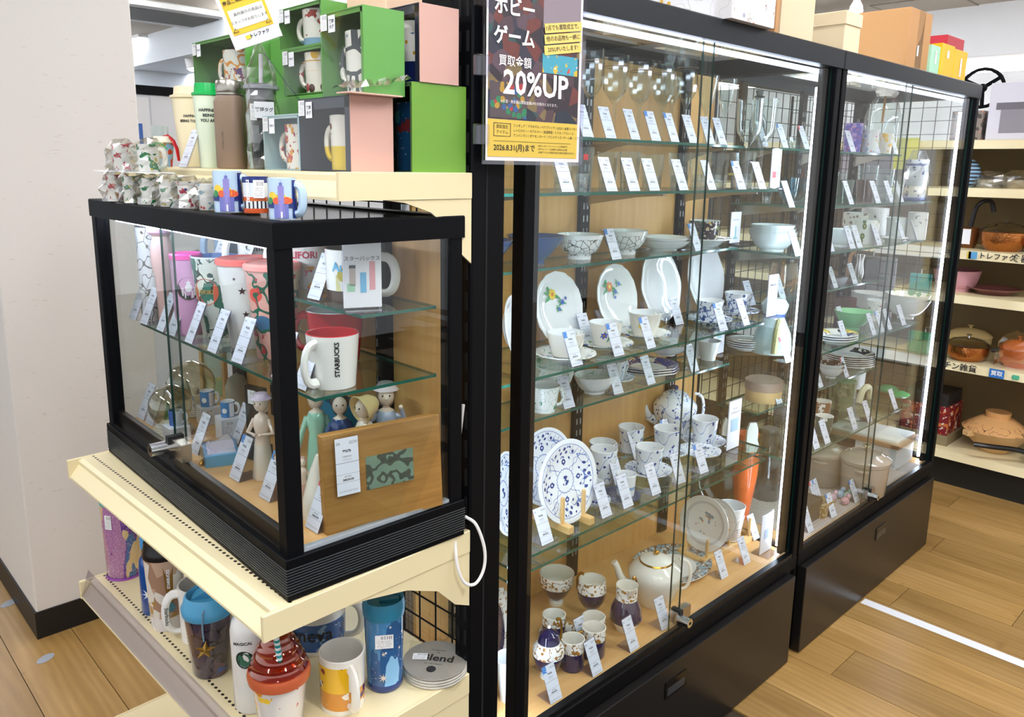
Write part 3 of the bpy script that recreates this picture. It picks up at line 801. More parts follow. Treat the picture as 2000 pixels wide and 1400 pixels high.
GILT = pat('gilt_leaf_band', '#f4f1ea', [dict(k='spot', s=85, t=.34, c='#a9762c'), dict(k='vine', s=50, t=.02, c='#8a6a3c')], .12, .4)
TURQ = pat('turquoise_rim', '#8fb4c8', [dict(k='noise', s=70, t=.54, c='#d8dcd8'), dict(k='vine', s=60, t=.05, c='#7a5a44'), dict(k='spot', s=90, t=.18, c='#3f7a9c')], .12, .4)
MOTHS = pat('navy_rim_print', '#f2efe6', [dict(k='noise', s=28, t=.5, c='#3a3f8c'), dict(k='vine', s=50, t=.02, c='#a9803c')], .12, .4)
RABBIT = pat('storybook_print', '#f4f3ef', [dict(k='noise', s=55, t=.62, c='#8fa4b4', r=(0., .035)), dict(k='noise', s=80, t=.66, c='#c88a5c', r=(0., .035)), dict(k='stripe', s=260, t=.35, ax='Y', c='#8a8a90', r=(.058, .066))], .1, .4)
RABCUP = pat('storybook_cup', '#f4f3ef', [dict(k='stripe', s=150, t=.3, c='#4a4a50', x=(-.1, .0), z=(.004, .045)), dict(k='noise', s=70, t=.62, c='#c89a7c', x=(.005, .1), z=(.006, .04))], .1, .4)
NAVYBOWL = M('#33507e', .25, 0, .5, 0, .3)
MOOM = pat('dark_story_print', '#3a2632', [dict(k='noise', s=90, t=.58, c='#d8d4c0'), dict(k='spot', s=60, t=.2, c='#d8b440'), dict(k='noise', s=40, t=.62, c='#54704c')], .12, .4)
TULIP = pat('tulip_print', '#f1f2ef', [dict(k='cells', s=34, t=.3, p=['#c8342c', '#e0b020', '#3f9a4c', '#b05cb0'], z=(.006, .04))], .1, .4)
WOODL = panel_wood('pale_peg_wood', '#d9ae6c', '#e6c184', .5)
ORANGE = M('#f26a2e', .16, 0, .5, 0, .5)

# ------------------------------------------------------------------ cabinet A, top shelf: cut wine glasses
Z1, Z2, Z3, Z4, Z5, Z6, ZD = 1.547, 1.43, 1.262, 1.055, .918, .690, .345
for u, w_, h_, lab in ((1152, 44, 168, 'cut crystal wine glass half hidden by the poster edge'), (1197, 50, 158, 'cut crystal wine glass, second from the poster'), (1245, 48, 152, 'cut crystal goblet in the middle of the top shelf'), (1290, 44, 150, 'crystal goblet right of the centre upright, top shelf'), (1335, 42, 164, 'tall cut crystal glass, dense cutting, top shelf')):
    stem_glass(lab, uy(u, 1.275, Z1), w_, h_, CRYSTAL, .55, cut=M('#8a6a50', .4), group='cut wine glasses on the top shelf')
stem_glass('crystal glass at the back of the top shelf', uy(1308, 1.33, Z1), 38, 164, CRYSTAL, .55, group='cut wine glasses on the top shelf')
stem_glass('plain flared flute by the door edge, top shelf', uy(1375, 1.275, Z1), 44, 130, CRYSTAL, .6, name='champagne_flute')
stem_glass('plain flared flute at the right end of the top shelf', uy(1412, 1.275, Z1), 40, 126, CRYSTAL, .6, name='champagne_flute')
cards_y(Z1, 1.205, [(1149, 'w', 'on the top shelf beside the poster'), (1194, 'w', 'before the second cut wine glass'), (1242, 'w', 'before the middle cut goblet'), (1282, 'b', 'on the top shelf, first of its two'), (1319, 'b', 'on the top shelf, second of its two'), (1355, 'w', 'under the tall dense-cut glass'), (1389, 'w', 'before the left plain flute'), (1413, 'w', 'before the right plain flute')])
# second shelf: tumblers
for u, w_, h_, y, lab in ((1098, 44, 70, 1.16, 'low crystal tumbler beneath the poster'), (1136, 46, 84, 1.15, 'tall crystal tumbler with red label under the poster corner'), (1185, 42, 74, 1.16, 'crystal tumbler second right of the poster'), (1228, 42, 74, 1.16, 'crystal tumbler before the left upright'), (1272, 46, 68, 1.16, 'wide clear rocks glass in the middle of the second shelf'), (1325, 44, 70, 1.16, 'wide clear rocks glass left of the door edge'), (1365, 44, 70, 1.17, 'fluted crystal tumbler behind the door edge'), (1400, 44, 68, 1.17, 'fluted crystal tumbler right of the door edge'), (1448, 50, 66, 1.27, 'flared crystal bowl glass near the shelf end')):
    tumbler_glass(lab, uy(u, y, Z2), w_, h_, CRYSTAL, .76, 'crystal tumblers on the second shelf')
for u, lab in ((1455, 'tall champagne coupe flute with red sticker, left of the pair'), (1482, 'tall champagne coupe flute with red sticker, right of the pair')):
    p = uy(u, 1.19, Z2); t = stem_glass(lab, p, 50, 168, CRYSTAL, .5, name='champagne_flute')
    k = pxm(p); MB().box(-.004, .004, -.0005, 0, 0, .008).build('sticker', M('#c8202c', .4), t, (.013, -.0205, 130 * k + .006), (0, 0, .5))
p = uy(1142, 1.128, Z2); tag(MB().box(-.007, .007, -.0006, 0, 0, .012).build('red_sticker', M('#c01c24', .4), None, p + Vector((0, 0, .066))), 'square red brand sticker on the crystal tumbler by the poster', 'sticker')
tag(MB().lathe([(0, 0), (.016, 0), (.017, .003), (.016, .006), (0, .006)], 20).build('yellow_cap', M('#cfc86a', .4), None, uy(1433, 1.17, Z2) + Vector((0, 0, .036))), 'small yellow lid inside the fluted tumbler near the shelf end', 'cap')
cards_y(Z2, 1.098, [(1110, 'w', 'under the poster corner, second shelf'), (1196, 'w', 'before the tumbler right of the poster'), (1240, 'w', 'before the tumbler by the left upright'), (1279, 'w', 'before the wide rocks glass'), (1336, 'w', 'left of the door edge, second shelf'), (1392, 'w', 'right of the door edge, second shelf'), (1450, 'b', 'at the foot of the tall coupe flutes'), (1490, 'w', 'next to the crystal maker sign')])
acryl_sign('small white crystal maker sign at the second shelf end', uy(1512, 1.12, Z2), 36, 76, [('Baccarat', .0095, .74, 0)], pic=[('#c8303c', -.15, .28, .4, .16), ('#8fc4c8', .22, .3, .16, .3)])
# third shelf: bowls
bowl('navy bowl in a clear bag behind the black corner post', uy(945, 1.28, Z3), 120, 56, NAVYBOWL, name='bowl', foot=.3, curve=.8)
bowl('navy bowl with flared sides right of the corner post', uy(1046, 1.28, Z3), 116, 54, NAVYBOWL, name='bowl', foot=.3, curve=.8)
bowl('white footed bowl with black lattice print, left of the pair', uy(1131, 1.28, Z3), 94, 48, LATT, PORC, foot=.5, curve=.45, fh=.2)
bowl('white footed bowl with black lattice print, right of the pair', uy(1218, 1.285, Z3), 92, 46, LATT, PORC, foot=.5, curve=.45, fh=.2)
for i in range(2):
    bowl(('lower' if i == 0 else 'upper') + ' white shallow dish of the stack in the middle of the third shelf', uy(1296, 1.29, Z3 + i * .009), 104 - 4 * i, 19, PORC, foot=.5, curve=.5)
saucer('grey rimmed plate under the dark printed mug', uy(1372, 1.29, Z3), 108, PORC, 'plate', 'plate', .024)
cup('dark mug with story print on a plate, third shelf', uy(1374, 1.29, Z3 + .016), 60, 38, [MOOM, PORC], 'mug', 'mug', .86, hang=.4)
cards_y(Z3, 1.206, [(1205, 'b', 'before the right lattice bowl'), (1365, 'b', 'before the dark printed mug')])
acryl_sign('white jeweller sign with blue candlestick picture, third shelf end', uy(1434, 1.26, Z3), 36, 62, [('Tiffany & Co.', .0068, .76, 0)], pic=[('#8ec8cc', 0, .2, .12, .36), ('#8ec8cc', 0, .16, .4, .06)])
# fourth shelf: plates and flower cups
t = stand_plate('white plate with yellow flower leaning behind the corner post', uy(1085, 1.285, Z4), 140, PORC, PORC, face=.06, wav=(16, .012))
for x, y, R, c in ((-.008, .034, .0145, '#eecb22'), (.026, .012, .008, '#5a78c8'), (.012, -.004, .006, '#5a78c8'), (.04, .02, .005, '#5a78c8')): flower(t.children[0], x, y, .0082, R, c, '#d88a20' if R > .01 else '#3a58a8', leaf=R > .0055)
t = stand_plate('white plate with orange flower spray, left of the upright plates', uy(1198, 1.30, Z4), 128, PORC, PORC, face=.06, wav=(16, .012))
for x, y, R, c in ((-.016, .03, .015, '#dd7a2c'), (.008, .014, .007, '#5a78c8'), (.026, .034, .0075, '#5a78c8'), (.004, .0, .005, '#5a78c8')): flower(t.children[0], x, y, .0082, R, c, '#e8d030' if R > .01 else '#3a58a8', leaf=R > .0055)
stand_plate('plain white embossed plate with wavy rim, middle of the fourth shelf', uy(1284, 1.305, Z4), 136, PORC, PORC, face=.06, wav=(8, .02))
stand_plate('plain white plate behind the door edge, fourth shelf', uy(1371, 1.305, Z4), 134, PORC, PORC, face=.06, wav=(8, .015))
stand_plate('white plate glimpsed between the two black posts', uy(1000, 1.22, Z4), 130, PORC, PORC, face=.5)
stand_plate('white plate behind the wire mesh, fourth shelf', uy(925, 1.25, Z4), 120, PORC, PORC, face=.3)
CUPF = []
for u, y, w_, h_, lab, mm, sw in ((1103, 1.175, 76, 46, 'white cup with pink tulip, nearest on the fourth shelf', FLORAL, 122), (1182, 1.19, 68, 44, 'white cup with blue pansy on its saucer', FLORAL, 108), (1258, 1.2, 68, 44, 'white cup with yellow daffodil on its saucer', FLORAL, 100), (1384, 1.2, 54, 40, 'white cup with blue onion pattern, left of the pair', ONION, 92), (1440, 1.22, 54, 38, 'white cup with blue onion pattern, right of the pair', ONION, 84)):
    p = uy(u, y, Z4); saucer(lab.replace('cup', 'saucer under cup', 1).replace(' on its saucer', ''), p, sw, mm if mm is FLORAL else ONION, wav=(12, .02))
    c_ = cup(lab, p + Vector((0, 0, .008)), w_, h_, [CREAM if mm is FLORAL else mm, PORC], r0k=.66, hang=-.1, out=.4, wav=(12, .02))
    if mm is FLORAL: CUPF.append((c_, p, w_, h_, lab))
cards_y(Z4, 1.108, [(1128, 'b', 'before the pink tulip cup'), (1210, 'b', 'before the blue pansy cup'), (1273, 'b', 'before the yellow daffodil cup'), (1414, 'b', 'before the left onion cup'), (1459, 'w', 'before the right onion cup')])
cards_y(Z4, 1.235, [(1151, 'w', 'behind the pansy cup, leaning by the plates'), (1328, 'w', 'between the two plain white plates')])
acryl_sign('white porcelain maker sign at the right end of the fourth shelf', uy(1505, 1.13, Z4), 36, 84, [('MEISSEN', .0095, .76, .0002)], pic=[('#9fd8d8', -.12, .36, .34, .16), ('#9fd8d8', .22, .34, .2, .07)])
# fifth shelf
p = uy(1070, 1.325, Z5); stand_plate('white dish with green leaf print on edge behind the corner post', p, 96, GREENF, GREENF, face=-.6)
cup('white cup with green leaf print beside the corner post', uy(1062, 1.235, Z5), 62, 52, [GREENF, PORC], hang=-.5)
bowl('oval white bowl with green leaf inside and gold edge', uy(1161, 1.26, Z5), 92, 36, PORC, GREENF, foot=.5, curve=.5, sy=.85)
p = uy(1193, 1.30, Z5); saucer('blue patterned saucer under the small blue cup', p, 92, BLUEF2, rim=BLUEF)
cup('white cup with blue sprigs and fluted rim, fifth shelf', p + Vector((0, 0, .008)), 62, 38, [BLUEF2, PORC], r0k=.8, hang=-.2, wav=(10, .02))
for i in range(3):
    saucer(('bottom', 'middle', 'top')[i] + ' navy rimmed gilt plate of the stack, fifth shelf', uy(1266, 1.285, Z5 + i * .0065), 118 - i * 2, PORC, 'plate', 'plate', .017, MOTHS, (8, .02))
bowl('white scalloped dish with small flowers behind the navy plates', uy(1300, 1.315, Z5 + .03), 96, 24, PORC, FLORAL, foot=.4, wav=(8, .05))
bowl('plain white fluted bowl behind the door edge, fifth shelf', uy(1354, 1.32, Z5), 62, 46, PORC, PORC, foot=.6, wav=(10, .03))
cup('small white cup with red and yellow tulip print', uy(1383, 1.265, Z5), 46, 38, [TULIP, PORC], r0k=.6, wav=(8, .03), hang=.6)
cards_y(Z5, 1.206, [(1113, 'w', 'left of the green leaf bowl'), (1209, 'w', 'before the small blue sprig cup'), (1273, 'w', 'before the navy rimmed plates'), (1358, 'w', 'before the tulip cup')])
acryl_sign('white porcelain maker sign at the right end of the fifth shelf', uy(1402, 1.28, Z5), 38, 78, [('HEREND', .0092, .78, 0)], pic=[('#a8d8dc', 0, .42, .36, .18)])

# ------------------------------------------------------------------ sixth shelf: blue and white service
def teapot(label, p, w_px, h_px, mats, lidm, knob, band=None, squat=.75, ang=3 * PI / 4):
    k = pxm(p); r = w_px * k / 2; h = h_px * k
    t = thing('teapot', label, 'teapot', p)
    n = 9; prof = [(0, .002), (r * .55, .002), (r * .58, 0), (r * .62, .004)]
    for i in range(1, n + 1):
        f_ = i / n; prof.append((r * (.62 + .38 * math.sin(f_ * PI * .55)) if f_ < .7 else r * (1.0 - .45 * ((f_ - .7) / .3) ** 1.6), .004 + h * .78 * f_))
    MB().lathe(prof, 32, 0).build('body', mats, t)
    zl = .004 + h * .78; rl = prof[-1][0]
    lid = MB().lathe([(rl * 1.04, zl - .001), (rl * 1.02, zl + .003), (rl * .7, zl + h * .07), (rl * .25, zl + h * .105), (0, zl + h * .11)], 28, 0).build('lid', lidm, t)
    MB().ball((0, 0, zl + h * .15), h * .05, 1, 1, .9).build('knob', knob, lid)
    if band: MB().lathe([(rl * 1.06, zl - .004), (rl * 1.09, zl - .001), (rl * 1.03, zl + .002)], 28, 0).build('rim_band', band, t)
    c, s_ = math.cos(ang), math.sin(ang)
    sp = [(r * .8, h * .3), (r * 1.12, h * .36), (r * 1.28, h * .5), (r * 1.4, h * .68), (r * 1.5, h * .76)]
    MB().tube([(a * c, a * s_, z) for a, z in sp], [r * .24, r * .19, r * .14, r * .11, r * .12], 12).build('spout', mats, t)
    hb = MB(); handle(hb, r * .86, h * .26, h * .84, r * .42, r * .055, ang + PI, 0, 1.2); hb.build('handle', mats, t)
    return t
p = uy(1104, 1.12, Z6)
stand_plate('round white plate with blue flower lattice standing on a wooden peg stand', p, 163, BLUEPL, BLUEPL, lean=10, face=0, stand=False, h=.016)
ps = thing('plate_stand', 'pale wooden peg stand holding the blue plate', 'plate stand', p, 0)
for s in (-1, 1):
    f_ = MB().bbox(-.009, .009, -.06, .06, 0, .016, .001).build('foot', WOODL, ps, (s * .035, .01, 0))
    MB().tube([(s * .035, -.022, .014), (s * .035, -.022, .075)], .0052, 10).build('peg', WOODL, ps)
stand_plate('second blue flowered plate behind, half hidden by the corner post', uy(1062, 1.22, Z6), 150, BLUEPL, BLUEPL, lean=10, face=0, h=.016)
stand_plate('blue flowered plate seen between the two black posts', uy(985, 1.17, Z6), 160, BLUEPL, BLUEPL, lean=10, face=.5, h=.016)
for u, y, w_, h_, lab, sp_, hg in (
        (1117, 1.29, 52, 44, 'blue and white cup behind the big blue plate', None, .3),
        (1176, 1.30, 54, 44, 'blue and white cup at the back left of the sixth shelf', None, -.2),
        (1177, 1.22, 54, 66, 'tall blue and white mug behind the wooden stand', None, .6),
        (1231, 1.30, 52, 48, 'blue and white cup with high handle left of the teapot', 62, .3),
        (1266, 1.17, 56, 50, 'blue and white cup with price slip inside', 92, .3),
        (1302, 1.22, 56, 50, 'blue and white cup below the teapot', 80, 0.),
        (1374, 1.2, 52, 48, 'blue and white cup with loop ear right of the door edge', 84, .2),
        (1159, 1.14, 40, 40, 'small blue and white cup right of the big blue plate', 66, .3)):
    p = uy(u, y, Z6)
    if sp_: saucer('saucer under the ' + lab, p, sp_, BLUEF2, rim=BLUEF)
    cup(lab, p + Vector((0, 0, .008 if sp_ else 0)), w_, h_, [BLUEF2, PORC], r0k=.8, hang=hg, out=.45)
p = uy(1266, 1.17, Z6 + .04); tag(MB().box(-.008, .008, -.0005, 0, 0, .016).build('paper_slip', PAPER, None, p + Vector((.008, .02, -.008)), (-.3, 0, -.4)), 'white paper slip standing inside a blue cup', 'paper')
cup('white egg cup with blue band at the front of the sixth shelf', uy(1221, 1.12, Z6), 40, 46, [pat('blue_band_egg', '#eef1f2', [dict(k='band', c='#8fb0d4', z=(.022, .03))]), PORC], 'egg cup', 'egg_cup', .85)
saucer('dark blue saucer under the egg cup', uy(1212, 1.125, Z6), 78, M('#3d4a66', .2), h=.008)
saucer('blue saucer with no cup at the front right of the sixth shelf', uy(1366, 1.16, Z6), 82, BLUEF2, rim=BLUEF)
teapot('tall white teapot with blue flowers on the sixth shelf', uy(1315, 1.305, Z6), 88, 102, BLUEF2, BLUEF, M('#1f2f70', .15))
cards_y(Z6, 1.072, [(1070, 'w', 'beside the corner post, sixth shelf'), (1186, 'w', 'right of the wooden peg stand'), (1228, 'w', 'before the egg cup'), (1283, 'w', 'before the cup with the paper slip'), (1331, 'w', 'left of the door edge, sixth shelf'), (1376, 'b', 'before the loop eared cup')])
cards_y(Z6, 1.165, [(1166, 'w', 'before the tall blue mug'), (1212, 'w', 'behind the egg cup')])
cards_y(Z6, 1.255, [(1247, 'w', 'before the high handled cup'), (1309, 'b', 'leaning at the tall blue teapot')])
acryl_sign('white porcelain maker sign with blue picture, sixth shelf end', uy(1430, 1.12, Z6), 44, 100, [('ROYAL', .007, .84, 0), ('COPENHAGEN', .007, .76, 0)], pic=[('#a8cdea', 0, .38, .6, .26)])

# ------------------------------------------------------------------ deck: navy and gilt service, white teapot, story plates
def gilt_ware(label, p, w_px, h_px, shape, name, cat, hang=None, foot=None):
    k = pxm(p); r = w_px * k / 2; h = h_px * k; t = thing(name, label, cat, p)
    if shape == 'can': pr_ = [(0, .001), (r * .92, 0), (r * .98, .004), (r, h * .62), (r, h * .64), (r, h), (r - .0025, h + .0005), (r - .003, .006), (0, .005)]; mi = [0, 0, 0, 1, 1, 2, 2, 2]
    elif shape == 'bowl': pr_ = [(0, .001), (r * .4, 0), (r * .42, h * .1), (r * .3, h * .16), (r * .7, h * .36), (r * .95, h * .62), (r, h * .66), (r * 1.02, h), (r * .99, h), (r * .9, h * .6), (0, h * .3)]; mi = [2, 2, 2, 0, 0, 1, 1, 2, 2, 2]
    elif shape == 'urn': pr_ = [(0, .001), (r * .55, 0), (r * .58, h * .05), (r * .28, h * .12), (r * .25, h * .22), (r * .62, h * .32), (r * .9, h * .5), (r * .98, h * .72), (r * .98, h * .75), (r * .88, h), (r * .85, h), (r * .85, h * .7), (0, h * .4)]; mi = [2, 2, 2, 2, 0, 0, 0, 1, 1, 2, 2, 2]
    elif shape == 'jug': pr_ = [(0, .001), (r * .6, 0), (r * .62, h * .04), (r * .96, h * .22), (r, h * .28), (r * .9, h * .5), (r * .66, h * .7), (r * .64, h * .73), (r * .66, h * .9), (r * .68, h), (r * .65, h), (r * .6, h * .6), (0, h * .3)]; mi = [2, 2, 2, 0, 0, 0, 1, 1, 1, 2, 2, 2]
    elif shape == 'pot': pr_ = [(0, .001), (r * .5, 0), (r * .5, h * .05), (r * .34, h * .1), (r * .75, h * .2), (r, h * .42), (r, h * .46), (r * .98, h * .6), (r * .75, h * .68), (r * .7, h * .7), (r * .6, h * .85), (r * .2, h * .93), (0, h * .94)]; mi = [2, 2, 2, 0, 0, 0, 1, 1, 2, 0, 0, 0]
    MB().lathe(pr_, 28, mi).build('body', [NAVYG, GILT, CREAM], t)
    if shape == 'pot': MB().ball((0, 0, h * .98), r * .12).build('knob', CREAM, t)
    if shape in ('urn', 'jug'):
        sp = MB().prismx([(-r * .62, h), (-r * .95, h * 1.04), (-r * .6, h * .82)], -r * .2, r * .2); sp.build('lip', CREAM, t, (0, 0, 0), (0, 0, -.6))
    if hang is not None:
        hb = MB(); handle(hb, r * (.8 if shape != 'can' else 1), h * (.35 if shape == 'can' else .45), h * (.85 if shape == 'can' else 1.02), r * .55, .003, hang); hb.build('handle', GOLD, t)
    return t
gilt_ware('navy and gilt footed sugar bowl behind the corner post', onz(1086, 1178, ZD), 66, 66, 'bowl', 'sugar_bowl', 'bowl')
gilt_ware('navy and gilt footed cream jug, urn shaped', onz(1154, 1204, ZD), 58, 80, 'urn', 'cream_jug', 'jug', PI / 2)
gilt_ware('navy and white round bellied jug before the white teapot', onz(1221, 1226, ZD), 64, 92, 'jug', 'cream_jug', 'jug', .2)
gilt_ware('navy and gilt coffee can standing on a saucer by the corner post', onz(1081, 1244, ZD + .008), 46, 50, 'can', 'coffee_cup', 'cup', .1)
saucer('navy and gilt saucer beneath the coffee can', onz(1092, 1246, ZD), 78, NAVYG, rim=GILT)
gilt_ware('navy and gilt coffee can, rear one of three', onz(1158, 1250, ZD), 46, 52, 'can', 'coffee_cup', 'cup', .7)
gilt_ware('navy and gilt coffee can, middle one of three', onz(1158, 1278, ZD), 47, 60, 'can', 'coffee_cup', 'cup', 2.6)
gilt_ware('navy and gilt coffee can with barcode sticker, front one of three', onz(1117, 1302, ZD), 47, 62, 'can', 'coffee_cup', 'cup', 1.6)
gilt_ware('navy lidded coffee pot beside the corner post', onz(1070, 1320, ZD), 62, 108, 'pot', 'coffee_pot', 'pot', .1)
stand_plate('navy and gilt plate on edge between the two black posts', uy(975, 1.2, ZD), 150, NAVYG, GILT, face=.6)
cup('pale glass cup on edge between the two black posts', uy(993, 1.1, ZD), 56, 90, [PORC, PORC], r0k=.6)
teapot('big squat white teapot with gold knob', onz(1277, 1174, ZD), 108, 108, CREAM, CREAM, GOLD, GOLD)
p = onz(1312, 1108, ZD); saucer('large oval platter with turquoise patterned rim under the white teapot', p, 176, PORC, 'platter', 'platter', .016, TURQ, sy=.8)
# peg rack
rk = thing('dish_rack', 'pale wooden peg rack holding story book plates and cups', 'dish rack', uy(1402, 1.18, ZD + .0), -.05)
for s in (-1, 1):
    MB().bbox(-.14, .14, s * .04 - .009, s * .04 + .009, 0, .018, .001).build('rail', WOODL, rk)
    for i in range(5): MB().tube([(-.115 + i * .055, s * .04, .016), (-.115 + i * .055, s * .04, .075)], .0048, 9).build('peg', WOODL, rk)
for x in (-.13, .13): MB().bbox(x - .01, x + .01, -.032, .032, .002, .014, .001).build('cross_bar', WOODL, rk)
pr0 = uy(1402, 1.18, ZD)
t = thing('plate', 'large white story book plate with boat picture in the peg rack', 'plate', pr0 + Vector((-.075, 0, .018)), 0)
MB().lathe(plate_prof(.082, .016), 40, 0).build('dish', RABBIT, t, (0, 0, .083), (0, -PI / 2 + .18, 0))
t = thing('plate', 'smaller white story book plate behind the stacked cups', 'plate', pr0 + Vector((.0, 0, .018)), 0)
MB().lathe(plate_prof(.066, .014), 36, 0).build('dish', RABBIT, t, (0, 0, .068), (0, -PI / 2 + .18, 0))
cup('lower white story book cup on the peg rack', pr0 + Vector((.04, -.012, .02)), 54, 48, [RABCUP, PORC], r0k=.75, hang=.2)
cup('upper white story book cup nested in another', pr0 + Vector((.04, -.012, .052)), 56, 48, [RABCUP, PORC], r0k=.75, hang=.7)
cards_y(ZD, 1.10, [(1076, 'w', 'before the footed sugar bowl'), (1146, 'w', 'before the urn shaped cream jug')])
cards_y(ZD, 1.021, [(1087, 'b', 'before the navy coffee pot'), (1168, 'w', 'before the navy coffee cans'), (1240, 'w', 'before the round bellied jug')])
cards_y(ZD, 1.024, [(1301, 'w', 'before the white teapot')])
cards_y(ZD, 1.06, [(1416, 'w', 'before the oval platter'), (1460, 'w', 'before the peg rack')])
acryl_sign('white upright sign at the right end of the cabinet deck', uy(1494, 1.06, ZD), 44, 82, [], pic=[('#b8d0ee', -.05, .38, .4, .24)])
# ------------------------------------------------------------------ helpers for printed mugs and boxes
def facecam(p): return math.atan2(-p[0], p[1])
def wrap(parent, name, shapes, r, mats, loc=(0, 0, 0)):
    """flat print laid round a cup wall: shapes = [(kind, s0, s1, z0, z1, material index)] or ('poly', [(s, z)...], index)"""
    mb = MB(); rf = r if callable(r) else (lambda z: r)
    for sh in shapes:
        if sh[0] == 'rect':
            _, s0, s1, z0, z1, m_ = sh; n = max(1, int(abs(s1 - s0) / .005)); V = []; Fc = []
            for i in range(n + 1):
                for z in (z0, z1): rr = rf(z); a = (s0 + (s1 - s0) * i / n) / rr; V.append((rr * math.sin(a), -rr * math.cos(a), z))
            for i in range(n): Fc.append((2 * i, 2 * i + 2, 2 * i + 3, 2 * i + 1))
            mb.add(V, Fc, m_)
        else:
            _, P, m_ = sh; mb.add([(rf(z) * math.sin(s / rf(z)), -rf(z) * math.cos(s / rf(z)), z) for s, z in P], [tuple(range(len(P)))], m_)
    return mb.build(name, mats, parent, loc)
def disc(s, z, r, n=14, k=1.): return [(s + r * math.cos(2 * PI * i / n), z + k * r * math.sin(2 * PI * i / n)) for i in range(n)]
def star(s, z, r, n=5, r2=.42): return [(s + (r if i % 2 == 0 else r * r2) * math.sin(PI * i / n), z + (r if i % 2 == 0 else r * r2) * math.cos(PI * i / n)) for i in range(2 * n)]
for (c_, p, w_, h_, lab), col in zip(CUPF, ('#e2609c', '#3c5cb8', '#e8c420')):
    k = pxm(p); r1 = w_ * k / 2; rf = lambda z, r1=r1, h=h_ * k: r1 * (.66 + .34 * z / h) * 1.025 + .0004; a0 = facecam(p) * r1 * .8
    a0 += {'#e2609c': .018, '#3c5cb8': -.008, '#e8c420': -.012}[col]
    wrap(c_, 'painted_flower', [('poly', star(a0 + (.0 if col == '#e2609c' else .002), h_ * k * .5, .0105, 6, .55), 0), ('poly', disc(a0 + (.0 if col == '#e2609c' else .002), h_ * k * .5, .003, 8), 1), ('poly', [(a0 + .012, .010), (a0 + .016, .014), (a0 + .02, .03), (a0 + .013, .022)], 2)], rf, [M(col, .3), M('#c87a1c', .3), M('#3f9a5c', .3)])
def barcode_mat():
    if 'barcode' in MATS: return MATS['barcode']
    m, nt, b, o = _new('barcode_print'); q = NT(nt); X = q.xyz(q.coord('Generated'))
    bars = q.math('MULTIPLY', q.math('GREATER_THAN', q.noise(q.coord('Generated', (34., 0., 0.)), 1., 0.), .5), q.math('MULTIPLY', q.between(X[2], .68, .92), q.between(X[0], .3, .92)))
    txt = q.math('MULTIPLY', q.math('GREATER_THAN', q.noise(q.coord('Generated', (26., 0., 14.)), 1., 1.), .54), q.math('MULTIPLY', q.math('GREATER_THAN', q.math('SINE', q.math('MULTIPLY', X[2], 62.)), 0.), q.math('MULTIPLY', q.between(X[2], .06, .62), q.between(X[0], .1, .9))))
    q.set(b.inputs['Base Color'], q.mix(q.math('MULTIPLY', q.math('MAXIMUM', bars, txt), .85), srgb('#efefef'), srgb('#222226'))); MATS['barcode'] = m
    return m
BARC = barcode_mat()
def sticker(parent, x, y, z, w_, h, rz=-PI / 2, code=True):
    s = MB().box(-w_ / 2, w_ / 2, -.0004, 0, -h / 2, h / 2).build('barcode_label' if code else 'management_label', BARC if code else PAPER, parent, (x, y, z), (0, 0, rz))
    return s
def kanri(parent, x, y, z, w_, h, rz=-PI / 2, two=False):
    s = sticker(parent, x, y, z, w_, h, rz, False)
    if two:
        lettering('管理', w_ * .36, INK, s, (0, -.0006, h * .12), bold=w_ * .006); lettering('タグ', w_ * .36, INK, s, (0, -.0006, -h * .2), bold=w_ * .006)
    else: lettering('管理タグ', w_ * .23, INK, s, (0, -.0006, 0), bold=w_ * .004)
    return s
def mug_box(label, X, ul, uc, ur, z0, z1, front, side, inner, film=True, seed=0, stick=True, two=False, frame=.006, name='mug_box'):
    """window carton facing -X; its near face (-Y) is a closed side"""
    zc = (z0 + z1) / 2; y0 = ux(uc, X, zc).y; y1 = ux(ul, X, zc).y; x1 = uy(ur, y0, zc).x if ur else X + .075
    t = thing(name, label, 'gift box', (X, y0, z0)); h = z1 - z0; W = y1 - y0; D = x1 - X; q_ = .0016
    MB().box(0, D, 0, q_, 0, h, 0).build('side_panel', side, t)
    MB().box(0, D, W - q_, W, 0, h, 0).build('side_panel', front, t)
    MB().box(0, D, q_, W - q_, 0, q_, 0).build('bottom_panel', front, t)
    MB().box(0, D, q_, W - q_, h - q_, h, 0).build('top_panel', front, t)
    MB().box(D - q_, D, q_, W - q_, q_, h - q_, 0).build('back_panel', inner, t)
    MB().box(.001, .0025, q_, frame, q_, h - q_, 0).build('front_frame', front, t)
    MB().box(.001, .0025, q_, W - q_, h - frame, h - q_, 0).build('front_frame', front, t)
    if film:
        MB().box(-.0006, 0, .001, W - .001, .001, h - .001).build('window_film', FILM, t)
    if stick:
        sw, sh = min(.017, W * .24), min(.022, h * .3)
        sticker(t, -.0008, W - sw * .6, h - sh * .6, sw, sh)
        kanri(t, -.0008, W - sw * 1.85, h - sh * .75, sw * 1.05, sh * 1.05, two=two)
    return t, (X, y0, z0, W, D, h)
def boxed_mug(label, B, mat, k=.62, hk=.66, dy=0., lid=None):
    X, y0, z0, W, D, h = B; r = min(D * .46, W * .38) * min(1., k * 1.15); hh = h * hk
    p = Vector((X + D * .5, y0 + W * .42 + dy, z0 + .002)); t = thing('mug', label, 'mug', p, facecam(p) - .3)
    MB().lathe(cup_prof(r * .94, r, hh, .003), 24, 0).build('body', mat, t)
    hb = MB(); handle(hb, r, hh * .2, hh * .8, r * .5, .004, PI * .9); hb.build('handle', mat, t)
    return t
GREENB = M('#63a04c', .35); GREENK = M('#6c9c34', .4); NAVYB = M('#2a3044', .4); PINKB = M('#cda294', .55); DARKIN = M('#2a2a2c', .6); LBLUE = M('#b8d4da', .4); GREYGREEN = M('#5a7a58', .6)
ZS = 1.4685
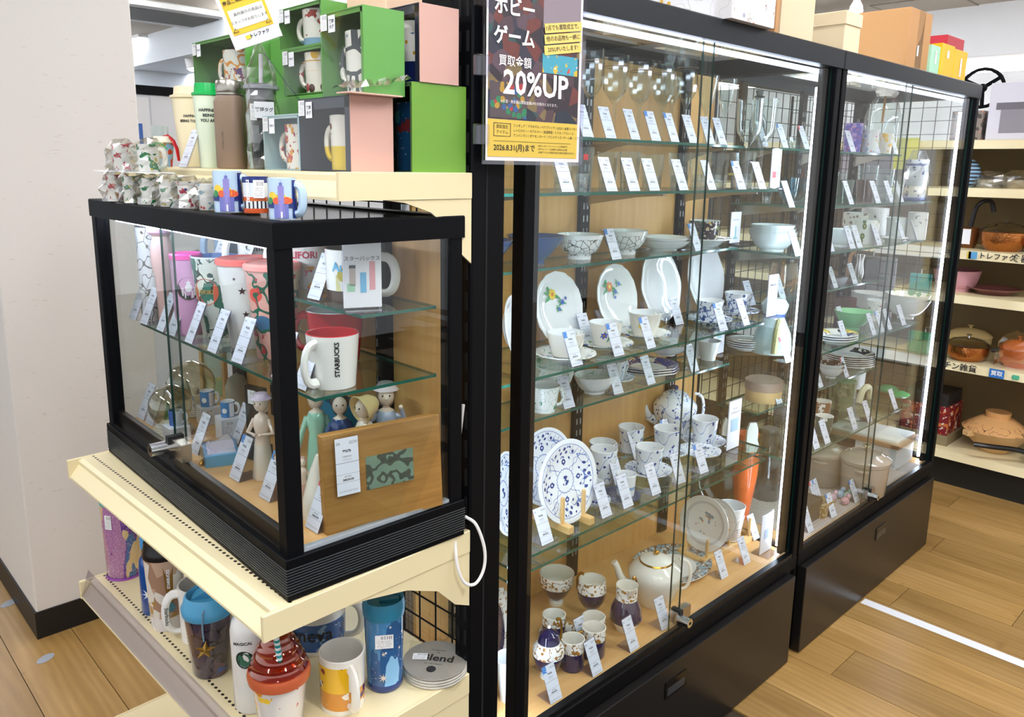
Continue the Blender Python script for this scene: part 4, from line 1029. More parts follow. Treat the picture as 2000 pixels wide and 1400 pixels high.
# ------------------------------------------------------------------ upper shelf: boxed mugs
tF, B = mug_box('pale blue window box with red printed mug', .62, 515, 585, None, ZS, 1.553, LBLUE, LBLUE, M('#8fb0b8', .6))
boxed_mug('white mug printed with red and orange desserts, in pale blue box', B, pat('dessert_print', '#f1ece4', [dict(k='noise', s=60, t=.55, c='#c8503c'), dict(k='spot', s=70, t=.25, c='#e0a030'), dict(k='noise', s=120, t=.62, c='#a83a50')]), .8, .8)
tG, B = mug_box('navy window box with pink side, yellow based mug inside', .62, 585, 685, 768, ZS, 1.573, NAVYB, PINKB, DARKIN, two=True, frame=.016)
YELM = pat('yellow_base_print', '#f0ede6', [dict(k='band', c='#e8c81c', z=(-.01, .034)), dict(k='noise', s=60, t=.56, c='#8a5a3c', z=(.05, .066)), dict(k='stripe', s=140, t=.4, c='#3a3436', z=(.046, .05))], .12, .4)
boxed_mug('white mug with yellow lower half in the navy box', B, YELM, .75, .74)
tH, B = mug_box('tall green gift box at the near shelf end with night sky mug', .714, 720, 805, 910, ZS, 1.597, GREYGREEN, GREENK, DARKIN, stick=False)
boxed_mug('dark blue night sky mug in the tall green box', B, pat('night_sky', '#1d4a74', [dict(k='spot', s=120, t=.1, c='#e8eef2'), dict(k='noise', s=30, t=.6, c='#7a2c34'), dict(k='noise', s=24, t=.58, c='#2f8aa0')]), .8, .78, .0)
tP, B = mug_box('navy box with pink side stacked on the green box', .727, 728, 820, 896, 1.5975, 1.706, NAVYB, PINKB, DARKIN, two=True, frame=.013)
boxed_mug('white mug with navy base and gold flag print, upper navy box', B, pat('navy_base_print', '#efeee8', [dict(k='band', c='#1c2a62', z=(-.01, .03)), dict(k='noise', s=60, t=.58, c='#2c5a9c', z=(.03, .07)), dict(k='spot', s=60, t=.18, c='#d8a83c', z=(.03, .07))]), .8, .8)
tL, B = mug_box('large green box with grey city mug, upper row', .64, 628, 710, 790, 1.5755, 1.692, GREENB, GREENB, M('#3c4438', .6), two=True, frame=.008)
boxed_mug('pale mug with grey round stamps in the large green box', B, pat('stamp_print', '#ebeae4', [dict(k='edge', s=34, t=.09, c='#3f464c'), dict(k='spot', s=34, t=.3, c='#8fa4b4'), dict(k='spot', s=34, t=.14, c='#e8e6de')]), .8, .74)
carton('green gift box standing hidden behind the pale blue box', .70, .80, 1.18, 1.33, ZS, 1.592, GREENB, 'gift_box')
tE, B = mug_box('green box with maple leaf mug, middle row', .70, 553, 630, None, 1.593, 1.668, GREENB, GREENB, M('#5a7a50', .6))
boxed_mug('cream mug with red and brown maple leaves', B, pat('maple_print', '#eee8dc', [dict(k='cells', s=44, t=.36, p=['#b81c34', '#4a3020', '#e8b41c', '#c83c28']), dict(k='stripe', s=60, t=.12, c='#d8a450', z=(.035, .06))]), .85, .86)
tT, B = mug_box('green box with red sailboat mug, topmost row', .70, 545, 628, None, 1.6685, 1.735, GREENB, GREENB, M('#8fa890', .6))
boxed_mug('white mug with orange road and red ship print', B, pat('ship_print', '#ecebe4', [dict(k='noise', s=26, t=.6, c='#d8752c'), dict(k='noise', s=40, t=.62, c='#a83c34'), dict(k='band', c='#7aa4c4', z=(-.01, .012))]), .85, .86)
carton('green gift box at the back left of the upper shelf', .752, .815, 1.45, 1.62, ZS, 1.6165, GREENB, 'gift_box')
tA, B = mug_box('green window box with fireworks mug at the far end, upper row', .69, 378, 480, None, 1.6175, 1.712, GREENB, GREENB, DARKIN)
boxed_mug('white mug with orange tower and purple gate print', B, pat('tower_print', '#f0eee8', [dict(k='noise', s=50, t=.56, c='#8a3c6c', z=(-.01, .035)), dict(k='vine', s=34, t=.03, c='#e8952c'), dict(k='noise', s=50, t=.62, c='#5a3a80')]), .85, .72)
carton('green gift box behind the clear bagged bottle', .735, .81, 1.345, 1.415, ZS, 1.70, GREENB, 'gift_box')
carton('peach coloured box at the top behind the green boxes', .745, .815, 1.06, 1.17, 1.70, 1.745, M('#e8c4a4', .6), 'gift_box')
# crushed plastic packet lying on the lower pink box
R_ = random.Random(5); mb = MB(); N = 12
V = []; Fc = []
for i in range(N + 1):
    for j in range(7):
        V.append((.0 + .105 * i / N, -.03 + .045 * j / 6, .006 + .012 * R_.random() * (1 if 0 < i < N else .4) + .018 * (i / N) ** 2))
for i in range(N):
    for j in range(6): Fc.append((i * 7 + j, (i + 1) * 7 + j, (i + 1) * 7 + j + 1, i * 7 + j + 1))
mb.add(V, Fc)
t = thing('plastic_packet', 'crumpled clear packet with pink card lying across the lower pink box', 'packet', (.60, .968, 1.5735), .05)
mb.build('film', BAG, t); MB().box(.005, .095, -.02, .012, 0, .002).build('card', M('#d8b4a4', .5), t)

# ------------------------------------------------------------------ upper shelf: cups and bottles
def paper_cup(label, p, w_px, h_px, body, lidm, lines, letter):
    k = pxm(p); r = w_px * k / 2; h = h_px * k; t = thing('travel_cup', label, 'cup', p, facecam(p))
    rb = r * .68; rt = r * .92; hb_ = h * .86
    MB().lathe([(0, 0), (rb, 0), (rb, .002), (rt, hb_), (0, hb_)], 32, 0).build('body', body, t)
    MB().lathe([(0, h * .99), (rt * .84, h), (rt * .86, h * .985), (rt * .9, h * .90), (r, h * .885), (r, h * .86), (rt, h * .85), (0, h * .85)], 32, 0).build('lid', lidm, t)
    for s, size, zf in lines:
        rr = rb + (rt - rb) * zf / .86 + .0007
        lettering(s, size, INK, t, (0, 0, h * zf), bend=rr, bold=.00022)
    return t
CRM = M('#efe2bc', .4); MINT = M('#dfe9cf', .4)
p = ux(384, .688, ZS); t = paper_cup('tall cream travel cup with cream lid and black lettering', p, 82, 150, CRM, CRM, [('HAPPINESS IS', .0068, .63), ('BEING TOGETHER', .0068, .57)], INK)
p = ux(413, .638, ZS); paper_cup('tall pale green travel cup with bright green lid', p, 58, 158, MINT, M('#17b356', .3), [('HAPPINESS', .0072, .68), ('BEING', .0072, .62), ('YOU ARE', .0072, .56)], INK)
p = ux(457, .622, ZS); k = pxm(p); t = thing('bottle', 'square brown water bottle with steel cap and small vertical lettering', 'bottle', p, facecam(p) - .35)
a = 27 * k; h = 138 * k
MB().lathe([(0, 0), (a * 1.05, 0), (a * 1.12, .003), (a * 1.12, h * .9), (a * .95, h * .99), (a * .8, h)], 24, 0, wav=(4, .09)).build('body', M('#8c7560', .38), t, (0, 0, 0), (0, 0, PI / 4))
MB().lathe([(a * .98, h), (a * .98, h + 3 * k), (a * .93, h + 4 * k), (a * .97, h + 6 * k), (a * .97, h + 24 * k), (a * .9, h + 27 * k), (0, h + 27 * k)], 28, 0).build('cap', STEEL, t)
lettering('COFFEE LOVERS', .0042, INK, t, (-.006, -a * 1.17, h * .38), (0, -PI / 2, 0))
# clear bagged bottle
p = ux(517, .645, ZS); k = pxm(p); t = thing('bottle', 'clear drinking bottle with grey straw lid inside a plastic bag', 'bottle', p, facecam(p))
MB().lathe([(0, 0), (20 * k, 0), (22 * k, 3 * k), (24 * k, 90 * k), (26 * k, 130 * k), (24 * k, 132 * k), (20 * k, 6 * k), (0, 5 * k)], 26, 0).build('body', CRYSTAL_D, t)
MB().lathe([(0, 0), (19 * k, 0), (19 * k, 55 * k), (0, 56 * k)], 20, 0).build('contents', M('#3c4650', .4), t, (0, 0, 5 * k))
MB().lathe([(26 * k, 130 * k), (27 * k, 148 * k), (33 * k, 150 * k), (33 * k, 156 * k), (24 * k, 160 * k), (0, 161 * k)], 26, 0).build('lid', M('#9a9ca2', .4), t)
MB().tube([(0, 0, 158 * k), (2 * k, 0, 215 * k)], 4 * k, 10).build('straw', M('#d8d4de', .3), t)
sticker(t, -16 * k, -34 * k, 106 * k, 12 * k, 30 * k, 0.2)
kanri(t, 4 * k, -36 * k, 110 * k, 36 * k, 30 * k, 0.)
bg = MB(); crumple(bg, 30 * k, 28 * k, 1 * k, 235 * k, 14, 14, 0, .1, .12, 3); bg.build('bag', BAG, t)
# yellow notice
p = EYEP + ray(487, 36) * 1.17
t = thing('notice_board', 'tilted yellow and white notice asking customers about high shelves', 'sign', p, rot=(0, -math.radians(20), facecam(p) - .12))
k = pxm(p); W_, H_ = 96 * k, 128 * k
MB().bbox(-W_ / 2, W_ / 2, 0, .004, -H_ / 2, H_ / 2, .001).build('frame', M('#e8e8ea', .35), t, (0, 0, .012))
MB().box(-W_ * .42, W_ * .42, -.0006, .0002, -H_ * .30, H_ * .42).build('yellow_print', M('#e3bd2c', .5), t, (0, 0, .012))
MB().box(-W_ * .36, W_ * .36, -.0012, -.0005, -H_ * .22, H_ * .06).build('white_field', M('#eceae2', .5), t, (0, 0, .012))
lettering('商品ご検討のお客様', W_ * .088, INK, t, (0, -.0016, .012 + H_ * .17), bold=.0001)
lettering('高所展示の商品は', W_ * .075, INK, t, (.002, -.0016, .012 - H_ * .02))
lettering('スタッフがお取りします', W_ * .07, INK, t, (0, -.0016, .012 - H_ * .13))
lettering('トレファク', W_ * .085, INK, t, (.006, -.0010, .012 - H_ * .37), bold=.0002)
for s in (-1, 1): MB().tube([(s * W_ * .34 - .004, -.0014, .012 - H_ * .26), (s * W_ * .34 + .004, -.0014, .012 - H_ * .26), (s * W_ * .34, -.0014, .012 - H_ * .2), (s * W_ * .34 - .004, -.0014, .012 - H_ * .26)], .0004, 4).build('hanger_icon', INK, t)
MB().box(-.015, -.008, -.0014, -.0006, .012 - H_ * .40, .012 - H_ * .345).build('logo_cube', M('#e8c82c', .5), t)
MB().tube([(0, .006, -.05), (.045, .03, -.2)], .002, 6).build('holder_rod', ACRYL, t)
# ribbon cup and its card at the far end
p = ux(322, .605, ZS); k = pxm(p); t = thing('ornament_cup', 'small red and blue patchwork paper cup with cream lid and red ribbon', 'cup', p, facecam(p))
PATCH = pat('patchwork_print', '#c84c28', [dict(k='cells', s=60, p=['#c83a24', '#8fb4d8', '#b08030', '#d86a28'])], .4)
MB().lathe([(0, 0), (14 * k, 0), (19 * k, 46 * k), (0, 46 * k)], 22, 0).build('body', PATCH, t)
MB().lathe([(20 * k, 45 * k), (22 * k, 47 * k), (21 * k, 51 * k), (18 * k, 53 * k), (17 * k, 58 * k), (0, 58 * k)], 22, 0).build('lid', M('#efe4cf', .4), t)
MB().tube([(0, -8 * k, 58 * k), (8 * k, -10 * k, 60 * k), (18 * k, -16 * k, 50 * k), (24 * k, -18 * k, 34 * k), (26 * k, -16 * k, 12 * k)], [2 * k, 3 * k, 4 * k, 4 * k, 3 * k], 6, 0, True, .4).build('ribbon', M('#c41420', .5), t)
p = ux(357, .592, ZS); price(p.x, p.y, ZS, 'x', 'w', 'white price card before the tall cream travel cup', .95)
stand = ux(316, .625, ZS); tumbler_glass('clear glass cup behind the patchwork paper cup', stand, 34, 78, CRYSTAL, .9)

# ------------------------------------------------------------------ on top of the small case
ZC = 1.4045
def city_mug(label, u, x):
    p = ux(u, x, ZC); k = pxm(p); r = 27 * k; h = 78 * k; rc = facecam(p)
    t = thing('mug', label, 'mug', p, rc)
    SKY = M('#b9d2e8', .15, 0, .5, 0, .4)
    MB().lathe(cup_prof(r * .97, r, h, .003), 30, 0).build('body', [SKY], t)
    NV, PU, PU2, OR, YE, GR_ = M('#1c2f74', .2), M('#6f74b8', .2), M('#8f86c8', .2), M('#e2603a', .2), M('#f0c83c', .2), M('#2c8a4a', .2)
    r2 = r + .0004
    hb = MB(); handle(hb, r, h * .12, h * .86, r * .62, .0045, -.35); hb.build('handle', SKY, t)
    S = [('rect', r * .75, r * 1.7, 0.002, h - .002, 0), ('rect', -r * 1.3, r * .75, h * .28, h * .44, 0)]
    wrap(t, 'navy_print', S, r2, [NV])
    S = [('poly', disc(-r * .75, h * .56, r * .34), 0), ('poly', disc(-r * .1, h * .5, r * .4), 0), ('poly', disc(r * .45, h * .47, r * .25), 0)]
    wrap(t, 'sun_print', S, r2 + .0002, [YE])
    S = [('poly', disc(-r * .95, h * .46, r * .25), 1), ('poly', disc(-r * .45, h * .46, r * .25), 0), ('poly', disc(r * .3, h * .47, r * .26), 0), ('poly', disc(r * .6, h * .46, r * .18), 0)]
    wrap(t, 'hill_print', S, r2 + .0004, [OR, GR_])
    S = [('rect', -r * .62, -r * .22, .002, h * .38, 0), ('rect', r * .02, r * .42, .002, h * .38, 0), ('rect', -r * .3, r * .12, .002, h * .82, 1), ('rect', -r * .2, r * .02, h * .82, h * .9, 0), ('poly', [(-r * .11, h * .9), (-r * .07, h * .9), (-r * .09, h * .985)], 0), ('rect', -r * .14, -r * .02, .002, h * .2, 2)]
    wrap(t, 'tower_print', S, r2 + .0006, [PU, PU2, M('#dfe6ee', .2)])
    return t
city_mug('pale blue mug with purple tower print, left of the pair', 447, .536)
city_mug('pale blue mug with purple tower print, right of the pair, on the case corner', 553, .529)
p = ux(502, .565, ZC); t = thing('mug', 'navy and orange printed mug wrapped between the two tower mugs', 'mug', p, facecam(p)); k = pxm(p)
MB().lathe(cup_prof(24 * k, 25 * k, 68 * k, .003), 28, 0).build('body', [pat('brick_hall_print', '#dfe6ec', [dict(k='band', c='#1c2f74', z=(.045, .06)), dict(k='stripe', s=170, ax='X', t=.4, c='#2a1c20', z=(.006, .02)), dict(k='band', c='#d06424', z=(.018, .024)), dict(k='band', c='#c8562c', z=(-.01, .007))])], t)
lettering('STARBUCKS', .0062, PAPER, t, (-.012, -26 * k * .9, 42 * k), (0, PI / 2, -.4), bold=.0003)
sticker(t, .004, -25.6 * k, 46 * k, 20 * k, 34 * k, 0)
# bagged little mugs
def bag_mug(label, u, x, z, cols, seed, hang=-.4, w_=34, h_=50):
    p = ux(u, x, z); k = pxm(p); t = thing('mini_mug', label, 'mug', p, facecam(p)); r = w_ * k / 2; h = h_ * k
    MB().lathe(cup_prof(r * .95, r, h, .002), 20, 0).build('body', [pat('mini_print_%d' % seed, '#efeeea', [dict(k='noise', s=70, t=.57, c=cols[0]), dict(k='spot', s=90, t=.2, c=cols[1])])], t)
    hb = MB(); handle(hb, r, h * .15, h * .85, r * .6, .003, hang); hb.build('handle', M('#f0efe9', .2), t)
    MB().tube([(r * .5, -r * .5, h * 1.02), (r * 1.1, -r * .3, h * 1.05), (r * 1.7, 0, h * .85)], .0016, 6, 0, True, .5).build('ribbon', M(cols[2], .5), t)
    mb = MB(); crumple(mb, r * 1.55, r * 1.5, .0006, h * 1.2, 12, 6, 0, .2, .5, seed); mb.build('bag', BAG, t)
G1, G2, R1 = '#1f7a4a', '#c8b43c', '#b82a38'
bag_mug('bagged mini mug with red ribbon at the far left of the lower row', 228, .507, ZC, (R1, '#d8a0a0', '#b01c2c'), 11)
bag_mug('bagged mini mug with green print, second in the lower row', 260, .512, ZC, (G1, G2, '#2fae3c'), 12)
bag_mug('bagged mini mug with green ribbon, third in the lower row', 294, .517, ZC, (G1, '#8fae8a', '#2fae3c'), 13)
bag_mug('bagged mini mug with green label, fourth in the lower row', 331, .521, ZC, (G1, G2, '#3c9a50'), 14)
bag_mug('bagged mini mug with red flowers and navy print', 369, .527, ZC, ('#a82a40', '#26407c', '#d8d8d8'), 15, w_=38)
bag_mug('bagged mini mug with pale blue print beside the tower mug', 407, .532, ZC, ('#8fb8c8', '#c84c40', '#d8d8d8'), 16)
bag_mug('bagged mini mug with red handle line, upper row', 240, .512, ZC + .056, (R1, '#c8a0a0', '#c41c2c'), 17)
bag_mug('bagged mini mug with green siren print and green ribbon, upper row', 292, .525, ZC + .056, (G1, G2, '#34b43c'), 18, w_=42, h_=52)
carton('flat white card sheet under the upper row of bagged mini mugs', .499, .55, 1.42, 1.70, ZC + .0545, ZC + .0555, PAPER, 'card_sheet', 'card')
# ------------------------------------------------------------------ inside the small case: lower glass shelf
ZK = 1.1525
def travel(label, p, w_px, h_px, mat, lidm=None, lid='flat', r0k=.72, ring=None, name='tumbler', inner=None, cat='tumbler', rz=None):
    k = pxm(p); r = w_px * k / 2; h = h_px * k; t = thing(name, label, cat, p, facecam(p) if rz is None else rz)
    prof = [(0, .001), (r * r0k * .95, 0), (r * r0k, .003), (r * (r0k + (1 - r0k) * .5), h * .5), (r, h - .003), (r + .0008, h), (r - .002, h), (r * r0k * .9, h * .3), (0, h * .3)]
    MB().lathe(prof, 32, [0, 0, 0, 0, 1, 1, 2, 2]).build('body', [mat, ring or mat, inner or mat], t)
    if lidm:
        if lid == 'flat':
            pr_ = [(r * .97, h - .004), (r * 1.05, h - .003), (r * 1.06, h + .005), (r * .95, h + .008), (r * .9, h + .006), (0, h + .006)]
        elif lid == 'dome':
            pr_ = [(r * 1.03, h - .004), (r * 1.05, h + .01), (r * .9, h + .02), (r * .5, h + .03), (0, h + .03)]
        else:
            pr_ = [(r * .98, h - .004), (r * .98, h + .03), (r * .9, h + .034), (0, h + .034)]
        MB().lathe(pr_, 30, 0).build('lid', lidm, t)
    return t
def emblem(t, r, s, z, R, cdark, clight):
    """round two-tone siren style emblem"""
    S = [('poly', disc(s, z, R, 26), 0)]
    wrap(t, 'emblem', S, r, [cdark])
    S = [('poly', star(s, z + R * .5, R * .3), 0), ('poly', disc(s, z + R * .08, R * .3, 16, 1.25), 0), ('rect', s - R * .55, s - R * .42, z - R * .6, z + R * .1, 0), ('rect', s - R * .34, s - R * .24, z - R * .8, z - R * .2, 0), ('rect', s + R * .42, s + R * .55, z - R * .6, z + R * .1, 0), ('rect', s + R * .24, s + R * .34, z - R * .8, z - R * .2, 0)]
    wrap(t, 'emblem_figure', S, r + .0004, [clight])
LEAF = pat('leaf_line_print', '#eff0f2', [dict(k='vine', s=34, t=.012, c='#5a5248'), dict(k='edge', s=26, t=.012, c='#8a8070', st=(1, 1, .5))], .35)
travel('white bottle with line drawn leaves and black cap', ux(301, .598, ZK), 46, 178, LEAF, M('#1a1a1c', .4), 'tall', .92, name='bottle', cat='bottle')
p = ux(326, .598, ZK); k = pxm(p); t = thing('bottle', 'slim pale pink embossed bottle with lilac cap', 'bottle', p, facecam(p))
PKB = pat('pink_emboss', '#ecc4bc', [dict(k='soft', s=60, t=.2, c='#d8a8a0')], .4, 0, .5)
MB().lathe([(0, 0), (13 * k, 0), (14 * k, 2 * k), (15 * k, 90 * k), (21 * k, 120 * k), (20 * k, 150 * k), (15 * k, 170 * k), (22 * k, 176 * k), (22 * k, 178 * k)], 26, 0).build('body', PKB, t)
MB().lathe([(23 * k, 176 * k), (25 * k, 178 * k), (25 * k, 196 * k), (22 * k, 201 * k), (0, 202 * k)], 26, 0).build('cap', M('#e8a8d8', .35), t)
p = ux(360, .642, ZK); t = travel('wide white jar tumbler with beige lid and yellow clip', p, 72, 105, M('#f2f2f2', .35), M('#efe8d8', .4), 'tall', .9)
MB().bbox(-.003, .003, -.006, 0, 0, .028, .001).build('clip', M('#e8b41c', .4), t, (-.026, -.022, .085))
p = ux(372, .595, ZK); k = pxm(p); t = travel('pink tumbler with dark round siren emblem and hot pink lid', p, 58, 150, M('#dda6cc', .3), M('#ee4aa4', .3), 'flat', .85)
emblem(t, 28.2 * k, 2 * k, 92 * k, 22 * k, M('#3a2e30', .4), M('#efeaea', .4))
PALM = pat('palm_print', '#dfe2d4', [dict(k='noise', s=36, t=.53, c='#3f7a68', st=(1, 1, .6)), dict(k='noise', s=50, t=.6, c='#244a44'), dict(k='vine', s=20, t=.008, c='#3a3a34')], .3)
p = ux(428, .627, ZK); k = pxm(p); t = travel('open tumbler with green palm trees and orange sun disc', p, 88, 158, PALM, None, ring=M('#e6ecf2', .2), inner=M('#3c6cae', .3), r0k=.66)
wrap(t, 'sun_disc', [('poly', disc(-22 * k, 92 * k, 26 * k, 26), 0)], (lambda z, k=k: 44 * k * (.66 + .34 * z / (158 * k)) + .0008), [M('#d8674c', .4)])
t_ = wall_text('WAIKIKI', .011, M('#c89c58', .4), t, (lambda z, k=k: 44 * k * (.66 + .34 * z / (158 * k)) + .0006), -26 * k, 92 * k, .0002, False)
STARW = pat('white_emboss', '#ecebe4', [dict(k='soft', s=70, t=.12, c='#d8d6cc')], .3, 0, .5)
p = ux(487, .632, ZK); k = pxm(p); t = travel('white tumbler with brown stars and coral lid', p, 104, 165, STARW, M('#ec6a60', .25), 'flat', .66, ring=M('#d8a868', .3, .5))
wrap(t, 'star_print', [('poly', star(-8 * k, 115 * k, 8 * k), 0), ('poly', star(-3 * k, 70 * k, 7 * k), 0), ('poly', star(22 * k, 132 * k, 5 * k), 0), ('poly', star(-22 * k, 138 * k, 4 * k), 0), ('poly', star(26 * k, 92 * k, 5 * k), 0)], (lambda z, k=k: 52 * k * (.66 + .34 * z / (165 * k)) + .0008), [M('#3a2420', .4)])
HIB = pat('hibiscus_print', '#e9b0a2', [dict(k='cells', s=24, t=.42, p=['#f0e8dc', '#3f8a70', '#e05a4c', '#4a7a9c', '#d8c8a0']), dict(k='vine', s=30, t=.03, c='#2c6a54'), dict(k='noise', s=60, t=.64, c='#c83c44')], .3)
p = ux(540, .632, ZK); travel('pink tumbler with tropical flowers and pale coral lid', p, 104, 175, HIB, M('#f0988c', .25), 'flat', .68, ring=M('#d8a868', .3, .5))
cards_x(ZK, .558, [(258, 'w', 'in the small case, first from the far end'), (280, 'w', 'in the small case, second from the far end'), (312, 'w', 'before the pink embossed bottle'), (333, 'w', 'before the wide white jar tumbler'), (368, 'w', 'before the pink siren tumbler'), (413, 'w', 'before the palm tree tumbler'), (462, 'w', 'before the brown star tumbler'), (540, 'w', 'behind the near corner post of the case'), (585, 'w', 'on the case shelf beside the white red-lined mug')])
# upper glass shelf of the case
ZU = 1.2635
def big_mug(label, p, w_px, h_px, mat, inner, hang, r0k=.96, hm=None):
    k = pxm(p); r = w_px * k / 2; h = h_px * k; t = thing('mug', label, 'mug', p, facecam(p))
    pr_ = cup_prof(r * r0k, r, h, .0035); mi = [0] * 9 + [1] * (len(pr_) - 10)
    MB().lathe(pr_, 36, mi).build('body', [mat, inner], t)
    hb = MB(); handle(hb, r, h * .14, h * .86, r * .62, .0055, hang, 0, 1.5); hb.build('handle', hm or mat, t)
    return t, r, h
BRN = M('#4a3428', .3)
p = ux(692, .70, ZU); AUS = pat('brown_base_white', '#efede4', [dict(k='band', c='#4a3226', z=(-.01, .019))], .12, .4)
t, r, h = big_mug('white and brown mug with blue lettering and green hill, upper shelf of the small case', p, 108, 100, AUS, BRN, -.35, hm=M('#efede4', .15))
lettering('Australia', .0205, M('#5ab0d8', .3), t, (0, 0, h * .68), bend=r + .0006, bold=.0004)
lettering('STARBUCKS', .0042, INK, t, (0, 0, h * .58), bend=r + .0006, bold=.0002); lettering('COFFEE', .0042, INK, t, (0, 0, h * .53), bend=r + .0006, bold=.0002)
wrap(t, 'hill_print', [('poly', [(-.03, .019), (.0, .019), (.012, .026), (.0, .034), (-.015, .042), (-.03, .045)], 0), ('poly', disc(-.016, .045, .011, 18), 1)], r + .0005, [M('#efe7a8', .3), M('#b8a83c', .3)])
p = ux(600, .715, ZU); t, r, h = big_mug('white mug with red lettering, orange bird and red rim, behind the case corner post', p, 100, 98, pat('fruit_print', '#f0ece6', [dict(k='noise', s=46, t=.58, c='#c83a5c', z=(.0, .034)), dict(k='noise', s=40, t=.6, c='#e8a030', z=(.0, .04))], .15, .4), M('#d8262c', .2), PI * .9)
lettering('CALIFORNIA', .0165, M('#c82a4a', .3), t, (-.003, 0, h * .66), bend=r + .0006, bold=.0005)
p = ux(506, .70, ZU); t, r, h = big_mug('white mug with black lettering and pink blossoms, middle of the upper case shelf', p, 76, 92, pat('blossom_print', '#f1efe9', [dict(k='spot', s=60, t=.28, c='#d86a8c', x=(-.05, 0), z=(.0, .05)), dict(k='spot', s=50, t=.25, c='#d8c25c', x=(0, .05), z=(0, .045))], .15, .4), PORC, PI)
lettering('China', .02, INK, t, (0, 0, h * .66), bend=r + .0006, bold=.0004)
big_mug('white mug at the back of the upper case shelf', ux(455, .705, ZU), 66, 86, M('#8fa8bc', .3), PORC, PI)
cards_x(ZU, .645, [(412, 'w', 'on the upper case shelf, first from the far end'), (465, 'w', 'on the upper case shelf before the blossom mug'), (612, 'w', 'leaning before the red lettered mug')])
t = acryl_sign('white upright sign with three printed tumblers before the brown and white mug', ux(709, .655, ZU + .0005), 74, 132, [('スターバックス', .0078, .76, 0)], face=facecam(ux(709, .655, ZU)) + .18, pic=[('#c8b8b0', -.26, .36, .16, .27), ('#5a5e68', -.26, .62, .17, .05), ('#7ec0e8', .02, .26, .16, .30), ('#eaa8b0', .26, .30, .15, .42), ('#a8d8b8', -.3, .28, .2, .12)], z_pic=.4)
# red and white mugs on the lower shelf
p = ux(657, .70, ZK); t, r, h = big_mug('red mug with white inside behind the white one', p, 112, 98, M('#b01826', .18, 0, .5, 0, .5), PORC, PI * .85, r0k=.8)
p = ux(652, .61, ZK); t, r, h = big_mug('white mug with red inside and black vertical lettering', p, 102, 104, M('#f0efea', .15, 0, .5, 0, .5), M('#b5121e', .18, 0, .5, 0, .4), PI + .85, r0k=.84)
wall_text('STARBUCKS', .0098, INK, t, (lambda z, r=r, h=h: r * (.84 + .16 * z / h)), .006, h * .58, .00035)

# ------------------------------------------------------------------ inside the small case: floor of the case
ZF = .9382
def snow_globe(label, p, w_px, seed):
    k = pxm(p); r = w_px * k / 2; t = thing('snow_globe', label, 'snow globe', p, facecam(p))
    MB().lathe([(0, 0), (r * .86, 0), (r * .9, r * .1), (r * .78, r * .3), (r * .7, r * .38), (0, r * .38)], 28, 0).build('base', M('#e9e6de', .35), t)
    for i in range(4): MB().lathe([(r * (.9 - .05 * i), r * (.06 + .08 * i)), (r * (.93 - .05 * i), r * (.09 + .08 * i)), (r * (.88 - .05 * i), r * (.12 + .08 * i))], 28, 0).build('base_ring', M('#c8b890', .3, .4), t)
    MB().ball((0, 0, r * 1.28), r, 1, 1, 1, 0, 28, 16).build('globe', GLOBE, t)
    s = MB().lathe([(0, r * .4), (r * .62, r * .42), (r * .4, r * .62), (0, r * .72)], 18, 0).build('snow_mound', M('#e8e8e2', .6), t)
    MB().lathe([(r * .22, r * .62), (r * .02, r * 1.5), (0, r * 1.5)], 9, 0).build('tree', M('#4a7a44' if seed else '#8fa090', .6), t, (-r * .15, 0, 0))
    MB().ball((r * .2, -r * .1, r * .98), r * .14, 1, 1, 1.3).build('house', M('#c8622c' if seed else '#d8d4c8', .5), t)
    return t
snow_globe('snow globe with green tree in front, on the case floor', ux(338, .575, ZF), 84, 1)
snow_globe('larger snow globe behind with silver branches', ux(376, .655, ZF), 92, 0)
def mini_on_box(label, blabel, u, x, w_px, hb_):
    p = ux(u, x, ZF); k = pxm(p); a = w_px * k / 2
    t = thing('carton', blabel, 'box', p, facecam(p) + .3); MB().bbox(-a, a, -a, a, 0, hb_ * k, .001).build('body', M('#e2e4ea', .5), t); sticker(t, -a * .3, -a - .0005, hb_ * k * .62, a * .9, hb_ * k * .6, 0)
    p2 = p + Vector((0, 0, hb_ * k + .0005)); m_ = thing('mini_mug', label, 'mug', p2, facecam(p2)); r = 13.5 * k; h = 30 * k
    MB().lathe(cup_prof(r * .96, r, h, .002), 24, [0] * 9 + [1] * 8).build('body', [M('#3f86c4', .2), PORC], m_)
    wrap(m_, 'white_print', [('poly', disc(-r * .5, h * .45, r * .38), 0), ('rect', r * .2, r * 1.0, .001, h * .95, 0)], r + .0004, [M('#eef0f2', .3)])
    hb = MB(); handle(hb, r, h * .15, h * .85, r * .62, .0022, -.2); hb.build('handle', PORC, m_)
mini_on_box('tiny blue and white mug on the left white carton', 'small white carton under the left tiny mug', 408, .655, 36, 34)
mini_on_box('tiny blue and white mug on the right white carton', 'small white carton under the right tiny mug', 448, .645, 40, 44)
p = ux(346, .565, ZF); k = pxm(p); t = thing('mini_mug', 'tiny blue and white mug beside the front snow globe', 'mug', p + Vector((0, 0, .03)), facecam(p))
MB().lathe(cup_prof(12 * k, 13 * k, 28 * k, .002), 22, 0).build('body', [pat('tiny_half', '#eef0f2', [dict(k='band', c='#4a6cb4', x=(-.05, 0))])], t)
hb = MB(); handle(hb, 13 * k, 5 * k, 24 * k, 8 * k, .002, -.2); hb.build('handle', PORC, t)
carton('small white carton under the tiny mug by the front snow globe', .545, .585, p.y - .022, p.y + .022, ZF, ZF + .0295, M('#e2e4ea', .5), 'carton')
p = onz(432, 895, ZF); t = thing('gift_case', 'open pale blue gift box with clear lid and white card', 'box', p, -.35)
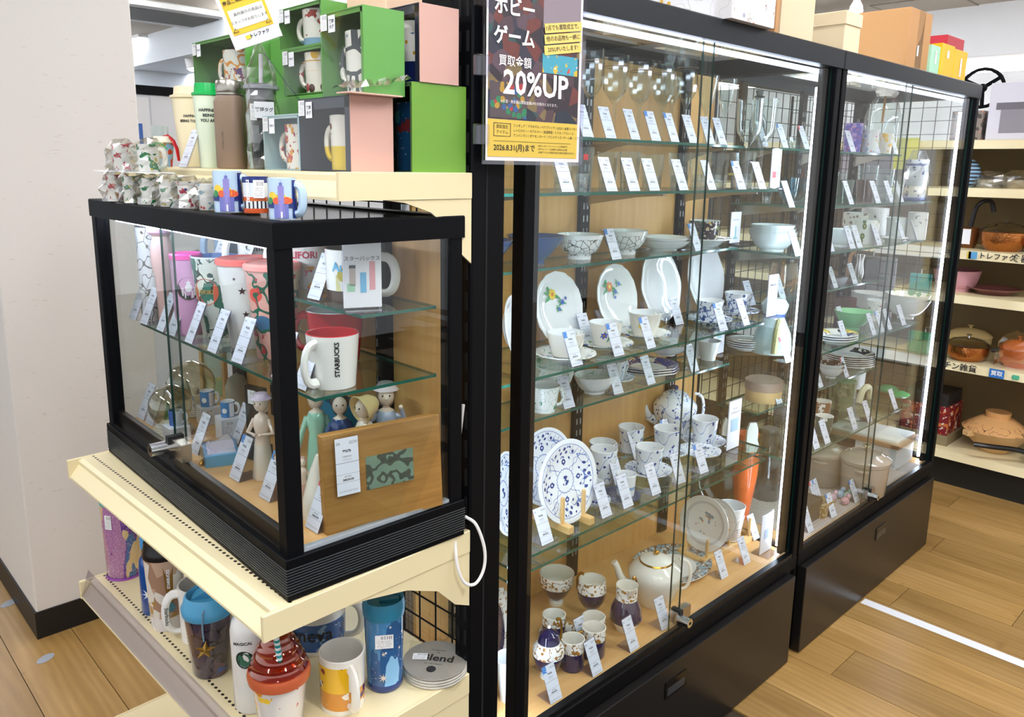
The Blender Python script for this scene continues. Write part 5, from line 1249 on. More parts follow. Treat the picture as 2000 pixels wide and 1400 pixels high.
MB().bbox(-.03, .03, -.042, .042, 0, .022, .001).build('tray', M('#6cb2dc', .45), t); MB().box(-.024, .024, -.036, .036, .022, .0228).build('white_card', PAPER, t); MB().box(-.03, .03, -.04, .04, .0235, .0245).build('clear_lid', ACRYL, t, (0, 0, .004), (0, -.25, 0))
p = onz(397, 905, ZF); tag(MB().lathe([(0, 0), (.004, 0), (.006, .004), (.003, .008), (0, .008)], 14, 0, 2.4, 1).build('gold_charm', GOLD, None, p, (0, 0, .9)), 'small gold charm lying by the door lock of the case', 'charm')
p = ux(421, .74, ZF); t = thing('picture_frame', 'light wood picture frame standing at the back of the case', 'picture frame', p, -PI / 2 + .15)
for a in ((-.05, .05, 0, .01), (-.05, .05, .11, .12), (-.05, -.04, .01, .11), (.04, .05, .01, .11)): MB().box(a[0], a[1], -.006, .004, a[2], a[3]).build('frame_bar', WOODL, t)
MB().box(-.04, .04, 0, .003, .01, .11).build('picture', pat('meadow_print', '#b8c8b8', [dict(k='band', c='#9ab47c', z=(0, .05)), dict(k='noise', s=50, t=.62, c='#d8c23c', z=(.03, .08))], .5), t)
p = ux(466, .70, ZF); tag(MB().lathe([(0, 0), (.02, 0), (.024, .02), (.026, .08), (.018, .1), (0, .11)], 14, 0, 1, .5).build('stone_carving', pat('rough_stone', '#a39c88', [dict(k='soft', s=60, t=.5, c='#6e6a58')], .8, 0, .8), None, p), 'grey rough stone carving between frame and glass award', 'carving')
p = ux(506, .635, ZF); t = thing('glass_award', 'tall clear slab with barcode stickers and dark base', 'ornament', p, -PI / 2 + .25)
MB().bbox(-.025, .025, -.006, .006, 0, .14, .002).build('slab', CRYSTAL_D, t); sticker(t, -.004, -.0066, .12, .02, .026, 0); MB().bbox(-.026, .026, -.012, .012, 0, .03, .001).build('base', M('#2c343a', .3), t)
cards_x(ZF, .555, [(274, 'w', 'at the far end of the case floor'), (291, 'w', 'beside the front snow globe, case floor'), (378, 'w', 'between the snow globes and the tiny mugs'), (457, 'b', 'before the glass award on the case floor'), (516, 'b', 'behind the near corner post, case floor'), (608, 'r', 'in front of the green dress figurine')])
cards_x(ZF, .64, [(458, 'w', 'behind the blue gift box'), (628, 'r', 'behind the green dress figurine')])
# porcelain figurines
SKIN = M('#ecd9c8', .15, 0, .5, 0, .4)
def figurine(label, p, h, dress, hair, top=None, hat=None, lean=0., arms='down', rz=None, blend=None):
    """glazed porcelain lady: skirt, bodice, arms, head, hair"""
    t = thing('figurine', label, 'figurine', p, facecam(p) if rz is None else rz)
    s = h
    MB().lathe([(0, 0), (.12 * s, 0), (.125 * s, .02 * s), (.11 * s, .18 * s), (.09 * s, .42 * s), (.075 * s, .55 * s), (.09 * s, .62 * s), (.10 * s, .70 * s), (.07 * s, .76 * s), (.03 * s, .785 * s), (.028 * s, .82 * s), (0, .82 * s)], 22, [0, 0, 0, 0, 1, 1, 1, 1, 2, 2, 2], wav=(7, .06)).build('robe', [dress, top or dress, SKIN], t)
    hd = MB().ball((lean * s, -.01 * s, .90 * s), .088 * s, .86, .95, 1.12).build('head', SKIN, t)
    MB().ball((lean * s, -.092 * s, .89 * s), .014 * s).build('nose', SKIN, hd)
    for q_ in (-1, 1): MB().ball((lean * s + q_ * .032 * s, -.084 * s, .915 * s), .009 * s).build('eye', M('#3a3230', .3), hd)
    MB().ball((lean * s, .026 * s, .92 * s), .098 * s, .95, .9, 1.1).build('hair', hair, t)
    MB().ball((lean * s, .06 * s, .84 * s), .06 * s, 1.2, .7, 1.3).build('hair', hair, t)
    if hat == 'bonnet': MB().lathe([(.0, .13 * s), (.06 * s, .12 * s), (.105 * s, .06 * s), (.115 * s, .0), (.15 * s, -.08 * s), (.145 * s, -.085 * s), (.105 * s, -.01 * s), (.09 * s, .05 * s), (0, .115 * s)], 20, 0).build('bonnet', hair, t, (lean * s, .02 * s, .91 * s), (-PI / 2 + .25, 0, 0))
    elif hat: MB().lathe([(.0, 1.03 * s), (.07 * s, 1.02 * s), (.10 * s, .97 * s), (.12 * s, .955 * s), (.09 * s, .985 * s)], 18, 0, c=(lean * s, .015 * s, 0)).build('hat', hat, t)
    for q_ in (-1, 1):
        if arms == 'up': P = [(q_ * .085 * s, 0, .71 * s), (q_ * .17 * s, -.05 * s, .66 * s), (q_ * .13 * s, -.12 * s, .82 * s)]
        elif arms == 'front': P = [(q_ * .085 * s, 0, .71 * s), (q_ * .15 * s, -.04 * s, .56 * s), (q_ * .03 * s, -.13 * s, .56 * s)]
        else: P = [(q_ * .085 * s, 0, .71 * s), (q_ * .14 * s, -.02 * s, .56 * s), (q_ * .17 * s, -.03 * s, .42 * s)]
        MB().tube(P, [.03 * s, .026 * s, .018 * s], 8).build('arm', top or SKIN, t); MB().ball(P[-1], .022 * s).build('hand', SKIN, t)
    return t
MINTG = M('#a4d8c0', .12, 0, .5, 0, .6); BLUG = M('#34508c', .12, 0, .5, 0, .6); IVO = M('#e6dfd2', .12, 0, .5, 0, .6); PALEB = M('#a8b8d4', .12, 0, .5, 0, .6)
figurine('porcelain lady in a mint green gown', ux(622, .655, ZF), .172, MINTG, M('#cfc3b0', .2), MINTG, None, arms='down')
figurine('porcelain girl with dark hair and blue dress', ux(668, .675, ZF), .165, BLUG, M('#463c38', .2), BLUG, None, arms='front')
figurine('porcelain girl in ivory with yellow bonnet', ux(715, .69, ZF), .168, IVO, M('#e8cf98', .2), IVO, 'bonnet', arms='front', rz=-1.5)
figurine('porcelain lady in pale blue with feathered hat', ux(757, .735, ZF), .182, PALEB, M('#8a7268', .2), PALEB, M('#d8c8cc', .2), arms='up')
figurine('pale seated porcelain youth by the corner post', ux(516, .60, ZF), .15, IVO, M('#d8c8b0', .2), SKIN, M('#cfc0d4', .2), arms='front', rz=-.9)
p = ux(545, .585, ZF); figurine('tiny porcelain child with brown hair at the case corner', p, .07, M('#c89c78', .2), M('#9c7c50', .2), IVO, arms='front')
figurine('tiny pink porcelain figure behind the corner post', ux(593, .60, ZF), .075, M('#e0b8a8', .2), M('#d8b0a0', .2), SKIN)
tag(MB().lathe([(0, 0), (.03, 0), (.028, .03), (.016, .075), (.006, .1), (0, .102)], 22, 0).build('cone_ornament', M('#ece6d8', .2, 0, .5, 0, .4), None, onz(628, 1005, ZF)), 'plain white porcelain cone left of the wooden plaque', 'ornament')
carton('teal blue box at the back of the case floor', .715, .765, 1.17, 1.26, ZF, ZF + .12, M('#1a7ca4', .5), 'carton')
# wooden plaque
p0 = onz(638, 1046, ZF); p1 = onz(866, 985, ZF)
dv = p1 - p0; L_ = dv.length; ang = math.atan2(dv.y, dv.x)
t = thing('plaque', 'brown wooden plaque with green relief tile, wrapped in clear film', 'plaque', p0, ang)
PLW = panel_wood('plaque_wood', '#9a6a2e', '#b98a48', .35, (2., 20., 30.)); hP = .152
MB().bbox(0, L_, 0, .016, 0, hP, .002).build('board', PLW, t, (0, 0, 0), (-.07, 0, 0))
rl = pat('relief_tile', '#7fa090', [dict(k='vine', s=45, t=.06, c='#3e4a44'), dict(k='soft', s=60, t=.4, c='#4c5c54')], .4, 0, 1.)
MB().box(L_ * .34, L_ * .74, -.0012, .001, hP * .36, hP * .70).build('relief_tile', rl, t, (0, 0, 0), (-.07, 0, 0))
c_ = MB().box(.018, .055, -.0028, -.0022, hP * .34, hP * .93).build('price_label', CARDM['w'], t, (0, 0, 0), (-.07, 0, 0))
cm = MB().box(-.018, .018, -.0006, 0, 0, .078).build('price_slip', CARDM['w'], t, (.036, -.003, .058), (-.07, 0, 0)); cm.scale = (1.02, 1, 1.12)
bpy.data.objects.remove(c_)
MB().box(-.001, L_ + .001, -.0042, -.0040, 0, hP + .002).build('clear_film', FILM, t, (0, 0, 0), (-.07, 0, 0))
# ------------------------------------------------------------------ lower gondola shelf: tumblers and mugs
ZL = .6005
def at_low(u, v): return onz(u, v, ZL)
p = at_low(245, 1118); k = pxm(p); t = thing('tumbler', 'glittery purple and pink tumbler with turquoise lid at the far end', 'tumbler', p, facecam(p))
GLIT = pat('glitter_print', '#b07aa8', [dict(k='noise', s=24, t=.52, c='#6a3c98', st=(1, 1, .25)), dict(k='noise', s=20, t=.6, c='#3f6aa8', st=(1, 1, .25)), dict(k='noise', s=26, t=.58, c='#e2c48c', st=(1, 1, .3)), dict(k='spot', s=320, t=.22, c='#f0d8e0'), dict(k='spot', s=260, t=.16, c='#e05a78')], .1, .6)
MB().lathe([(0, 0), (30 * k, 0), (32 * k, 3 * k), (34 * k, 150 * k), (0, 150 * k)], 30, 0).build('body', GLIT, t)
MB().lathe([(35 * k, 150 * k), (36 * k, 158 * k), (35 * k, 166 * k), (30 * k, 168 * k), (28 * k, 163 * k), (0, 163 * k)], 30, 0).build('lid', M('#4ab0b4', .35), t)
MB().lathe([(32 * k, 0), (34 * k, .5 * k), (33 * k, 4 * k)], 30, 0).build('purple_ring', M('#9a44b0', .2), t)
sticker(t, -22 * k, -26 * k, 120 * k, 14 * k, 28 * k, -.7)
p = at_low(299, 1192); k = pxm(p); t = thing('bottle', 'dark blue bottle with white snowflake print', 'bottle', p, facecam(p))
MB().lathe([(0, 0), (18 * k, 0), (20 * k, 4 * k), (20 * k, 90 * k), (18 * k, 110 * k), (11 * k, 125 * k), (11 * k, 135 * k), (0, 135 * k)], 26, 0).build('body', M('#164a94', .14, 0, .5, 0, .5), t)
MB().lathe([(12 * k, 133 * k), (14 * k, 135 * k), (14 * k, 165 * k), (0, 167 * k)], 20, 0).build('cap', M('#4a9ad8', .3), t)
wrap(t, 'snowflake', [('poly', star(-6 * k, 45 * k, 14 * k, 8, .35), 0)], 20.6 * k, [M('#e8eef4', .4)])
p = at_low(329, 1218); k = pxm(p); t = thing('tumbler', 'tall tumbler with gold panel, black lid and vertical white lettering', 'tumbler', p, facecam(p) + .15)
PANELT = pat('patch_panels', '#cfc4b4', [dict(k='cells', s=44, p=['#e4dfd6', '#c8a890', '#a8846c', '#e8e4da'], st=(1, 1, .6)), dict(k='noise', s=16, t=.5, c='#a8801c', z=(.03, .075)), dict(k='band', c='#e9e4e4', z=(-.01, .028))], .2, .5)
MB().lathe([(0, 0), (28 * k, 0), (30 * k, 4 * k), (36 * k, 150 * k), (0, 150 * k)], 30, 0).build('body', PANELT, t)
MB().lathe([(37 * k, 148 * k), (38 * k, 152 * k), (36 * k, 160 * k), (33 * k, 178 * k), (0, 180 * k)], 28, 0).build('lid', M('#1a1414', .25), t)
wrap(t, 'gold_panel', [('poly', [(-9 * k, 148 * k), (11 * k, 148 * k), (6 * k, 62 * k), (-4 * k, 62 * k)], 0), ('poly', [(-9 * k, 52 * k), (1 * k, 66 * k), (11 * k, 52 * k), (6 * k, 44 * k), (-4 * k, 44 * k)], 1)], 35.4 * k, [M('#8a6620', .3, .3), M('#4a8a9c', .3)])
wall_text('STARBUCKS', .0072, PAPER, t, (lambda z, k=k: 36.2 * k), 0., 112 * k, .0003)
carton('brown patterned packet behind the tall tumbler', .60, .63, 1.43, 1.49, ZL, ZL + .12, pat('animal_print', '#3a2c22', [dict(k='noise', s=90, t=.55, c='#8a6a3c')], .5), 'packet', 'packet')
carton('grey mauve packet leaning behind the tall tumbler', .555, .575, 1.40, 1.455, ZL, ZL + .10, M('#8c7a80', .4), 'packet', 'packet')
p = at_low(398, 1238); k = pxm(p); t, r, h = big_mug('white mug with green lettering on its handle behind the star tumbler', p, 84, 110, M('#eceae4', .15, 0, .5, 0, .4), M('#c8c6c0', .25), PI * .98)
lettering('Starbucks', .0092, M('#1c2a24', .4), t, (-r - r * .62 * .8, -.008, h * .5), (0, PI / 2, .0), bold=.0002)
p = at_low(414, 1306); k = pxm(p); t = thing('tumbler', 'dark plum tumbler with blue drinking lid and hanging gold star', 'tumbler', p, facecam(p))
PLUM = pat('plum_print', '#3f3444', [dict(k='noise', s=22, t=.54, c='#55404c'), dict(k='noise', s=24, t=.62, c='#2c4a94', z=(.01, .06)), dict(k='vine', s=30, t=.02, c='#241c28')], .08, .7)
MB().lathe([(0, 0), (33 * k, 0), (35 * k, 4 * k), (45 * k, 130 * k), (0, 130 * k)], 34, 0).build('body', PLUM, t)
BLID = M('#4b9cc6', .4)
ld = MB().lathe([(46 * k, 124 * k), (48 * k, 128 * k), (49 * k, 140 * k), (45 * k, 146 * k), (42 * k, 160 * k), (38 * k, 164 * k), (35 * k, 160 * k), (33 * k, 152 * k), (0, 150 * k)], 34, 0).build('lid', BLID, t)
MB().prism([(-30 * k, 151 * k), (30 * k, 151 * k), (26 * k, 162 * k), (0, 166 * k)], 2 * k, 30 * k).build('drink_tab', BLID, ld)
MB().tube([(-6 * k, -40 * k, 152 * k), (-10 * k, -48 * k, 148 * k), (-12 * k, -50 * k, 120 * k), (-11 * k, -47 * k, 90 * k)], 1.6 * k, 6).build('cord', M('#6f8fa8', .6), t)
st_ = [(20 * k * (1 if i % 2 == 0 else .4) * math.sin(PI * i / 5 + .15), 20 * k * (1 if i % 2 == 0 else .4) * math.cos(PI * i / 5 + .15)) for i in range(10)]
mb = MB(); V = [(x, 0, z) for x, z in st_] + [(0, -5 * k, 0), (0, 3 * k, 0)]
mb.add(V, [(i, (i + 1) % 10, 10) for i in range(10)] + [((i + 1) % 10, i, 11) for i in range(10)]); mb.build('gold_star', M('#a5813c', .25, .9), t, (-10 * k, -48 * k, 72 * k))
p = at_low(497, 1372); k = pxm(p); t = thing('bottle', 'white bottle with dark green cap and small black lettering', 'bottle', p, facecam(p))
MB().lathe([(0, 0), (34 * k, 0), (37 * k, 5 * k), (38 * k, 165 * k), (34 * k, 182 * k), (24 * k, 192 * k), (22 * k, 196 * k), (0, 196 * k)], 32, 0).build('body', pat('pearl_white', '#e9e8e4', [dict(k='soft', s=50, t=.12, c='#c8c6c0')], .2, .5, .25), t)
MB().lathe([(22 * k, 194 * k), (23 * k, 196 * k), (23 * k, 222 * k), (0, 224 * k)], 26, 0).build('cap', M('#0f3a2a', .35), t)
lettering('MAGICAL DAY', .0072, INK, t, (-6 * k, 0, 152 * k), bend=38.6 * k, bold=.0002)
wrap(t, 'round_print', [('poly', disc(-14 * k, 118 * k, 18 * k, 24), 0), ('poly', disc(-14 * k, 118 * k, 14 * k, 20), 1)], 38.6 * k, [M('#1a241f', .4), M('#3a6a54', .4)])
p = onz(550, 1418, ZL); k = pxm(p); t = thing('tumbler', 'clear cup with amber swirl dome lid and striped straw', 'tumbler', p, facecam(p))
DRIP = pat('drip_print', '#dcd8d6', [dict(k='noise', s=22, t=.6, c='#e8922c', z=(.045, .09)), dict(k='noise', s=26, t=.62, c='#f0c83c', z=(.04, .08)), dict(k='noise', s=80, t=.68, c='#c83a3c', z=(.04, .09))], .1, .6)
MB().lathe([(0, 0), (38 * k, 0), (40 * k, 4 * k), (52 * k, 112 * k), (0, 112 * k)], 36, 0).build('body', DRIP, t)
AMB = M('#b4451e', .08, 0, .6, 0, .8); AMB2 = glass('amber_dome', '#d8723c', .12, .5, 1.6, .05, (1, .8, .7))
MB().lathe([(52 * k, 108 * k), (58 * k, 110 * k), (60 * k, 122 * k), (58 * k, 130 * k), (52 * k, 132 * k)], 36, 0).build('rim', M('#c2603c', .25), t)
pr_ = []
for i in range(19):
    f_ = i / 18; r_ = 54 * (1 - f_) ** .55 + 4 * math.sin(f_ * PI * 7) ** 2 * (1 - f_ * .4); pr_.append((max(r_, .5) * k, (130 + 92 * f_) * k))
pr_.append((0, 222 * k))
MB().lathe(pr_, 36, 0).build('swirl_lid', AMB2, t)
MB().lathe([(a * .93, b_ - 2 * k) for a, b_ in pr_], 30, 0).build('inner_swirl', AMB, t)
mb = MB(); N = 22
P = [Vector((4 * k, -34 * k, 150 * k)).lerp(Vector((-6 * k, -52 * k, 262 * k)), i / N) for i in range(N + 1)]
stm = pat('straw_stripes', '#eef2f2', [dict(k='stripe', s=105, t=.5, c='#1c9aa0')], .3)
MB().tube(P, 5.5 * k, 10).build('straw', stm, t)
p = at_low(620, 1250); k = pxm(p); t, r, h = big_mug('tall white mug with blue photo band and large black lettering', p, 112, 100, pat('blue_photo', '#e9e6e0', [dict(k='band', c='#2c5a9c', z=(.008, .062)), dict(k='noise', s=60, t=.58, c='#7aa0c8', z=(.008, .062)), dict(k='noise', s=40, t=.62, c='#1c3a74', z=(.008, .062))], .15, .4), PORC, -.25, hm=M('#e6e3dc', .2))
wall_text('Geneva', .036, INK, t, (lambda z, r=r, h=h: r * (.96 + .04 * z / h)), -.026, h * .42, .0004, False)
wall_text('Starbucks', .011, INK, t, (lambda z, r=r, h=h: r * (.96 + .04 * z / h)), .012, h * .86, .0003, False)
p = at_low(670, 1370); k = pxm(p); t, r, h = big_mug('white mug with yellow, purple and orange village print', p, 88, 112, pat('village_print', '#e8e4da', [dict(k='band', c='#e6b41c', z=(.035, .085), x=(-.05, .01)), dict(k='noise', s=50, t=.64, c='#8a3420', z=(.045, .085)), dict(k='band', c='#cf8a34', z=(.008, .04)), dict(k='noise', s=26, t=.6, c='#4a2058', z=(.02, .05)), dict(k='noise', s=44, t=.62, c='#efe8dc', z=(.0, .055))], .15, .4), M('#e6e2d8', .2), -PI / 2 + .35, hm=M('#ebe7de', .2))
p = at_low(752, 1332); k = pxm(p); t = thing('tumbler', 'blue snowflake tumbler with teal flip lid and barcode sticker', 'tumbler', p, facecam(p))
SNOWT = pat('snow_night', '#4a88ba', [dict(k='noise', s=16, t=.5, c='#2c5a8c', st=(1, 1, .3)), dict(k='spot', s=150, t=.1, c='#e4e0dc'), dict(k='noise', s=20, t=.6, c='#8abce0', st=(1, 1, .4)), dict(k='spot', s=60, t=.12, c='#dcd4cc', z=(.06, .2))], .08, .7)
MB().lathe([(0, 0), (33 * k, 0), (35 * k, 3 * k), (35 * k, 12 * k), (34 * k, 14 * k), (38 * k, 152 * k), (0, 152 * k)], 34, [1, 1, 1, 1, 0, 0]).build('body', [SNOWT, M('#1f3a78', .12, 0, .5, 0, .5)], t)
ld = MB().lathe([(39 * k, 150 * k), (40 * k, 154 * k), (41 * k, 170 * k), (38 * k, 184 * k), (34 * k, 180 * k), (32 * k, 172 * k), (0, 172 * k)], 34, 0).build('lid', M('#2f83a4', .35), t)
MB().bbox(-8 * k, 30 * k, -5 * k, 8 * k, 172 * k, 180 * k, .001).build('flip_tab', M('#2a7794', .35), ld)
sticker(t, 0, -38.6 * k, 112 * k, 34 * k, 28 * k, 0)
wrap(t, 'snowflake', [('poly', star(-3 * k, 34 * k, 10 * k, 8, .3), 0), ('poly', star(-2 * k, 84 * k, 5 * k, 8, .3), 0)], 36.6 * k, [M('#d8cfc4', .4)])
p = at_low(850, 1308); k = pxm(p); t = thing('coaster_pack', 'round grey coasters with black script wrapped in clear film', 'coasters', p, facecam(p) - .25)
GREYS = pat('marble_grey', '#8f8a84', [dict(k='soft', s=30, t=.4, c='#b8b2aa')], .35)
for i in range(4): MB().lathe([(0, 0), (62 * k, 0), (63 * k, .002), (62 * k, .0042), (0, .0045)], 40, 0).build('coaster', GREYS if i == 3 else M('#c8c4ba', .4), t, (0, 0, .001 + i * .0052))
zt = .001 + 3 * .0052 + .005
lettering('Blend', .026, INK, t, (.004, .003, zt), (-PI / 2, 0, 0), bold=.0006); lettering('STARBUCKS', .005, INK, t, (0, .026, zt), (-PI / 2, 0, 0)); lettering('THE', .004, INK, t, (0, .019, zt), (-PI / 2, 0, 0)); lettering('IN THE MAGIC', .005, INK, t, (0, -.014, zt), (-PI / 2, 0, 0))
MB().lathe([(0, zt), (.0085, zt), (.0085, zt + .0003), (0, zt + .0003)], 20, 0).build('round_mark', INK, t, (.0, -.029, 0))
s = MB().box(-.013, .013, -.0003, 0, -.009, .009).build('barcode_label', BARC, t, (-.028, .002, zt + .0006), (-PI / 2, 0, .15))
mb = MB(); crumple(mb, 62 * k, 60 * k, .0004, zt + .003, 22, 3, 0, .10, 1.0, 9); mb.build('film', FILM, t)

# ------------------------------------------------------------------ poster in its clear holder on the gondola upright
pl, pr2 = ony(951, 200, .925), ony(1131, 200, .925)
W_ = pr2.x - pl.x; zb = ony(1040, 315, .925).z; ztop = zb + .297
t = thing('poster', 'dark toy and hobby trade-in poster with yellow footer in a clear holder', 'poster', ((pl.x + pr2.x) / 2, .925, zb), -.02)
hP = ztop - zb
MB().box(-W_ / 2 - .004, W_ / 2 + .006, .002, .0045, -.006, hP + .006).build('holder_back', ACRYL, t)
MB().box(-W_ / 2, W_ / 2, -.0006, .0008, 0, hP).build('paper', M('#e6e0dc', .4), t)
m_, nt, b, o = _new('toy_collage'); q = NT(nt); co = q.coord('Object', (1., 1., 1.))
vo = q.vor(co, 42.); col = q.ramp(q.xyz(vo.outputs['Color'])[0], [(0, srgb('#3a3036')), (.2, srgb('#584448')), (.35, srgb('#2c3440')), (.5, srgb('#66505a')), (.62, srgb('#7a4038')), (.72, srgb('#3c5a58')), (.82, srgb('#8a744c')), (.92, srgb('#3c3a48'))])
col = q.mix(q.math('MULTIPLY', q.noise(co, 60., 4.), .5), col, srgb('#262026')); q.set(b.inputs['Base Color'], col); b.inputs['Roughness'].default_value = .3
zy = hP * .212
MB().box(-W_ * .485, W_ * .47, -.0012, -.0006, zy, hP - .003).build('picture', m_, t)
MB().box(W_ * .06, W_ * .47, -.0016, -.0011, hP * .70, hP - .003).build('picture', M('#8e8088', .3), t)
MB().box(W_ * .06, W_ * .45, -.0016, -.0011, hP * .47, hP * .57).build('picture', pat('toy_track', '#4aa0b4', [dict(k='noise', s=60, t=.6, c='#d8b43c'), dict(k='noise', s=70, t=.62, c='#d8d4d0'), dict(k='noise', s=50, t=.63, c='#c84c3c')], .3), t)
MB().box(-W_ * .47, -W_ * .1, -.0016, -.0011, zy + .002, hP * .40).build('picture', pat('toy_bricks', '#54484a', [dict(k='cells', s=90, t=.5, p=['#a83c3c', '#b08a34', '#2f7a54', '#3a5a8c'])], .3), t)
MB().box(-W_ * .485, W_ * .47, -.0012, -.0006, .006, zy - .0005).build('footer', M('#d9b84a', .45), t)
PW_ = M('#efe9e4', .4)
for s, size, x, zf in (('おもちゃ', .030, -.2, .885), ('ホビー', .029, -.235, .765), ('ゲーム', .029, -.235, .622)):
    lettering(s, size, PW_, t, (x * W_, -.0022, hP * zf), bold=.0008)
lettering('買取金額', .0175, PW_, t, (-.225 * W_, -.0022, hP * .502), bold=.0002)
lettering('20%UP', .050, PW_, t, (.0, -.0022, hP * .395), bold=.0012)
lettering('※お酒・貴金属は買取金額UPの対象外となります。', .0056, PW_, t, (-.06 * W_, -.0022, hP * .302))
for i, s in enumerate(('1点でも買取成立で、', '他のお品物も一緒に', '20%UPいたします!')):
    b_ = MB().box(-W_ * .205, W_ * .205, -.0003, .0003, -.0072, .0072).build('yellow_strip', M('#e8cc6a', .45), t, (.275 * W_, -.0024, hP * (.718 - .056 * i)), (0, -.16, 0))
    lettering(s, .0088, INK, b_, (0, -.0005, 0), bold=.0001)
lettering('買取強化', .0064, INK, t, (-.345 * W_, -.0016, hP * .172)); lettering('アイテム', .0064, INK, t, (-.345 * W_, -.0016, hP * .145))
for a in ((-.43, -.26, .125, .1275), (-.43, -.26, .19, .1925), (-.43, -.426, .125, .19), (-.264, -.26, .125, .19)): MB().box(a[0] * W_, a[1] * W_, -.0016, -.0011, a[2] * hP, a[3] * hP).build('text_frame', INK, t)
for i, s in enumerate(('フィギュア / プラモデル / ベアブリック / LEGO / 仮面ライダー', 'レトロホビー / モデルカー / 鉄道模型 / トミカ / プラレール', 'アンパンマン / ポケモンカード / アニメグッズ / ゲーム機・ソフト')):
    lettering(s, .0053, INK, t, (-.235 * W_, -.0016, hP * (.182 - .025 * i)), align='LEFT')
MB().box(-.43 * W_, .4 * W_, -.0016, -.0011, hP * .1, hP * .1015).build('rule', INK, t)
lettering('2026.8.31(月)まで', .0118, INK, t, (-.43 * W_, -.0016, hP * .066), bold=.0002, align='LEFT')
for i, s in enumerate(('※他クーポン・キャンペーンとの併用不可', '※本キャンペーンは店頭での買取のみ対象', '※対象アイテムの買取不成立の場合は適用されません')):
    lettering(s, .0037, INK, t, (.03 * W_, -.0016, hP * (.082 - .017 * i)), align='LEFT')
for z in (.08, .42, .75):
    MB().bbox(-W_ / 2 - .022, -W_ / 2 + .006, -.004, .006, hP * z, hP * z + .03, .002).build('clip', ACRYL, t)
MB().box(W_ / 2 + .002, W_ / 2 + .008, -.002, .004, -.004, hP).build('holder_edge', ACRYL, t)

# ------------------------------------------------------------------ boxes on top of the cabinets
ZT = 1.8005
CARD = M('#b98a58', .7); CARD2 = M('#c9a072', .7); KRAFT = M('#d8c4a0', .7)
def top_box(label, ul, uc, ur, yfr, h_px, mats, lid=None, name='carton', depth=None, z=ZT):
    """box whose near-left vertical edge is at column uc... front faces -Y from uc to ur, left face from ul to uc"""
    a = uy(uc, yfr, z); c = uy(ur, yfr, z); k = pxm(a)
    d = depth if depth else max(.04, ux(ul, a.x, z).y - yfr)
    return carton(label, a.x, c.x, yfr, yfr + d, z, z + h_px * k, mats, name, 'box', lid), a, k, d
CATM = pat('animal_sketches', '#e9e6e6', [dict(k='cells', s=26, t=.15, p=['#c88a5c', '#8a7a70', '#d8a840', '#9aa0b4']), dict(k='vine', s=22, t=.004, c='#b8aea4')], .6)
top_box('white box printed with rows of small animal sketches, at the cabinet edge', 1235, 1429, 1512, .975, 66, CATM, depth=.36)
top_box('brown cardboard box behind the animal sketch box', 1440, 1513, 1520, 1.0, 90, CARD, depth=.25)
top_box('plain beige box with faint print, cropped by the picture top', 1500, 1522, 1586, 1.02, 130, KRAFT, depth=.3)
top_box('pale lidded box left of the hanging bulb', 1560, 1646, 1676, 1.01, 76, M('#e0cda8', .6), .034, depth=.35)
t, a, k, d = top_box('large brown cardboard box with clear tape strips', 1676, 1768, 1810, 1.01, 112, CARD, depth=.28)
MB().box(-.02, .03, -d / 2 - .0008, -d / 2, .003, 110 * k).build('tape', FILM, t); sticker(t, -.008, -d / 2 - .001, 36 * k, 8 * k, 20 * k, 0)
t, a, k, d = top_box('mint green small box beside the yellow ones', 1806, 1815, 1832, 1.0, 52, M('#a8d8bc', .5), depth=.09); sticker(t, 0, -d / 2 - .001, 30 * k, 8 * k, 24 * k, 0)
t, a, k, d = top_box('yellow box, left of the pair on the cabinet corner', 1822, 1835, 1859, .995, 59, M('#edb814', .5), depth=.09); sticker(t, -.003, -d / 2 - .001, 40 * k, 12 * k, 14 * k, 0)
t, a, k, d = top_box('yellow box, right of the pair on the cabinet corner', 1858, 1860, 1884, .995, 54, M('#edb814', .5), depth=.09); sticker(t, .003, -d / 2 - .001, 22 * k, 9 * k, 34 * k, 0)
pz = ZT + 54 * pxm(uy(1860, 1.0, ZT)) + .004
t, a, k, d = top_box('red lidded box stacked behind the yellow boxes', 1824, 1842, 1868, 1.10, 62, M('#b8182c', .5), .028, depth=.12, z=ZT); t.scale = (1.2, 1, 1.5)
sticker(t, -.004, -d / 2 - .002, 34 * k, 7 * k, 18 * k, 0)
# bare bulb spotlight hanging by the pale box
p = uy(1672, 1.45, 1.80); k = pxm(p); zz = ony(1672, 18, 1.45)
t = thing('spot_lamp', 'white reflector bulb spotlight hanging above the pale lidded box', 'lamp', zz)
MB().lathe([(0, -.022), (.018, -.02), (.026, -.008), (.024, 0)], 20, 0).build('bulb', emit('bulb_light', '#fff6ea', 14.), t)
MB().lathe([(.026, -.003), (.024, .012), (.014, .03), (.012, .06), (0, .06)], 20, 0).build('shell', WHITE, t)
MB().tube([(0, 0, .06), (0, 0, CZ - zz.z)], .006, 8).build('stem', WHITE, t)
# ------------------------------------------------------------------ farther cabinet
GRNG = glass('green_glass', '#7fb89c', .08, .5, 1.6, .04); BRNG = glass('smoky_pink_glass', '#c8aca0', .08, .5, 1.6, .04); BLUG2 = glass('blue_glass', '#8cc0cc', .08, .5, 1.6, .04)
YELG = glass('yellow_glass', '#e8d070', .1, .4, 1.6, .05); REDG = M('#4a0e18', .08, 0, .6, 0, .7); FROST = M('#cfdcdc', .25, 0, .5, 0, .3)
Q1, Q2, Q3, Q4, Q5, Q6, Q7 = 1.548, 1.38, 1.235, 1.077, .925, .72, .597
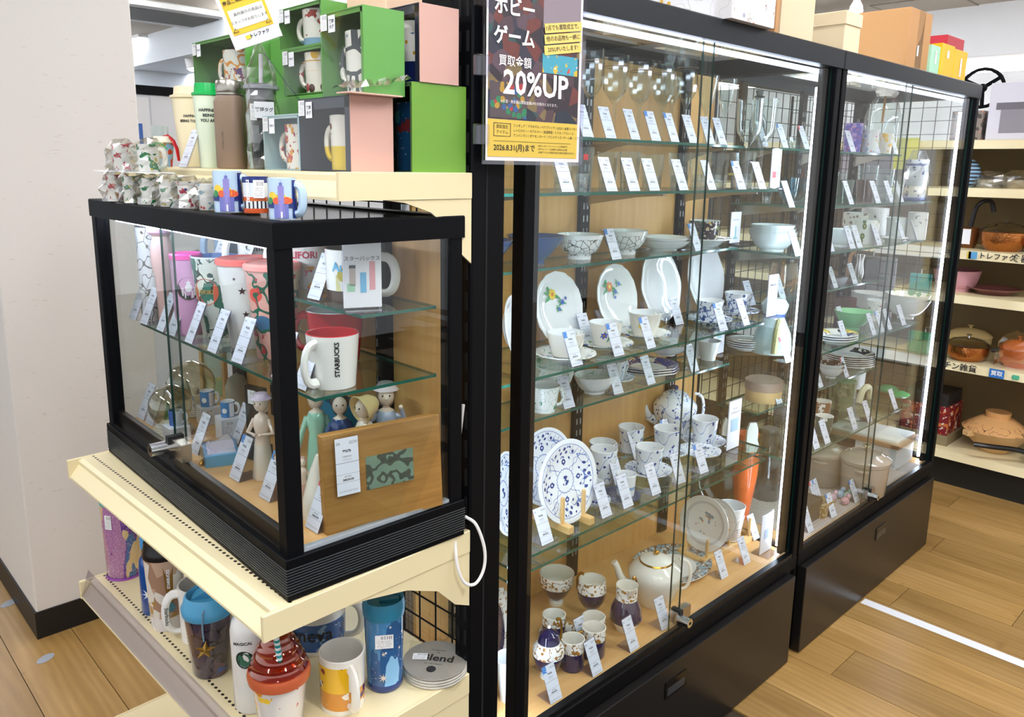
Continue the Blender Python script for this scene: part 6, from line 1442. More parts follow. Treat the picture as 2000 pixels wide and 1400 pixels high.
# top shelf
p = uy(1663, 1.27, Q1); tumbler_glass('purple printed beaker in the farther cabinet, top shelf', p, 34, 56, pat('purple_print', '#5c4fae', [dict(k='noise', s=60, t=.55, c='#a88ac8'), dict(k='spot', s=80, t=.2, c='#d85a6c')], .2, .3), .92, name='beaker', n=24)
p = uy(1697, 1.228, Q1); tumbler_glass('clear beaker with coloured blossom print', p, 32, 44, pat('blossom_glass', '#dfe0dc', [dict(k='cells', s=60, t=.3, p=['#d88a8c', '#8ab0d0', '#e0b868'])], .1, .5), .8, n=24)
p = uy(1728, 1.228, Q1); tumbler_glass('clear beaker with orange print beside the carafe', p, 26, 40, pat('orange_glass', '#e4e0d4', [dict(k='noise', s=60, t=.56, c='#e8b83c')], .1, .5), .8, n=24)
p = uy(1718, 1.285, Q1); k = pxm(p); t = thing('carafe', 'tall clear carafe with crumpled white paper in its neck', 'carafe', p)
MB().lathe([(0, 0), (32 * k, 0), (34 * k, 4 * k), (34 * k, 70 * k), (26 * k, 95 * k), (12 * k, 120 * k), (11 * k, 150 * k), (10 * k, 150 * k), (24 * k, 92 * k), (31 * k, 6 * k), (0, 5 * k)], 26, 0).build('body', CRYSTAL, t)
mb = MB(); crumple(mb, 24 * k, 15 * k, 108 * k, 142 * k, 12, 5, 0, .35, .6, 4); mb.build('paper', M('#d9d6d0', .8), t); MB().tube([(-4 * k, 0, 60 * k), (2 * k, 0, 150 * k)], 2.5 * k, 8).build('stirrer', M('#b0762c', .4), t)
tumbler_glass('low clear bowl glass at the left end of the top shelf, farther cabinet', uy(1556, 1.28, Q1), 40, 26, CRYSTAL, .6, n=22)
p = uy(1476, 1.31, Q1); k = pxm(p); t = thing('decanter', 'slim dark decanter with stopper seen through both cabinets', 'decanter', p); MB().lathe([(0, 0), (15 * k, 0), (16 * k, 50 * k), (8 * k, 70 * k), (8 * k, 95 * k), (11 * k, 97 * k), (6 * k, 100 * k), (8 * k, 108 * k), (0, 112 * k)], 20, 0).build('body', CRYSTAL_D, t)
cards_y(Q1, 1.205, [(1496, 'w', 'seen through the nearer cabinet, by the dark decanter'), (1535, 'b', 'before the low clear bowl glass'), (1577, 'r', 'beside the frame joint of the cabinets'), (1667, 'w', 'before the purple printed beaker'), (1716, 'w', 'before the blossom print beaker'), (1752, 'w', 'right of the clear carafe')])
# second shelf
for u, y, w_, h_, mt, lab in ((1646, 1.16, 36, 44, GRNG, 'dark green glass tumbler by the cabinet frame'), (1688, 1.16, 38, 42, BRNG, 'smoky rose tumbler before the wire back'), (1724, 1.2, 34, 60, CRYSTAL, 'bubbled clear tumbler, rear'), (1745, 1.14, 34, 48, CRYSTAL, 'bubbled clear tumbler, front'), (1690, 1.25, 40, 66, CRYSTAL, 'tall clear tumbler with yellow base'), (1632, 1.25, 36, 56, CRYSTAL, 'clear tumbler half behind the cabinet frame')):
    tumbler_glass(lab, uy(u, y, Q2), w_, h_, mt, .8, n=20)
p = uy(1784, 1.17, Q2); k = pxm(p); t = thing('jar', 'blue and white painted jar wrapped in plastic', 'jar', p, facecam(p)); WIL = pat('blue_jar_print', '#e6ebf0', [dict(k='noise', s=50, t=.6, c='#2c4a9c'), dict(k='band', c='#3a5aa8', z=(.0, .008)), dict(k='band', c='#3a5aa8', z=(.128, .136))], .15, .4)
MB().lathe([(0, 0), (20 * k, 0), (21 * k, 76 * k), (0, 77 * k)], 22, 0).build('body', WIL, t); mb = MB(); crumple(mb, 23 * k, 22 * k, .001, 92 * k, 12, 7, 0, .12, .5, 6); mb.build('bag', BAG, t)
bowl('pale blue ribbed glass bowl seen through the nearer cabinet', uy(1548, 1.2, Q2), 72, 50, BLUG2, BLUG2, foot=.5)
tumbler_glass('small clear glass beneath the crystal shelf, farther cabinet', uy(1497, 1.28, Q2), 22, 30, CRYSTAL, .7, n=20)
cards_y(Q2, 1.07, [(1547, 'w', 'before the pale blue glass bowl'), (1664, 'w', 'before the dark green tumbler'), (1716, 'w', 'before the smoky rose tumbler'), (1743, 'w', 'before the bubbled tumblers'), (1762, 'w', 'left of the bagged blue jar')])
# third shelf
for i in range(3): bowl(('bottom', 'middle', 'top')[i] + ' white bowl of the stack seen through the nearer cabinet', uy(1507, 1.22, Q3 + i * .011), 92 - i * 4, 38, PORC, PORC, foot=.5)
LEAFM = pat('leaf_mug', '#eceae2', [dict(k='spot', s=44, t=.34, c='#5c6e34', st=(1, 1, .7)), dict(k='spot', s=44, t=.14, c='#d8c84c', st=(1, 1, .7))], .15, .4)
bowl('white bowl by the cabinet frame, third shelf', uy(1640, 1.16, Q3), 58, 34, PORC, PORC, foot=.5)
cup('white mug with green leaf trees, third shelf', uy(1690, 1.15, Q3), 44, 46, [LEAFM, PORC], 'mug', 'mug', .95, hang=0.)
t = cup('white pot with brown dots behind the leaf mug', uy(1668, 1.27, Q3), 48, 50, [pat('brown_dots', '#e2ddd4', [dict(k='spot', s=60, t=.38, c='#8a7468')]), PORC], 'mug', 'mug', .98)
t = cup('white mug with grey lettering and black flower, left', uy(1705, 1.30, Q3), 50, 52, [pat('grey_letters', '#e9e8e4', [dict(k='noise', s=60, t=.62, c='#6a6a68', z=(.05, .09))]), PORC], 'mug', 'mug', .98)
t = cup('plain white mug in the middle of the third shelf, farther cabinet', uy(1748, 1.18, Q3), 36, 40, [PORC, PORC], 'mug', 'mug', .95, hang=0.)
t = cup('white mug with grey lettering and black flower, right', uy(1788, 1.11, Q3), 36, 52, [pat('grey_letters', '#e9e8e4', []), PORC], 'mug', 'mug', .98); lettering('SARJA', .011, GREYINK, t, (-.01, 0, .075), bend=18.8 * pxm(uy(1784, 1.125, Q3)))
saucer('white saucer before the plain white mug', uy(1745, 1.12, Q3), 50, PORC)
cards_y(Q3, 1.09, [(1560, 'w', 'before the stacked white bowls'), (1625, 'w', 'beside the cabinet frame, third shelf'), (1666, 'w', 'left of the leaf tree mug'), (1680, 'w', 'touching the leaf tree mug'), (1718, 'w', 'right of the leaf tree mug'), (1767, 'w', 'before the plain white mug'), (1795, 'w', 'at the right end of the third shelf')])
# fourth shelf
t = thing('vase', 'yellow glass vase seen through the nearer cabinet', 'vase', uy(1528, 1.28, Q4)); k = pxm(uy(1528, 1.28, Q4)); MB().lathe([(0, 0), (18 * k, 0), (28 * k, 16 * k), (27 * k, 40 * k), (24 * k, 58 * k), (22 * k, 58 * k), (24 * k, 20 * k), (0, 6 * k)], 22, 0).build('body', YELG, t)
carton('black box with white lettering band, fourth shelf', *(lambda a: (a.x, a.x + .13, 1.24, 1.32, Q4, Q4 + .075))(uy(1688, 1.24, Q4)), M('#1c1d1f', .5), 'carton')
carton('dark foil packed cutlery tray by the cabinet frame', *(lambda a: (a.x, a.x + .14, 1.22, 1.32, Q4, Q4 + .03))(uy(1622, 1.22, Q4)), M('#4a4a4c', .25, .6), 'tray', 'tray')
tag(MB().tube(smooth_path([(0, 0, 0), (.004, 0, .05), (.02, 0, .1), (.05, .0, .11)]), .007, 8).build('wooden_spoon', M('#a8764c', .5), None, uy(1653, 1.25, Q4)), 'brown wooden handle in the cutlery tray', 'spoon')
tag(MB().lathe([(0, 0), (.012, 0), (.018, .03), (.012, .07), (.016, .1), (.012, .1), (0, .02)], 12, 0).build('silver_vase', CHROME, None, uy(1676, 1.24, Q4)), 'small wavy silver vase left of the black box', 'vase')
cards_y(Q4, 1.205, [(1470, 'w', 'beside the stacked saucers, fourth shelf'), (1530, 'w', 'in front of the yellow glass vase'), (1633, 'w', 'before the cutlery tray'), (1671, 'w', 'before the wavy silver vase')])
# fifth shelf
for i in range(4): saucer(('first', 'second', 'third', 'top')[i] + ' grey white plate of the small stack behind the shelf end', uy(1455, 1.25, Q5 + .0 + i * .007), 70, PORC, 'plate', 'plate', .014)
p = uy(1506, 1.17, Q5); k = pxm(p); t = thing('cat_vase', 'frosted glass cat vase with yellow tail and blue collar', 'ornament', p, -.9)
MB().lathe([(0, 0), (36 * k, 0), (38 * k, 10 * k), (34 * k, 40 * k), (22 * k, 66 * k), (18 * k, 74 * k), (24 * k, 84 * k), (26 * k, 96 * k), (18 * k, 108 * k), (0, 110 * k)], 24, 0, 1, .7).build('body', FROST, t)
for s in (-1, 1): MB().lathe([(8 * k, 0), (0, 16 * k)], 8, 0, c=(s * 13 * k, 0, 100 * k)).build('ear', FROST, t)
MB().lathe([(20 * k, 72 * k), (21 * k, 76 * k), (20 * k, 79 * k)], 24, 0, 1, .72).build('collar', M('#2f5ab0', .3), t); MB().tube(smooth_path([(0, -26 * k, 4 * k), (2 * k, -25 * k, 40 * k), (8 * k, -17 * k, 70 * k)]), 6 * k, 8).build('tail', M('#d8cc8c', .3), t)
p = uy(1648, 1.24, Q5); k = pxm(p); tag(MB().lathe([(0, 0), (19 * k, 0), (21 * k, 50 * k), (19 * k, 50 * k), (17 * k, 4 * k), (0, 4 * k)], 8, 0, smooth=False).build('vase', REDG, None, p), 'dark red faceted glass vase', 'vase')
bowl('jadeite green bowl before the dark red vase', uy(1664, 1.17, Q5), 70, 36, M('#7cc88c', .2, 0, .5, 0, .4), M('#9cdca4', .2), foot=.4)
BERRY = pat('berry_print', '#eeece4', [dict(k='spot', s=36, t=.3, c='#1c1f2c'), dict(k='noise', s=22, t=.62, c='#d8c23c'), dict(k='noise', s=30, t=.66, c='#26366c')], .12, .4)
for i in range(3): saucer(('lower', 'middle', 'top')[i] + ' oval plate with black berry print by the cabinet frame', uy(1634, 1.10, Q5 + i * .008), 92, PORC, 'plate', 'plate', .02, BERRY if i == 2 else PORC, sy=.8)
FRUIT = pat('fruit_rim', '#e9e8e0', [dict(k='cells', s=24, t=.34, p=['#7aa04c', '#c8606c', '#d8c87c', '#4a8a70'])], .12, .4)
for i in range(3): bowl(('lower', 'middle', 'upper')[i] + ' bowl of the fruit print stack at the back of the fifth shelf', uy(1695, 1.29, Q5 + i * .014), 64, 24, PORC, FRUIT, foot=.4)
for i in range(2): bowl(('lower', 'upper')[i] + ' wide bowl with green fruit print, fifth shelf', uy(1768, 1.125, Q5 + i * .022), 84, 38, PORC, FRUIT, foot=.35)
cup('small white lidded creamer with flowers between the bowls', uy(1706, 1.19, Q5), 34, 40, [FLORAL, PORC], 'creamer', 'creamer', .8, hang=.2)
cards_y(Q5, 1.07, [(1541, 'r', 'beside the frosted cat vase'), (1654, 'w', 'before the berry print plates'), (1708, 'w', 'right of the jadeite bowl'), (1724, 'b', 'before the flowered creamer'), (1739, 'w', 'behind the door edge, fifth shelf'), (1766, 'w', 'before the wide fruit print bowls')])
cards_y(Q5, 1.2, [(1649, 'w', 'leaning on the dark red vase')])
# sixth shelf
STRIPEP = pat('ink_brush_edge', '#e9e8e2', [dict(k='noise', s=26, t=.55, c='#1a1c22', r=(.055, .2))], .15, .4)
for i in range(6): saucer('black brushed white plate in the tall stack, number %s from below' % ('one', 'two', 'three', 'four', 'five', 'six')[i], uy(1656, 1.285, Q6 + i * .0085), 96, PORC, 'plate', 'plate', .018, STRIPEP)
for i in range(2): bowl(('lower', 'upper')[i] + ' small brown flower bowl left of the tall plate stack', uy(1622, 1.25, Q6 + i * .014), 48, 22, PORC, pat('brown_flowers', '#4a2f24', [dict(k='spot', s=60, t=.25, c='#d8cfc0')]), foot=.4)
p = uy(1490, 1.27, Q6); k = pxm(p); t = thing('steamer', 'round wooden steamer box with pale band, seen through the nearer cabinet', 'steamer', p); MB().lathe([(0, 0), (34 * k, 0), (35 * k, 22 * k), (36 * k, 23 * k), (36 * k, 40 * k), (33 * k, 42 * k), (0, 42 * k)], 30, [0, 0, 1, 1, 1, 1]).build('body', [M('#d0a468', .5), M('#9c7c68', .6)], t)
cards_y(Q6, 1.206, [(1523, 'w', 'before the wooden steamer'), (1604, 'w', 'left of the brown flower bowls'), (1655, 'r', 'before the tall plate stack')])
# seventh shelf
BARK = pat('bark_glaze', '#6e7a58', [dict(k='noise', s=60, t=.55, c='#4a5238', st=(1, 1, .3)), dict(k='noise', s=40, t=.6, c='#8f8a70')], .35, 0, .8)
bowl('green tree stump pot with pale green inside', uy(1642, 1.22, Q7), 52, 56, BARK, M('#a4c094', .3), name='stump_pot', cat='pot', foot=.85, curve=.9)
tag(MB().tube(smooth_path([(-.05, 0, .0), (-.03, 0, .04), (.0, 0, .055), (.035, 0, .045), (.05, 0, .0)]), .012, 8).build('log_arch', M('#d8cfa8', .4), None, uy(1688, 1.20, Q7)), 'cream bent log ornament right of the stump pot', 'ornament')
cup('white square vase with dark neck print behind the stump pot', uy(1670, 1.31, Q7), 36, 66, [pat('neck_print', '#e6e8ea', [dict(k='band', c='#2a2c30', z=(.075, .2), x=(-.01, .02))]), PORC], 'vase', 'vase', .9)
tag(MB().lathe([(0, 0), (.035, 0), (.04, .01), (.02, .02), (0, .022)], 18, 0, 1.3).build('green_base', M('#2c7a4c', .3), None, uy(1733, 1.2, Q7)), 'green leafy ornament base near the door edge', 'ornament')
tag(MB().lathe([(0, 0), (.03, 0), (.035, .008), (.015, .02), (0, .022)], 18, 0, 1.3).build('green_base', M('#1f8a4a', .3), None, uy(1758, 1.13, Q7)), 'bright green ornament base at the shelf end', 'ornament')
for u, y, c, lab in ((1603, 1.2, '#8a5c3c', 'brown boot shaped pot by the cabinet frame'), (1607, 1.12, '#4c5448', 'dark mottled pot in front by the cabinet frame')):
    bowl(lab, uy(u, y, Q7), 34, 40, pat('mottled' + c, c, [dict(k='noise', s=60, t=.58, c='#e6e2d8')], .3), M('#e0dcd0', .4), name='pot', cat='pot', foot=.7)
for u, lab in ((1420, 'white bird shaped board standing on the seventh shelf'), (1466, 'white rounded board with black edge line')):
    p = uy(u, 1.3 if u < 1440 else 1.2, Q7); k = pxm(p); tag(MB().prism([(-14 * k, 0), (14 * k, 0), (13 * k, 34 * k), (6 * k, 52 * k), (0, 44 * k), (-7 * k, 52 * k), (-13 * k, 34 * k)] if u < 1440 else [(-12 * k, 0), (12 * k, 0), (12 * k, 45 * k), (7 * k, 60 * k), (-7 * k, 60 * k), (-12 * k, 45 * k)], -.004, .004).build('board', M('#d6d4c8', .5), None, p, (0, 0, -.5)), lab, 'board')
cards_y(Q7, 1.07, [(1596, 'w', 'before the mottled pots'), (1617, 'w', 'before the boot shaped pot'), (1671, 'w', 'before the stump pot'), (1700, 'w', 'before the cream log ornament'), (1750, 'w', 'before the bright green ornament')])
cards_y(Q7, 1.2, [(1478, 'b', 'beside the white rounded board')])
# deck
mat_ = pat('herringbone', '#d8cfc6', [dict(k='stripe', s=90, t=.45, ax='X', c='#6a5a54'), dict(k='stripe', s=70, t=.3, ax='Y', c='#b8aca4')], .7)
tag(MB().box(2.27, 3.24, 1.02, 1.34, .3452, .3466).build('shelf_mat', mat_), 'grey patterned cloth mat on the floor of the farther cabinet', 'mat')
ZM = .347
def dutch(label, p, w_px, h_px, knob):
    k = pxm(p); r = w_px * k / 2; h = h_px * k; t = thing('casserole', label, 'pot', p, .3); TA = M('#a99c8a', .18, 0, .5, 0, .6)
    MB().lathe([(0, 0), (r * .84, 0), (r * .9, .006), (r * .96, h * .66), (r, h * .68), (r, h * .72), (0, h * .72)], 36, 0).build('body', TA, t)
    l_ = MB().lathe([(r * 1.02, h * .71), (r * 1.03, h * .76), (r * .97, h * .80), (r * .8, h * .85), (r * .78, h * .84), (r * .6, h * .89), (r * .58, h * .88), (r * .3, h * .91), (0, h * .92)], 36, 0).build('lid', TA, t)
    if knob: MB().lathe([(.006, h * .9), (.005, h * .97), (.014, h * 1.02), (.013, h * 1.05), (0, h * 1.06)], 16, 0).build('knob', M('#d8c8a0', .2, .9), l_)
    for s in (0, PI): MB().tube(smooth_path([(r * .95 * math.cos(s + a), r * .95 * math.sin(s + a), h * .6) if i in (0, 2) else (r * 1.14 * math.cos(s), r * 1.14 * math.sin(s), h * .62) for i, a in enumerate((-.28, 0, .28))]), .006, 8).build('handle', TA, t)
dutch('taupe cast iron casserole behind, by the cabinet frame', uy(1603, 1.20, ZM), 78, 86, False)
dutch('taupe cast iron casserole with brass knob in front', onz(1683, 960, ZM), 92, 92, True)
carton('white box with small dots on the floor of the farther cabinet', *(3.10, 3.28, 1.06, 1.22, ZM, ZM + .085), pat('dotted_white', '#e4e2de', [dict(k='spot', s=48, t=.1, c='#6a6a6c')], .6), 'carton')
carton('white framed tray on a brown wooden box above the dotted box', *(3.09, 3.29, 1.05, 1.34, ZM + .0855, ZM + .105), M('#a87c54', .5), 'tray', 'tray')
carton('white photo tray lying on the brown wooden box', *(3.10, 3.28, 1.06, 1.33, ZM + .1055, ZM + .115), M('#e6e4e0', .4), 'tray', 'tray')
for i, (u, y, lab) in enumerate(((1668, 1.31, 'black wavy oval dish on top of another'), (1672, 1.30, 'black oval dish underneath the wavy one'))):
    bowl(lab, uy(u, y, ZM + .075 - i * .02), 96, 22, M('#0e0f12', .08, 0, .6, 0, .8), M('#16181c', .08, 0, .6, 0, .8), name='dish', cat='dish', foot=.5, sy=.6, wav=(7, .05) if i == 0 else None)
carton('dark carton carrying the black oval dishes', *(lambda a: (a.x - .04, a.x + .09, 1.26, 1.35, ZM, ZM + .054))(uy(1672, 1.28, ZM)), M('#3a332c', .6), 'carton')
p = uy(1448, 1.238, ZM); k = pxm(p); t = thing('vase', 'tall bright orange glass vase seen through the cabinet glass', 'vase', p)
MB().lathe([(0, 0), (11 * k, 0), (13 * k, 4 * k), (24 * k, 90 * k), (25 * k, 120 * k), (19 * k, 150 * k), (16 * k, 158 * k), (22 * k, 172 * k), (20 * k, 172 * k), (14 * k, 158 * k), (20 * k, 90 * k), (0, 10 * k)], 28, 0).build('body', ORANGE, t)
for u, y, lab in ((1495, 1.27, 'tall smoky coffee carafe behind the orange vase'), (1518, 1.33, 'second smoky carafe at the back, farther cabinet')):
    p = uy(u, y, ZM); k = pxm(p); t = thing('carafe', lab, 'carafe', p); MB().lathe([(0, 0), (26 * k, 0), (28 * k, 40 * k), (24 * k, 80 * k), (14 * k, 110 * k), (14 * k, 125 * k), (17 * k, 130 * k), (0, 131 * k)], 22, 0).build('body', CRYSTAL_D, t)
    MB().lathe([(15 * k, 108 * k), (16 * k, 112 * k), (16 * k, 140 * k), (0, 142 * k)], 20, 0).build('collar', M('#6a6460', .4), t); hb = MB(); handle(hb, 20 * k, 60 * k, 118 * k, 22 * k, .005, -.2); hb.build('handle', CRYSTAL_D, t)
stand_plate('big clear glass lid on edge behind the orange vase', uy(1408, 1.33, ZM), 110, CRYSTAL_D, CRYSTAL_D, face=-.5, stand=False, name='glass_cover', cat='cover')
for u, v, c, lab in ((1625, 968, '#c8a4b0', 'pink beaded trinket animal, left'), (1640, 962, '#8fb4d0', 'blue beaded trinket animal, rear'), (1650, 975, '#c88c98', 'rose beaded trinket animal, middle'), (1655, 965, '#8cc0a8', 'green beaded trinket animal, right')):
    p = onz(u, v + 10, ZM); k = pxm(p); t = thing('trinket', lab, 'trinket', p); bm_ = pat('beads' + c, c, [dict(k='spot', s=260, t=.3, c='#e8e0d8'), dict(k='spot', s=200, t=.15, c='#8a4a6c')], .25, .4)
    MB().ball((0, 0, 8 * k), 8 * k, 1.2, 1, 1).build('body', bm_, t); MB().ball((6 * k, -3 * k, 17 * k), 5 * k).build('head', bm_, t)
    for s in (-1, 1): MB().tube([(s * 4 * k, 0, 3 * k), (s * 5 * k, 0, 0)], 1.6 * k, 6).build('foot', M('#c8a04c', .3, .8), t)
carton('brown box with gold edge by the cabinet frame', *(lambda a: (a.x - .04, a.x + .05, 1.06, 1.13, ZM, ZM + .07))(uy(1590, 1.06, ZM)), M('#5a4c3c', .4), 'carton')
carton('low gold patterned box beside the brown one', *(lambda a: (a.x - .02, a.x + .06, 1.045, 1.1, ZM, ZM + .045))(uy(1614, 1.045, ZM)), pat('gold_lace', '#a8803c', [dict(k='noise', s=120, t=.55, c='#d8c8a0')], .35, 0, 0, .3), 'carton')
cards_y(ZM, 1.03, [(1584, 'w', 'at the front left corner of the farther cabinet deck'), (1629, 'b', 'before the beaded trinkets'), (1674, 'b', 'before the brass knob casserole')])
cards_y(ZM, 1.12, [(1478, 'w', 'on the deck beside the tall sign, through the glass'), (1596, 'r', 'behind the brown gold edged box'), (1602, 'b', 'before the rear casserole'), (1728, 'r', 'right of the brass knob casserole')])

# ------------------------------------------------------------------ far gondola with pots and pans
XG = 4.0
FG = thing('gondola_shelf', 'long beige pot and pan shelving across the far aisle', 'shelf unit', (0, 0, 0))
gz = [1.63, 1.42, 1.14, .935, .62, .19]
MB().box(XG + .40, XG + .43, .55, 3.4, 0, 1.62).build('back_panel', M('#6e5a36', .6), FG)
MB().box(XG + .06, XG + .4, .6, 3.4, 0, .15).build('plinth', M('#15130f', .6), FG)
for i, z in enumerate(gz):
    s = MB().box(XG, XG + .40, .55, 3.4, z - .03, z).build('shelf', BEIGE, FG)
    MB().prism([(XG, z), (XG - .012, z - .002), (XG - .02, z - .04), (XG, z - .035)], .55, 3.4).build('front_rail', BEIGE, s)
for y in (.55, 1.98, 3.38): MB().box(XG + .36, XG + .4, y, y + .03, 0, 1.63).build('upright', BEIGE2, FG)
def rail_sign(label, z, y0, y1, items, bg='#ece9e2'):
    t = thing('rail_sign', label, 'sign', (XG - .022, y0, z - .045)); MB().box(-.001, 0, y0 - y1, 0, 0, .052).build('strip', M(bg, .5), t)
    for s, size, dy, c in items: lettering(s, size, c, t, (-.0016, -dy, .026), (0, 0, -PI / 2), bold=.0006, align='LEFT')
    return t
def fx(u, z, x=XG + .15): return ux(u, x, z)
ya = ux(1872, XG - .02, gz[2]).y; yb_ = ux(2060, XG - .02, gz[2]).y
t = rail_sign('cream shelf strip with shop logo and black kitchenware lettering', gz[2], ya, yb_, [('トレファク', .03, .085, INK), ('食器・キッチン', .036, .215, INK)]); MB().box(-.002, -.001, -.08, -.045, .01, .042).build('logo_cube', M('#5aa0d0', .5), t); MB().box(-.002, -.001, -.055, -.04, .01, .042).build('logo_cube', M('#e8c83c', .5), t)
ya = ux(1843, XG - .02, gz[4]).y
t = rail_sign('white shelf strip with black lettering, blue label and kettle pictures', gz[4], ya, yb_ - .05, [('チン雑貨', .036, .0, INK)], '#eef0f2'); MB().box(-.002, -.001, -.255, -.195, .006, .046).build('blue_label', M('#2c78c8', .5), t); lettering('買取', .024, PAPER, t, (-.0024, -.225, .026), (0, 0, -PI / 2), bold=.0006)
for i, c in enumerate(('#4cb08a', '#2c3850', '#d8a84c')): MB().lathe([(0, .0), (.012, 0), (.016, .012), (.012, .02), (0, .02)], 16, 0, .2, 1).build('pot_icon', M(c, .5), t, (-.0025, -.30 - i * .075, .014))
t = rail_sign('white shelf strip with blue label behind the farther cabinet', gz[4], 2.0, 1.45, [('トレファク', .03, .12, M('#2c4a9c', .5))], '#e6e8ea')
# things on it
COPPER = pat('hammered_copper', '#b06a34', [dict(k='soft', s=60, t=.4, c='#e09a5c')], .2, 0, 1.2, .9)
def pan_pot(label, p, w_px, h_px, mat, lid=None, knob=None, name='pot', cat='pot'):
    k = pxm(p); r = w_px * k / 2; h = h_px * k; t = thing(name, label, cat, p)
    MB().lathe([(0, 0), (r * .7, 0), (r * .95, h * .2), (r, h * .4), (r, h * .58), (r * 1.04, h * .6), (0, h * .6)], 30, 0).build('body', mat, t)
    if lid: MB().lathe([(r * 1.03, h * .6), (r * .98, h * .66), (r * .7, h * .8), (r * .2, h * .88), (0, h * .88)], 30, 0).build('lid', lid, t); MB().lathe([(r * .06, h * .87), (r * .05, h * .93), (r * .14, h * .98), (r * .12, h), (0, h)], 14, 0).build('knob', knob or lid, t)
    return t
pan_pot('hammered copper pot with glass lid on the logo shelf', fx(1958, gz[2], XG + .12), 82, 62, COPPER, glass('lid_glass', '#cfd2d0', .1, .5, 1.6), CRYSTAL)
pan_pot('second hammered copper pot at the picture edge', fx(2045, gz[2], XG + .16), 70, 50, COPPER)
t = pan_pot('tall kettle with white label behind the cabinet post', fx(1890, gz[2], XG + .14), 34, 66, M('#8a5a34', .25, .7)); MB().tube(smooth_path([(.0, 0, .1), (.0, -.02, .2), (.0, -.07, .22), (.0, -.09, .17)]), .01, 8).build('handle', M('#121214', .3), t); MB().box(-.05, -.049, -.02, .02, .02, .09).build('label', PAPER, t)
pan_pot('beige casserole with lid on the lettered shelf', fx(1890, gz[4], XG + .295), 76, 52, M('#dcc48c', .4), M('#dcc48c', .4))
t = pan_pot('copper frying pan with glass lid and handle', fx(1887, gz[4], XG + .09), 76, 50, COPPER, glass('lid_glass', '#cfd2d0', .1, .5, 1.6), CHROME); MB().tube([(.0, -.1, .06), (.0, -.155, .08)], .01, 8).build('handle', M('#2a2426', .4), t)
p = fx(1985, gz[4], XG + .12); k = pxm(p); t = pan_pot('orange enamel pot wrapped in crinkled plastic', p, 66, 60, M('#d8702c', .3, 0, .5, 0, .4), M('#d8702c', .3)); mb = MB(); crumple(mb, 36 * k, 36 * k, .001, 68 * k, 14, 6, 0, .12, .3, 21); mb.build('bag', BAG, t)
bowl('pink square pan with glass lid, farther shelf', fx(1865, gz[3], XG + .15), 84, 40, M('#d0969c', .35), M('#8a4c58', .35), name='pan', cat='pan', foot=.7)
saucer('flat dark pink griddle plate on the middle shelf', fx(1940, gz[3], XG + .15), 96, M('#7a4a48', .3), 'griddle', 'pan', .03)
p = fx(1940, gz[5], XG + .16); k = pxm(p); t = thing('clay_pot', 'wide tan clay pot with leaf drawings and lid', 'pot', p, -.6); CLAY = pat('clay_leaf', '#d9a56c', [dict(k='vine', s=30, t=.014, c='#5a3c2c', z=(.08, .14))], .35, .3); r = 58 * k
MB().lathe([(0, 0), (r * .4, 0), (r * .8, 24 * k), (r * .98, 40 * k), (r * 1.02, 44 * k), (0, 44 * k)], 32, 0).build('body', M('#d8b078', .4), t); MB().lathe([(r, 44 * k), (r * .9, 50 * k), (r * .5, 66 * k), (r * .36, 68 * k), (r * .38, 78 * k), (r * .34, 79 * k), (0, 74 * k)], 32, 0).build('lid', CLAY, t)
for s in (0, PI): MB().bbox(-.02, .02, -.02, .02, 34 * k, 44 * k, .004).build('ear', M('#d8b078', .4), t, (r * 1.02 * math.cos(s), r * 1.02 * math.sin(s), 0))
a = fx(1842, gz[5], XG + .12); carton('red printed carton under dark boxes on the lowest shelf', XG + .05, XG + .25, a.y - .03, a.y + .19, gz[5] + .05, gz[5] + .19, pat('red_print', '#7a1c22', [dict(k='noise', s=30, t=.58, c='#c8703c'), dict(k='noise', s=50, t=.62, c='#e0d0c0')], .4), 'carton')
carton('low grey carton beneath the red printed carton', XG + .04, XG + .27, a.y - .04, a.y + .2, gz[5], gz[5] + .049, M('#8a7c5c', .6), 'carton'); carton('dark flat carton on the red printed carton', XG + .05, XG + .25, a.y - .02, a.y + .18, gz[5] + .1905, gz[5] + .25, M('#1f1c1a', .5), 'carton')
p = fx(1985, gz[5], XG + .02); t = thing('frying_pan', 'frying pan with black and red handle at the picture edge', 'pan', p); MB().lathe([(0, 0), (.1, 0), (.13, .05), (.125, .05), (.095, .006), (0, .006)], 30, 0).build('pan', M('#3a2c26', .35), t, (.1, -.14, 0)); MB().tube(smooth_path([(.05, -.06, .045), (.0, .0, .07), (-.06, .1, .075), (-.08, .16, .075)]), .012, 8).build('handle', M('#141416', .3), t)
t = thing('oven_mitt', 'bagged black mitt with blue white check on the second shelf', 'mitt', fx(1886, gz[1], XG + .1)); MB().ball((0, 0, .06), .07, .6, .8, 1).build('mitt', pat('check_print', '#2c3038', [dict(k='stripe', s=60, t=.5, ax='Z', c='#8ab0d0')], .6), t)
t = thing('bagged_pan', 'steel pan in clear plastic on the second shelf', 'pan', fx(1930, gz[1], XG + .15)); t.scale = (.62, .62, .62); MB().lathe([(0, 0), (.1, 0), (.12, .06), (.115, .06), (.09, .006), (0, .006)], 28, 0).build('pan', CHROME, t); mb = MB(); crumple(mb, .12, .15, .001, .12, 16, 6, 0, .16, .5, 31); mb.build('bag', BAG, t)
t = thing('bagged_pan', 'beige handled pan in plastic at the picture edge, second shelf', 'pan', fx(1988, gz[1], XG + .15)); t.scale = (.62, .62, .62); MB().lathe([(0, 0), (.09, 0), (.11, .06), (.105, .06), (.08, .006), (0, .006)], 28, 0).build('pan', M('#b8a888', .4), t); mb = MB(); crumple(mb, .12, .12, .001, .13, 16, 6, 0, .16, .4, 33); mb.build('bag', BAG, t)
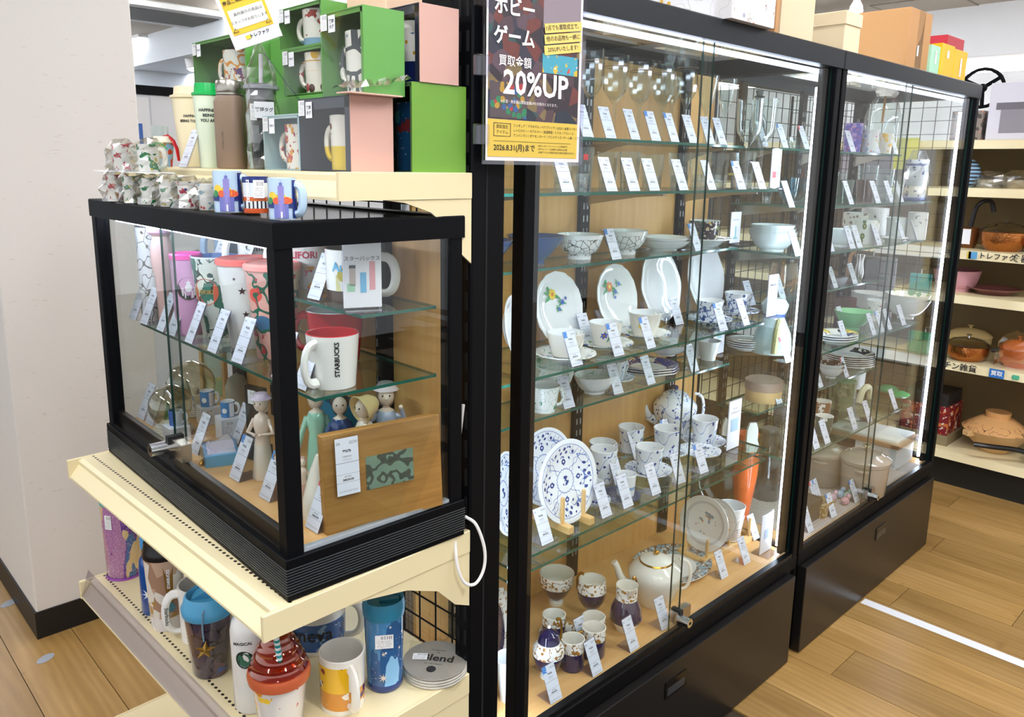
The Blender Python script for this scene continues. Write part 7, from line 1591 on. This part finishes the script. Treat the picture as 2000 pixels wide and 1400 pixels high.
a = fx(1930, gz[0], XG + .1); t = carton('large pale grey appliance box with cooker picture on top of the far shelf', XG + .05, XG + .3, a.y - .5, a.y, gz[0], gz[0] + .245, M('#d9d8e2', .5), 'appliance_box'); MB().box(-.1265, -.1255, -.0, .2, .03, .16).build('picture', M('#8e8a92', .5), t); MB().box(-.1268, -.1262, .02, .22, .13, .16).build('picture', M('#6e6a72', .5), t)
a = fx(1910, gz[0], XG + .12); carton('narrow printed carton left of the pale appliance box', XG + .05, XG + .22, a.y - .03, a.y + .1, gz[0], gz[0] + .13, pat('brown_print', '#8c8078', [dict(k='noise', s=24, t=.55, c='#4a443e'), dict(k='noise', s=40, t=.62, c='#d8885c')], .5), 'carton')
p = onx(1919, 172, XG + .2); t = thing('hand_wheel', 'black three-spoke lid wheel hanging above the far shelf', 'wheel', p, -PI / 2 + .3); N = 20
MB().tube([(.085 * math.cos(2 * PI * i / N), 0, .085 * math.sin(2 * PI * i / N)) for i in range(N + 1)], .008, 8).build('rim', BLACK, t)
for i in range(3): MB().tube([(0, 0, 0), (.083 * math.cos(i * 2.09 + .6), 0, .083 * math.sin(i * 2.09 + .6))], .009, 6).build('spoke', BLACK, t)
MB().ball((0, 0, 0), .02).build('hub', BLACK, t)
# goods that show through the open wire back
for u, v, x, w_, h_, c, lab in ((1768, 300, XG - .05, 50, 60, '#d8d44c', 'yellow kitchen tool hanging card seen through the wire back'), (1797, 560, XG - .05, 40, 52, '#2fa8a4', 'turquoise packed tool hanging on the far shelf front'), (1805, 670, XG - .05, 60, 44, '#1f8a5c', 'green packed container on the far shelf front'), (1700, 560, 3.392, 90, 120, '#9c96a0', 'grey baking tray leaning behind the wire back'), (1690, 340, 3.392, 100, 90, '#b4aab4', 'mauve grey tray leaning behind the wire back, upper')):
    p = onx(u, v, x); k = pxm(p); s_ = -.5 if x < 3.5 else 1.; t = thing('hanging_pack', lab, 'pack', p, -PI / 2)
    MB().bbox(-w_ * k / 2, w_ * k / 2, -.006, .006, -h_ * k / 2, h_ * k / 2, .003).build('pack', M(c, .4), t); MB().tube([(0, 0, h_ * k / 2), (0, .0, h_ * k / 2 + .02), (0, .05 * s_, h_ * k / 2 + .02)], .003, 6).build('hook', CHROME, t)

# ------------------------------------------------------------------ background beyond the gondola
p0 = ony(268, 180, 4.3); p1 = ony(440, 185, 4.3)
t = thing('partition', 'white end panel with black top edge behind the travel cups', 'partition', (p0.x - .3, 4.3, 0)); ht = ony(330, 188, 4.3).z
MB().box(0, 1.9, 0, .05, 0, ht).build('panel', M('#e9ebee', .6), t); MB().bbox(-.01, 1.91, -.01, .06, ht, ht + .045, .003).build('top_edge', BLACK, t)
a = ony(280, 265, 4.28); t = thing('notice', 'small framed blue and white notice on the white end panel', 'notice', (a.x, 4.285, a.z)); MB().box(-.05, .05, 0, .012, -.18, .2).build('frame', M('#c8ccd2', .4), t); MB().box(-.04, .04, -.002, 0, -.17, .19).build('paper', PAPER, t); MB().box(-.035, .0, -.003, -.002, -.165, .06).build('blue_print', M('#3c6ab8', .5), t)
p = onz(320, 22, CZ); t = thing('air_conditioner', 'square ceiling air conditioner with dark grille', 'air conditioner', p); MB().bbox(-.6, .55, -.42, .42, -.05, 0, .01).build('housing', M('#dcdcd8', .5), t); MB().box(-.42, .36, -.28, .28, -.056, -.05).build('grille', pat('grille_lines', '#6a655c', [dict(k='stripe', s=60, t=.5, ax='Y', c='#4a463f')], .6), t)
p = onz(312, 84, CZ); t = thing('ceiling_light', 'bright square ceiling light panel beyond the pillar', 'lamp', p); MB().bbox(-.4, .75, -.5, .5, -.03, 0, .004).build('frame', WHITE, t); MB().box(-.36, .71, -.46, .46, -.04, -.0301).build('diffuser', BAR, t)
p = ony(322, 119, 9.4); t = thing('light_bar', 'long bright light bar above the white sign wall', 'lamp', p); MB().bbox(-2.2, 3.0, -.06, .06, -.05, .03, .004).build('housing', WHITE, t); MB().box(-2.2, 3.0, -.07, .05, -.075, -.0501).build('diffuser', BAR, t)
p = onz(363, 108, CZ - .25); t = thing('track_spot', 'white track spotlight aimed down beside the green boxes', 'lamp', p, .4); MB().tube([(0, 0, .25), (0, 0, .06)], .012, 8).build('stem', WHITE, t); MB().tube([(0, .0, .10), (.03, -.04, -.12)], [.035, .05], 16).build('barrel', WHITE, t); MB().ball((.033, -.044, -.125), .045, 1, 1, .5).build('lens', emit('spot_light', '#fffaf0', 12.), t)
tag(MB().box(-3.9, 6.9, 9.5, 9.56, 0, ony(322, 128, 9.5).z).build('sign_wall', M('#e4ebf3', .35)), 'glossy white wall panel below the light bar', 'panel')
# soffit and hatch over the far aisle
a = onz(1650, 0, CZ - .3); struct('beam', MB().box(3.2, 3.9, 1.6, 13, CZ - .28, CZ), [M('#d9dde0', .7)], 'white ceiling beam above the cabinets')
p = onz(1810, 12, CZ); t = thing('ceiling_hatch', 'square hatch outline in the ceiling above the cardboard box', 'hatch', p, 0); MB().box(-.3, .3, -.3, .3, -.004, 0).build('panel', CEIL, t); 
for a in ((-.31, .31, -.31, -.3), (-.31, .31, .3, .31), (-.31, -.3, -.3, .3), (.3, .31, -.3, .3)): MB().box(a[0], a[1], a[2], a[3], -.006, 0).build('trim', M('#8a8276', .6), t)
p = onx(1960, 132, 6.2); t = thing('light_bar', 'long white light tube above the far pot shelves', 'lamp', p, .0); MB().bbox(-.05, .05, -1.6, 2.2, .03, .08, .004).build('housing', WHITE, t); MB().box(-.06, .04, -1.6, 2.2, -.02, .0299).build('diffuser', BAR, t); MB().tube([(0, -.4, .08), (0, -.4, CZ - p.z)], .01, 8).build('hanger', WHITE, t)
t = thing('wire_panel', 'black wire grid panel standing beyond the farther cabinet', 'wire panel', (3.365, 0, 0)); tag(grid(MB(), 'y', 1.05, 1.75, .06, 1.78, 0, .05, .0016).build('wire_mesh', BLACK, t), kind='stuff')
for y in (1.045, 1.745): MB().tube([(0, y, 0), (0, y, 1.8)], .006, 8).build('frame_post', BLACK, t)
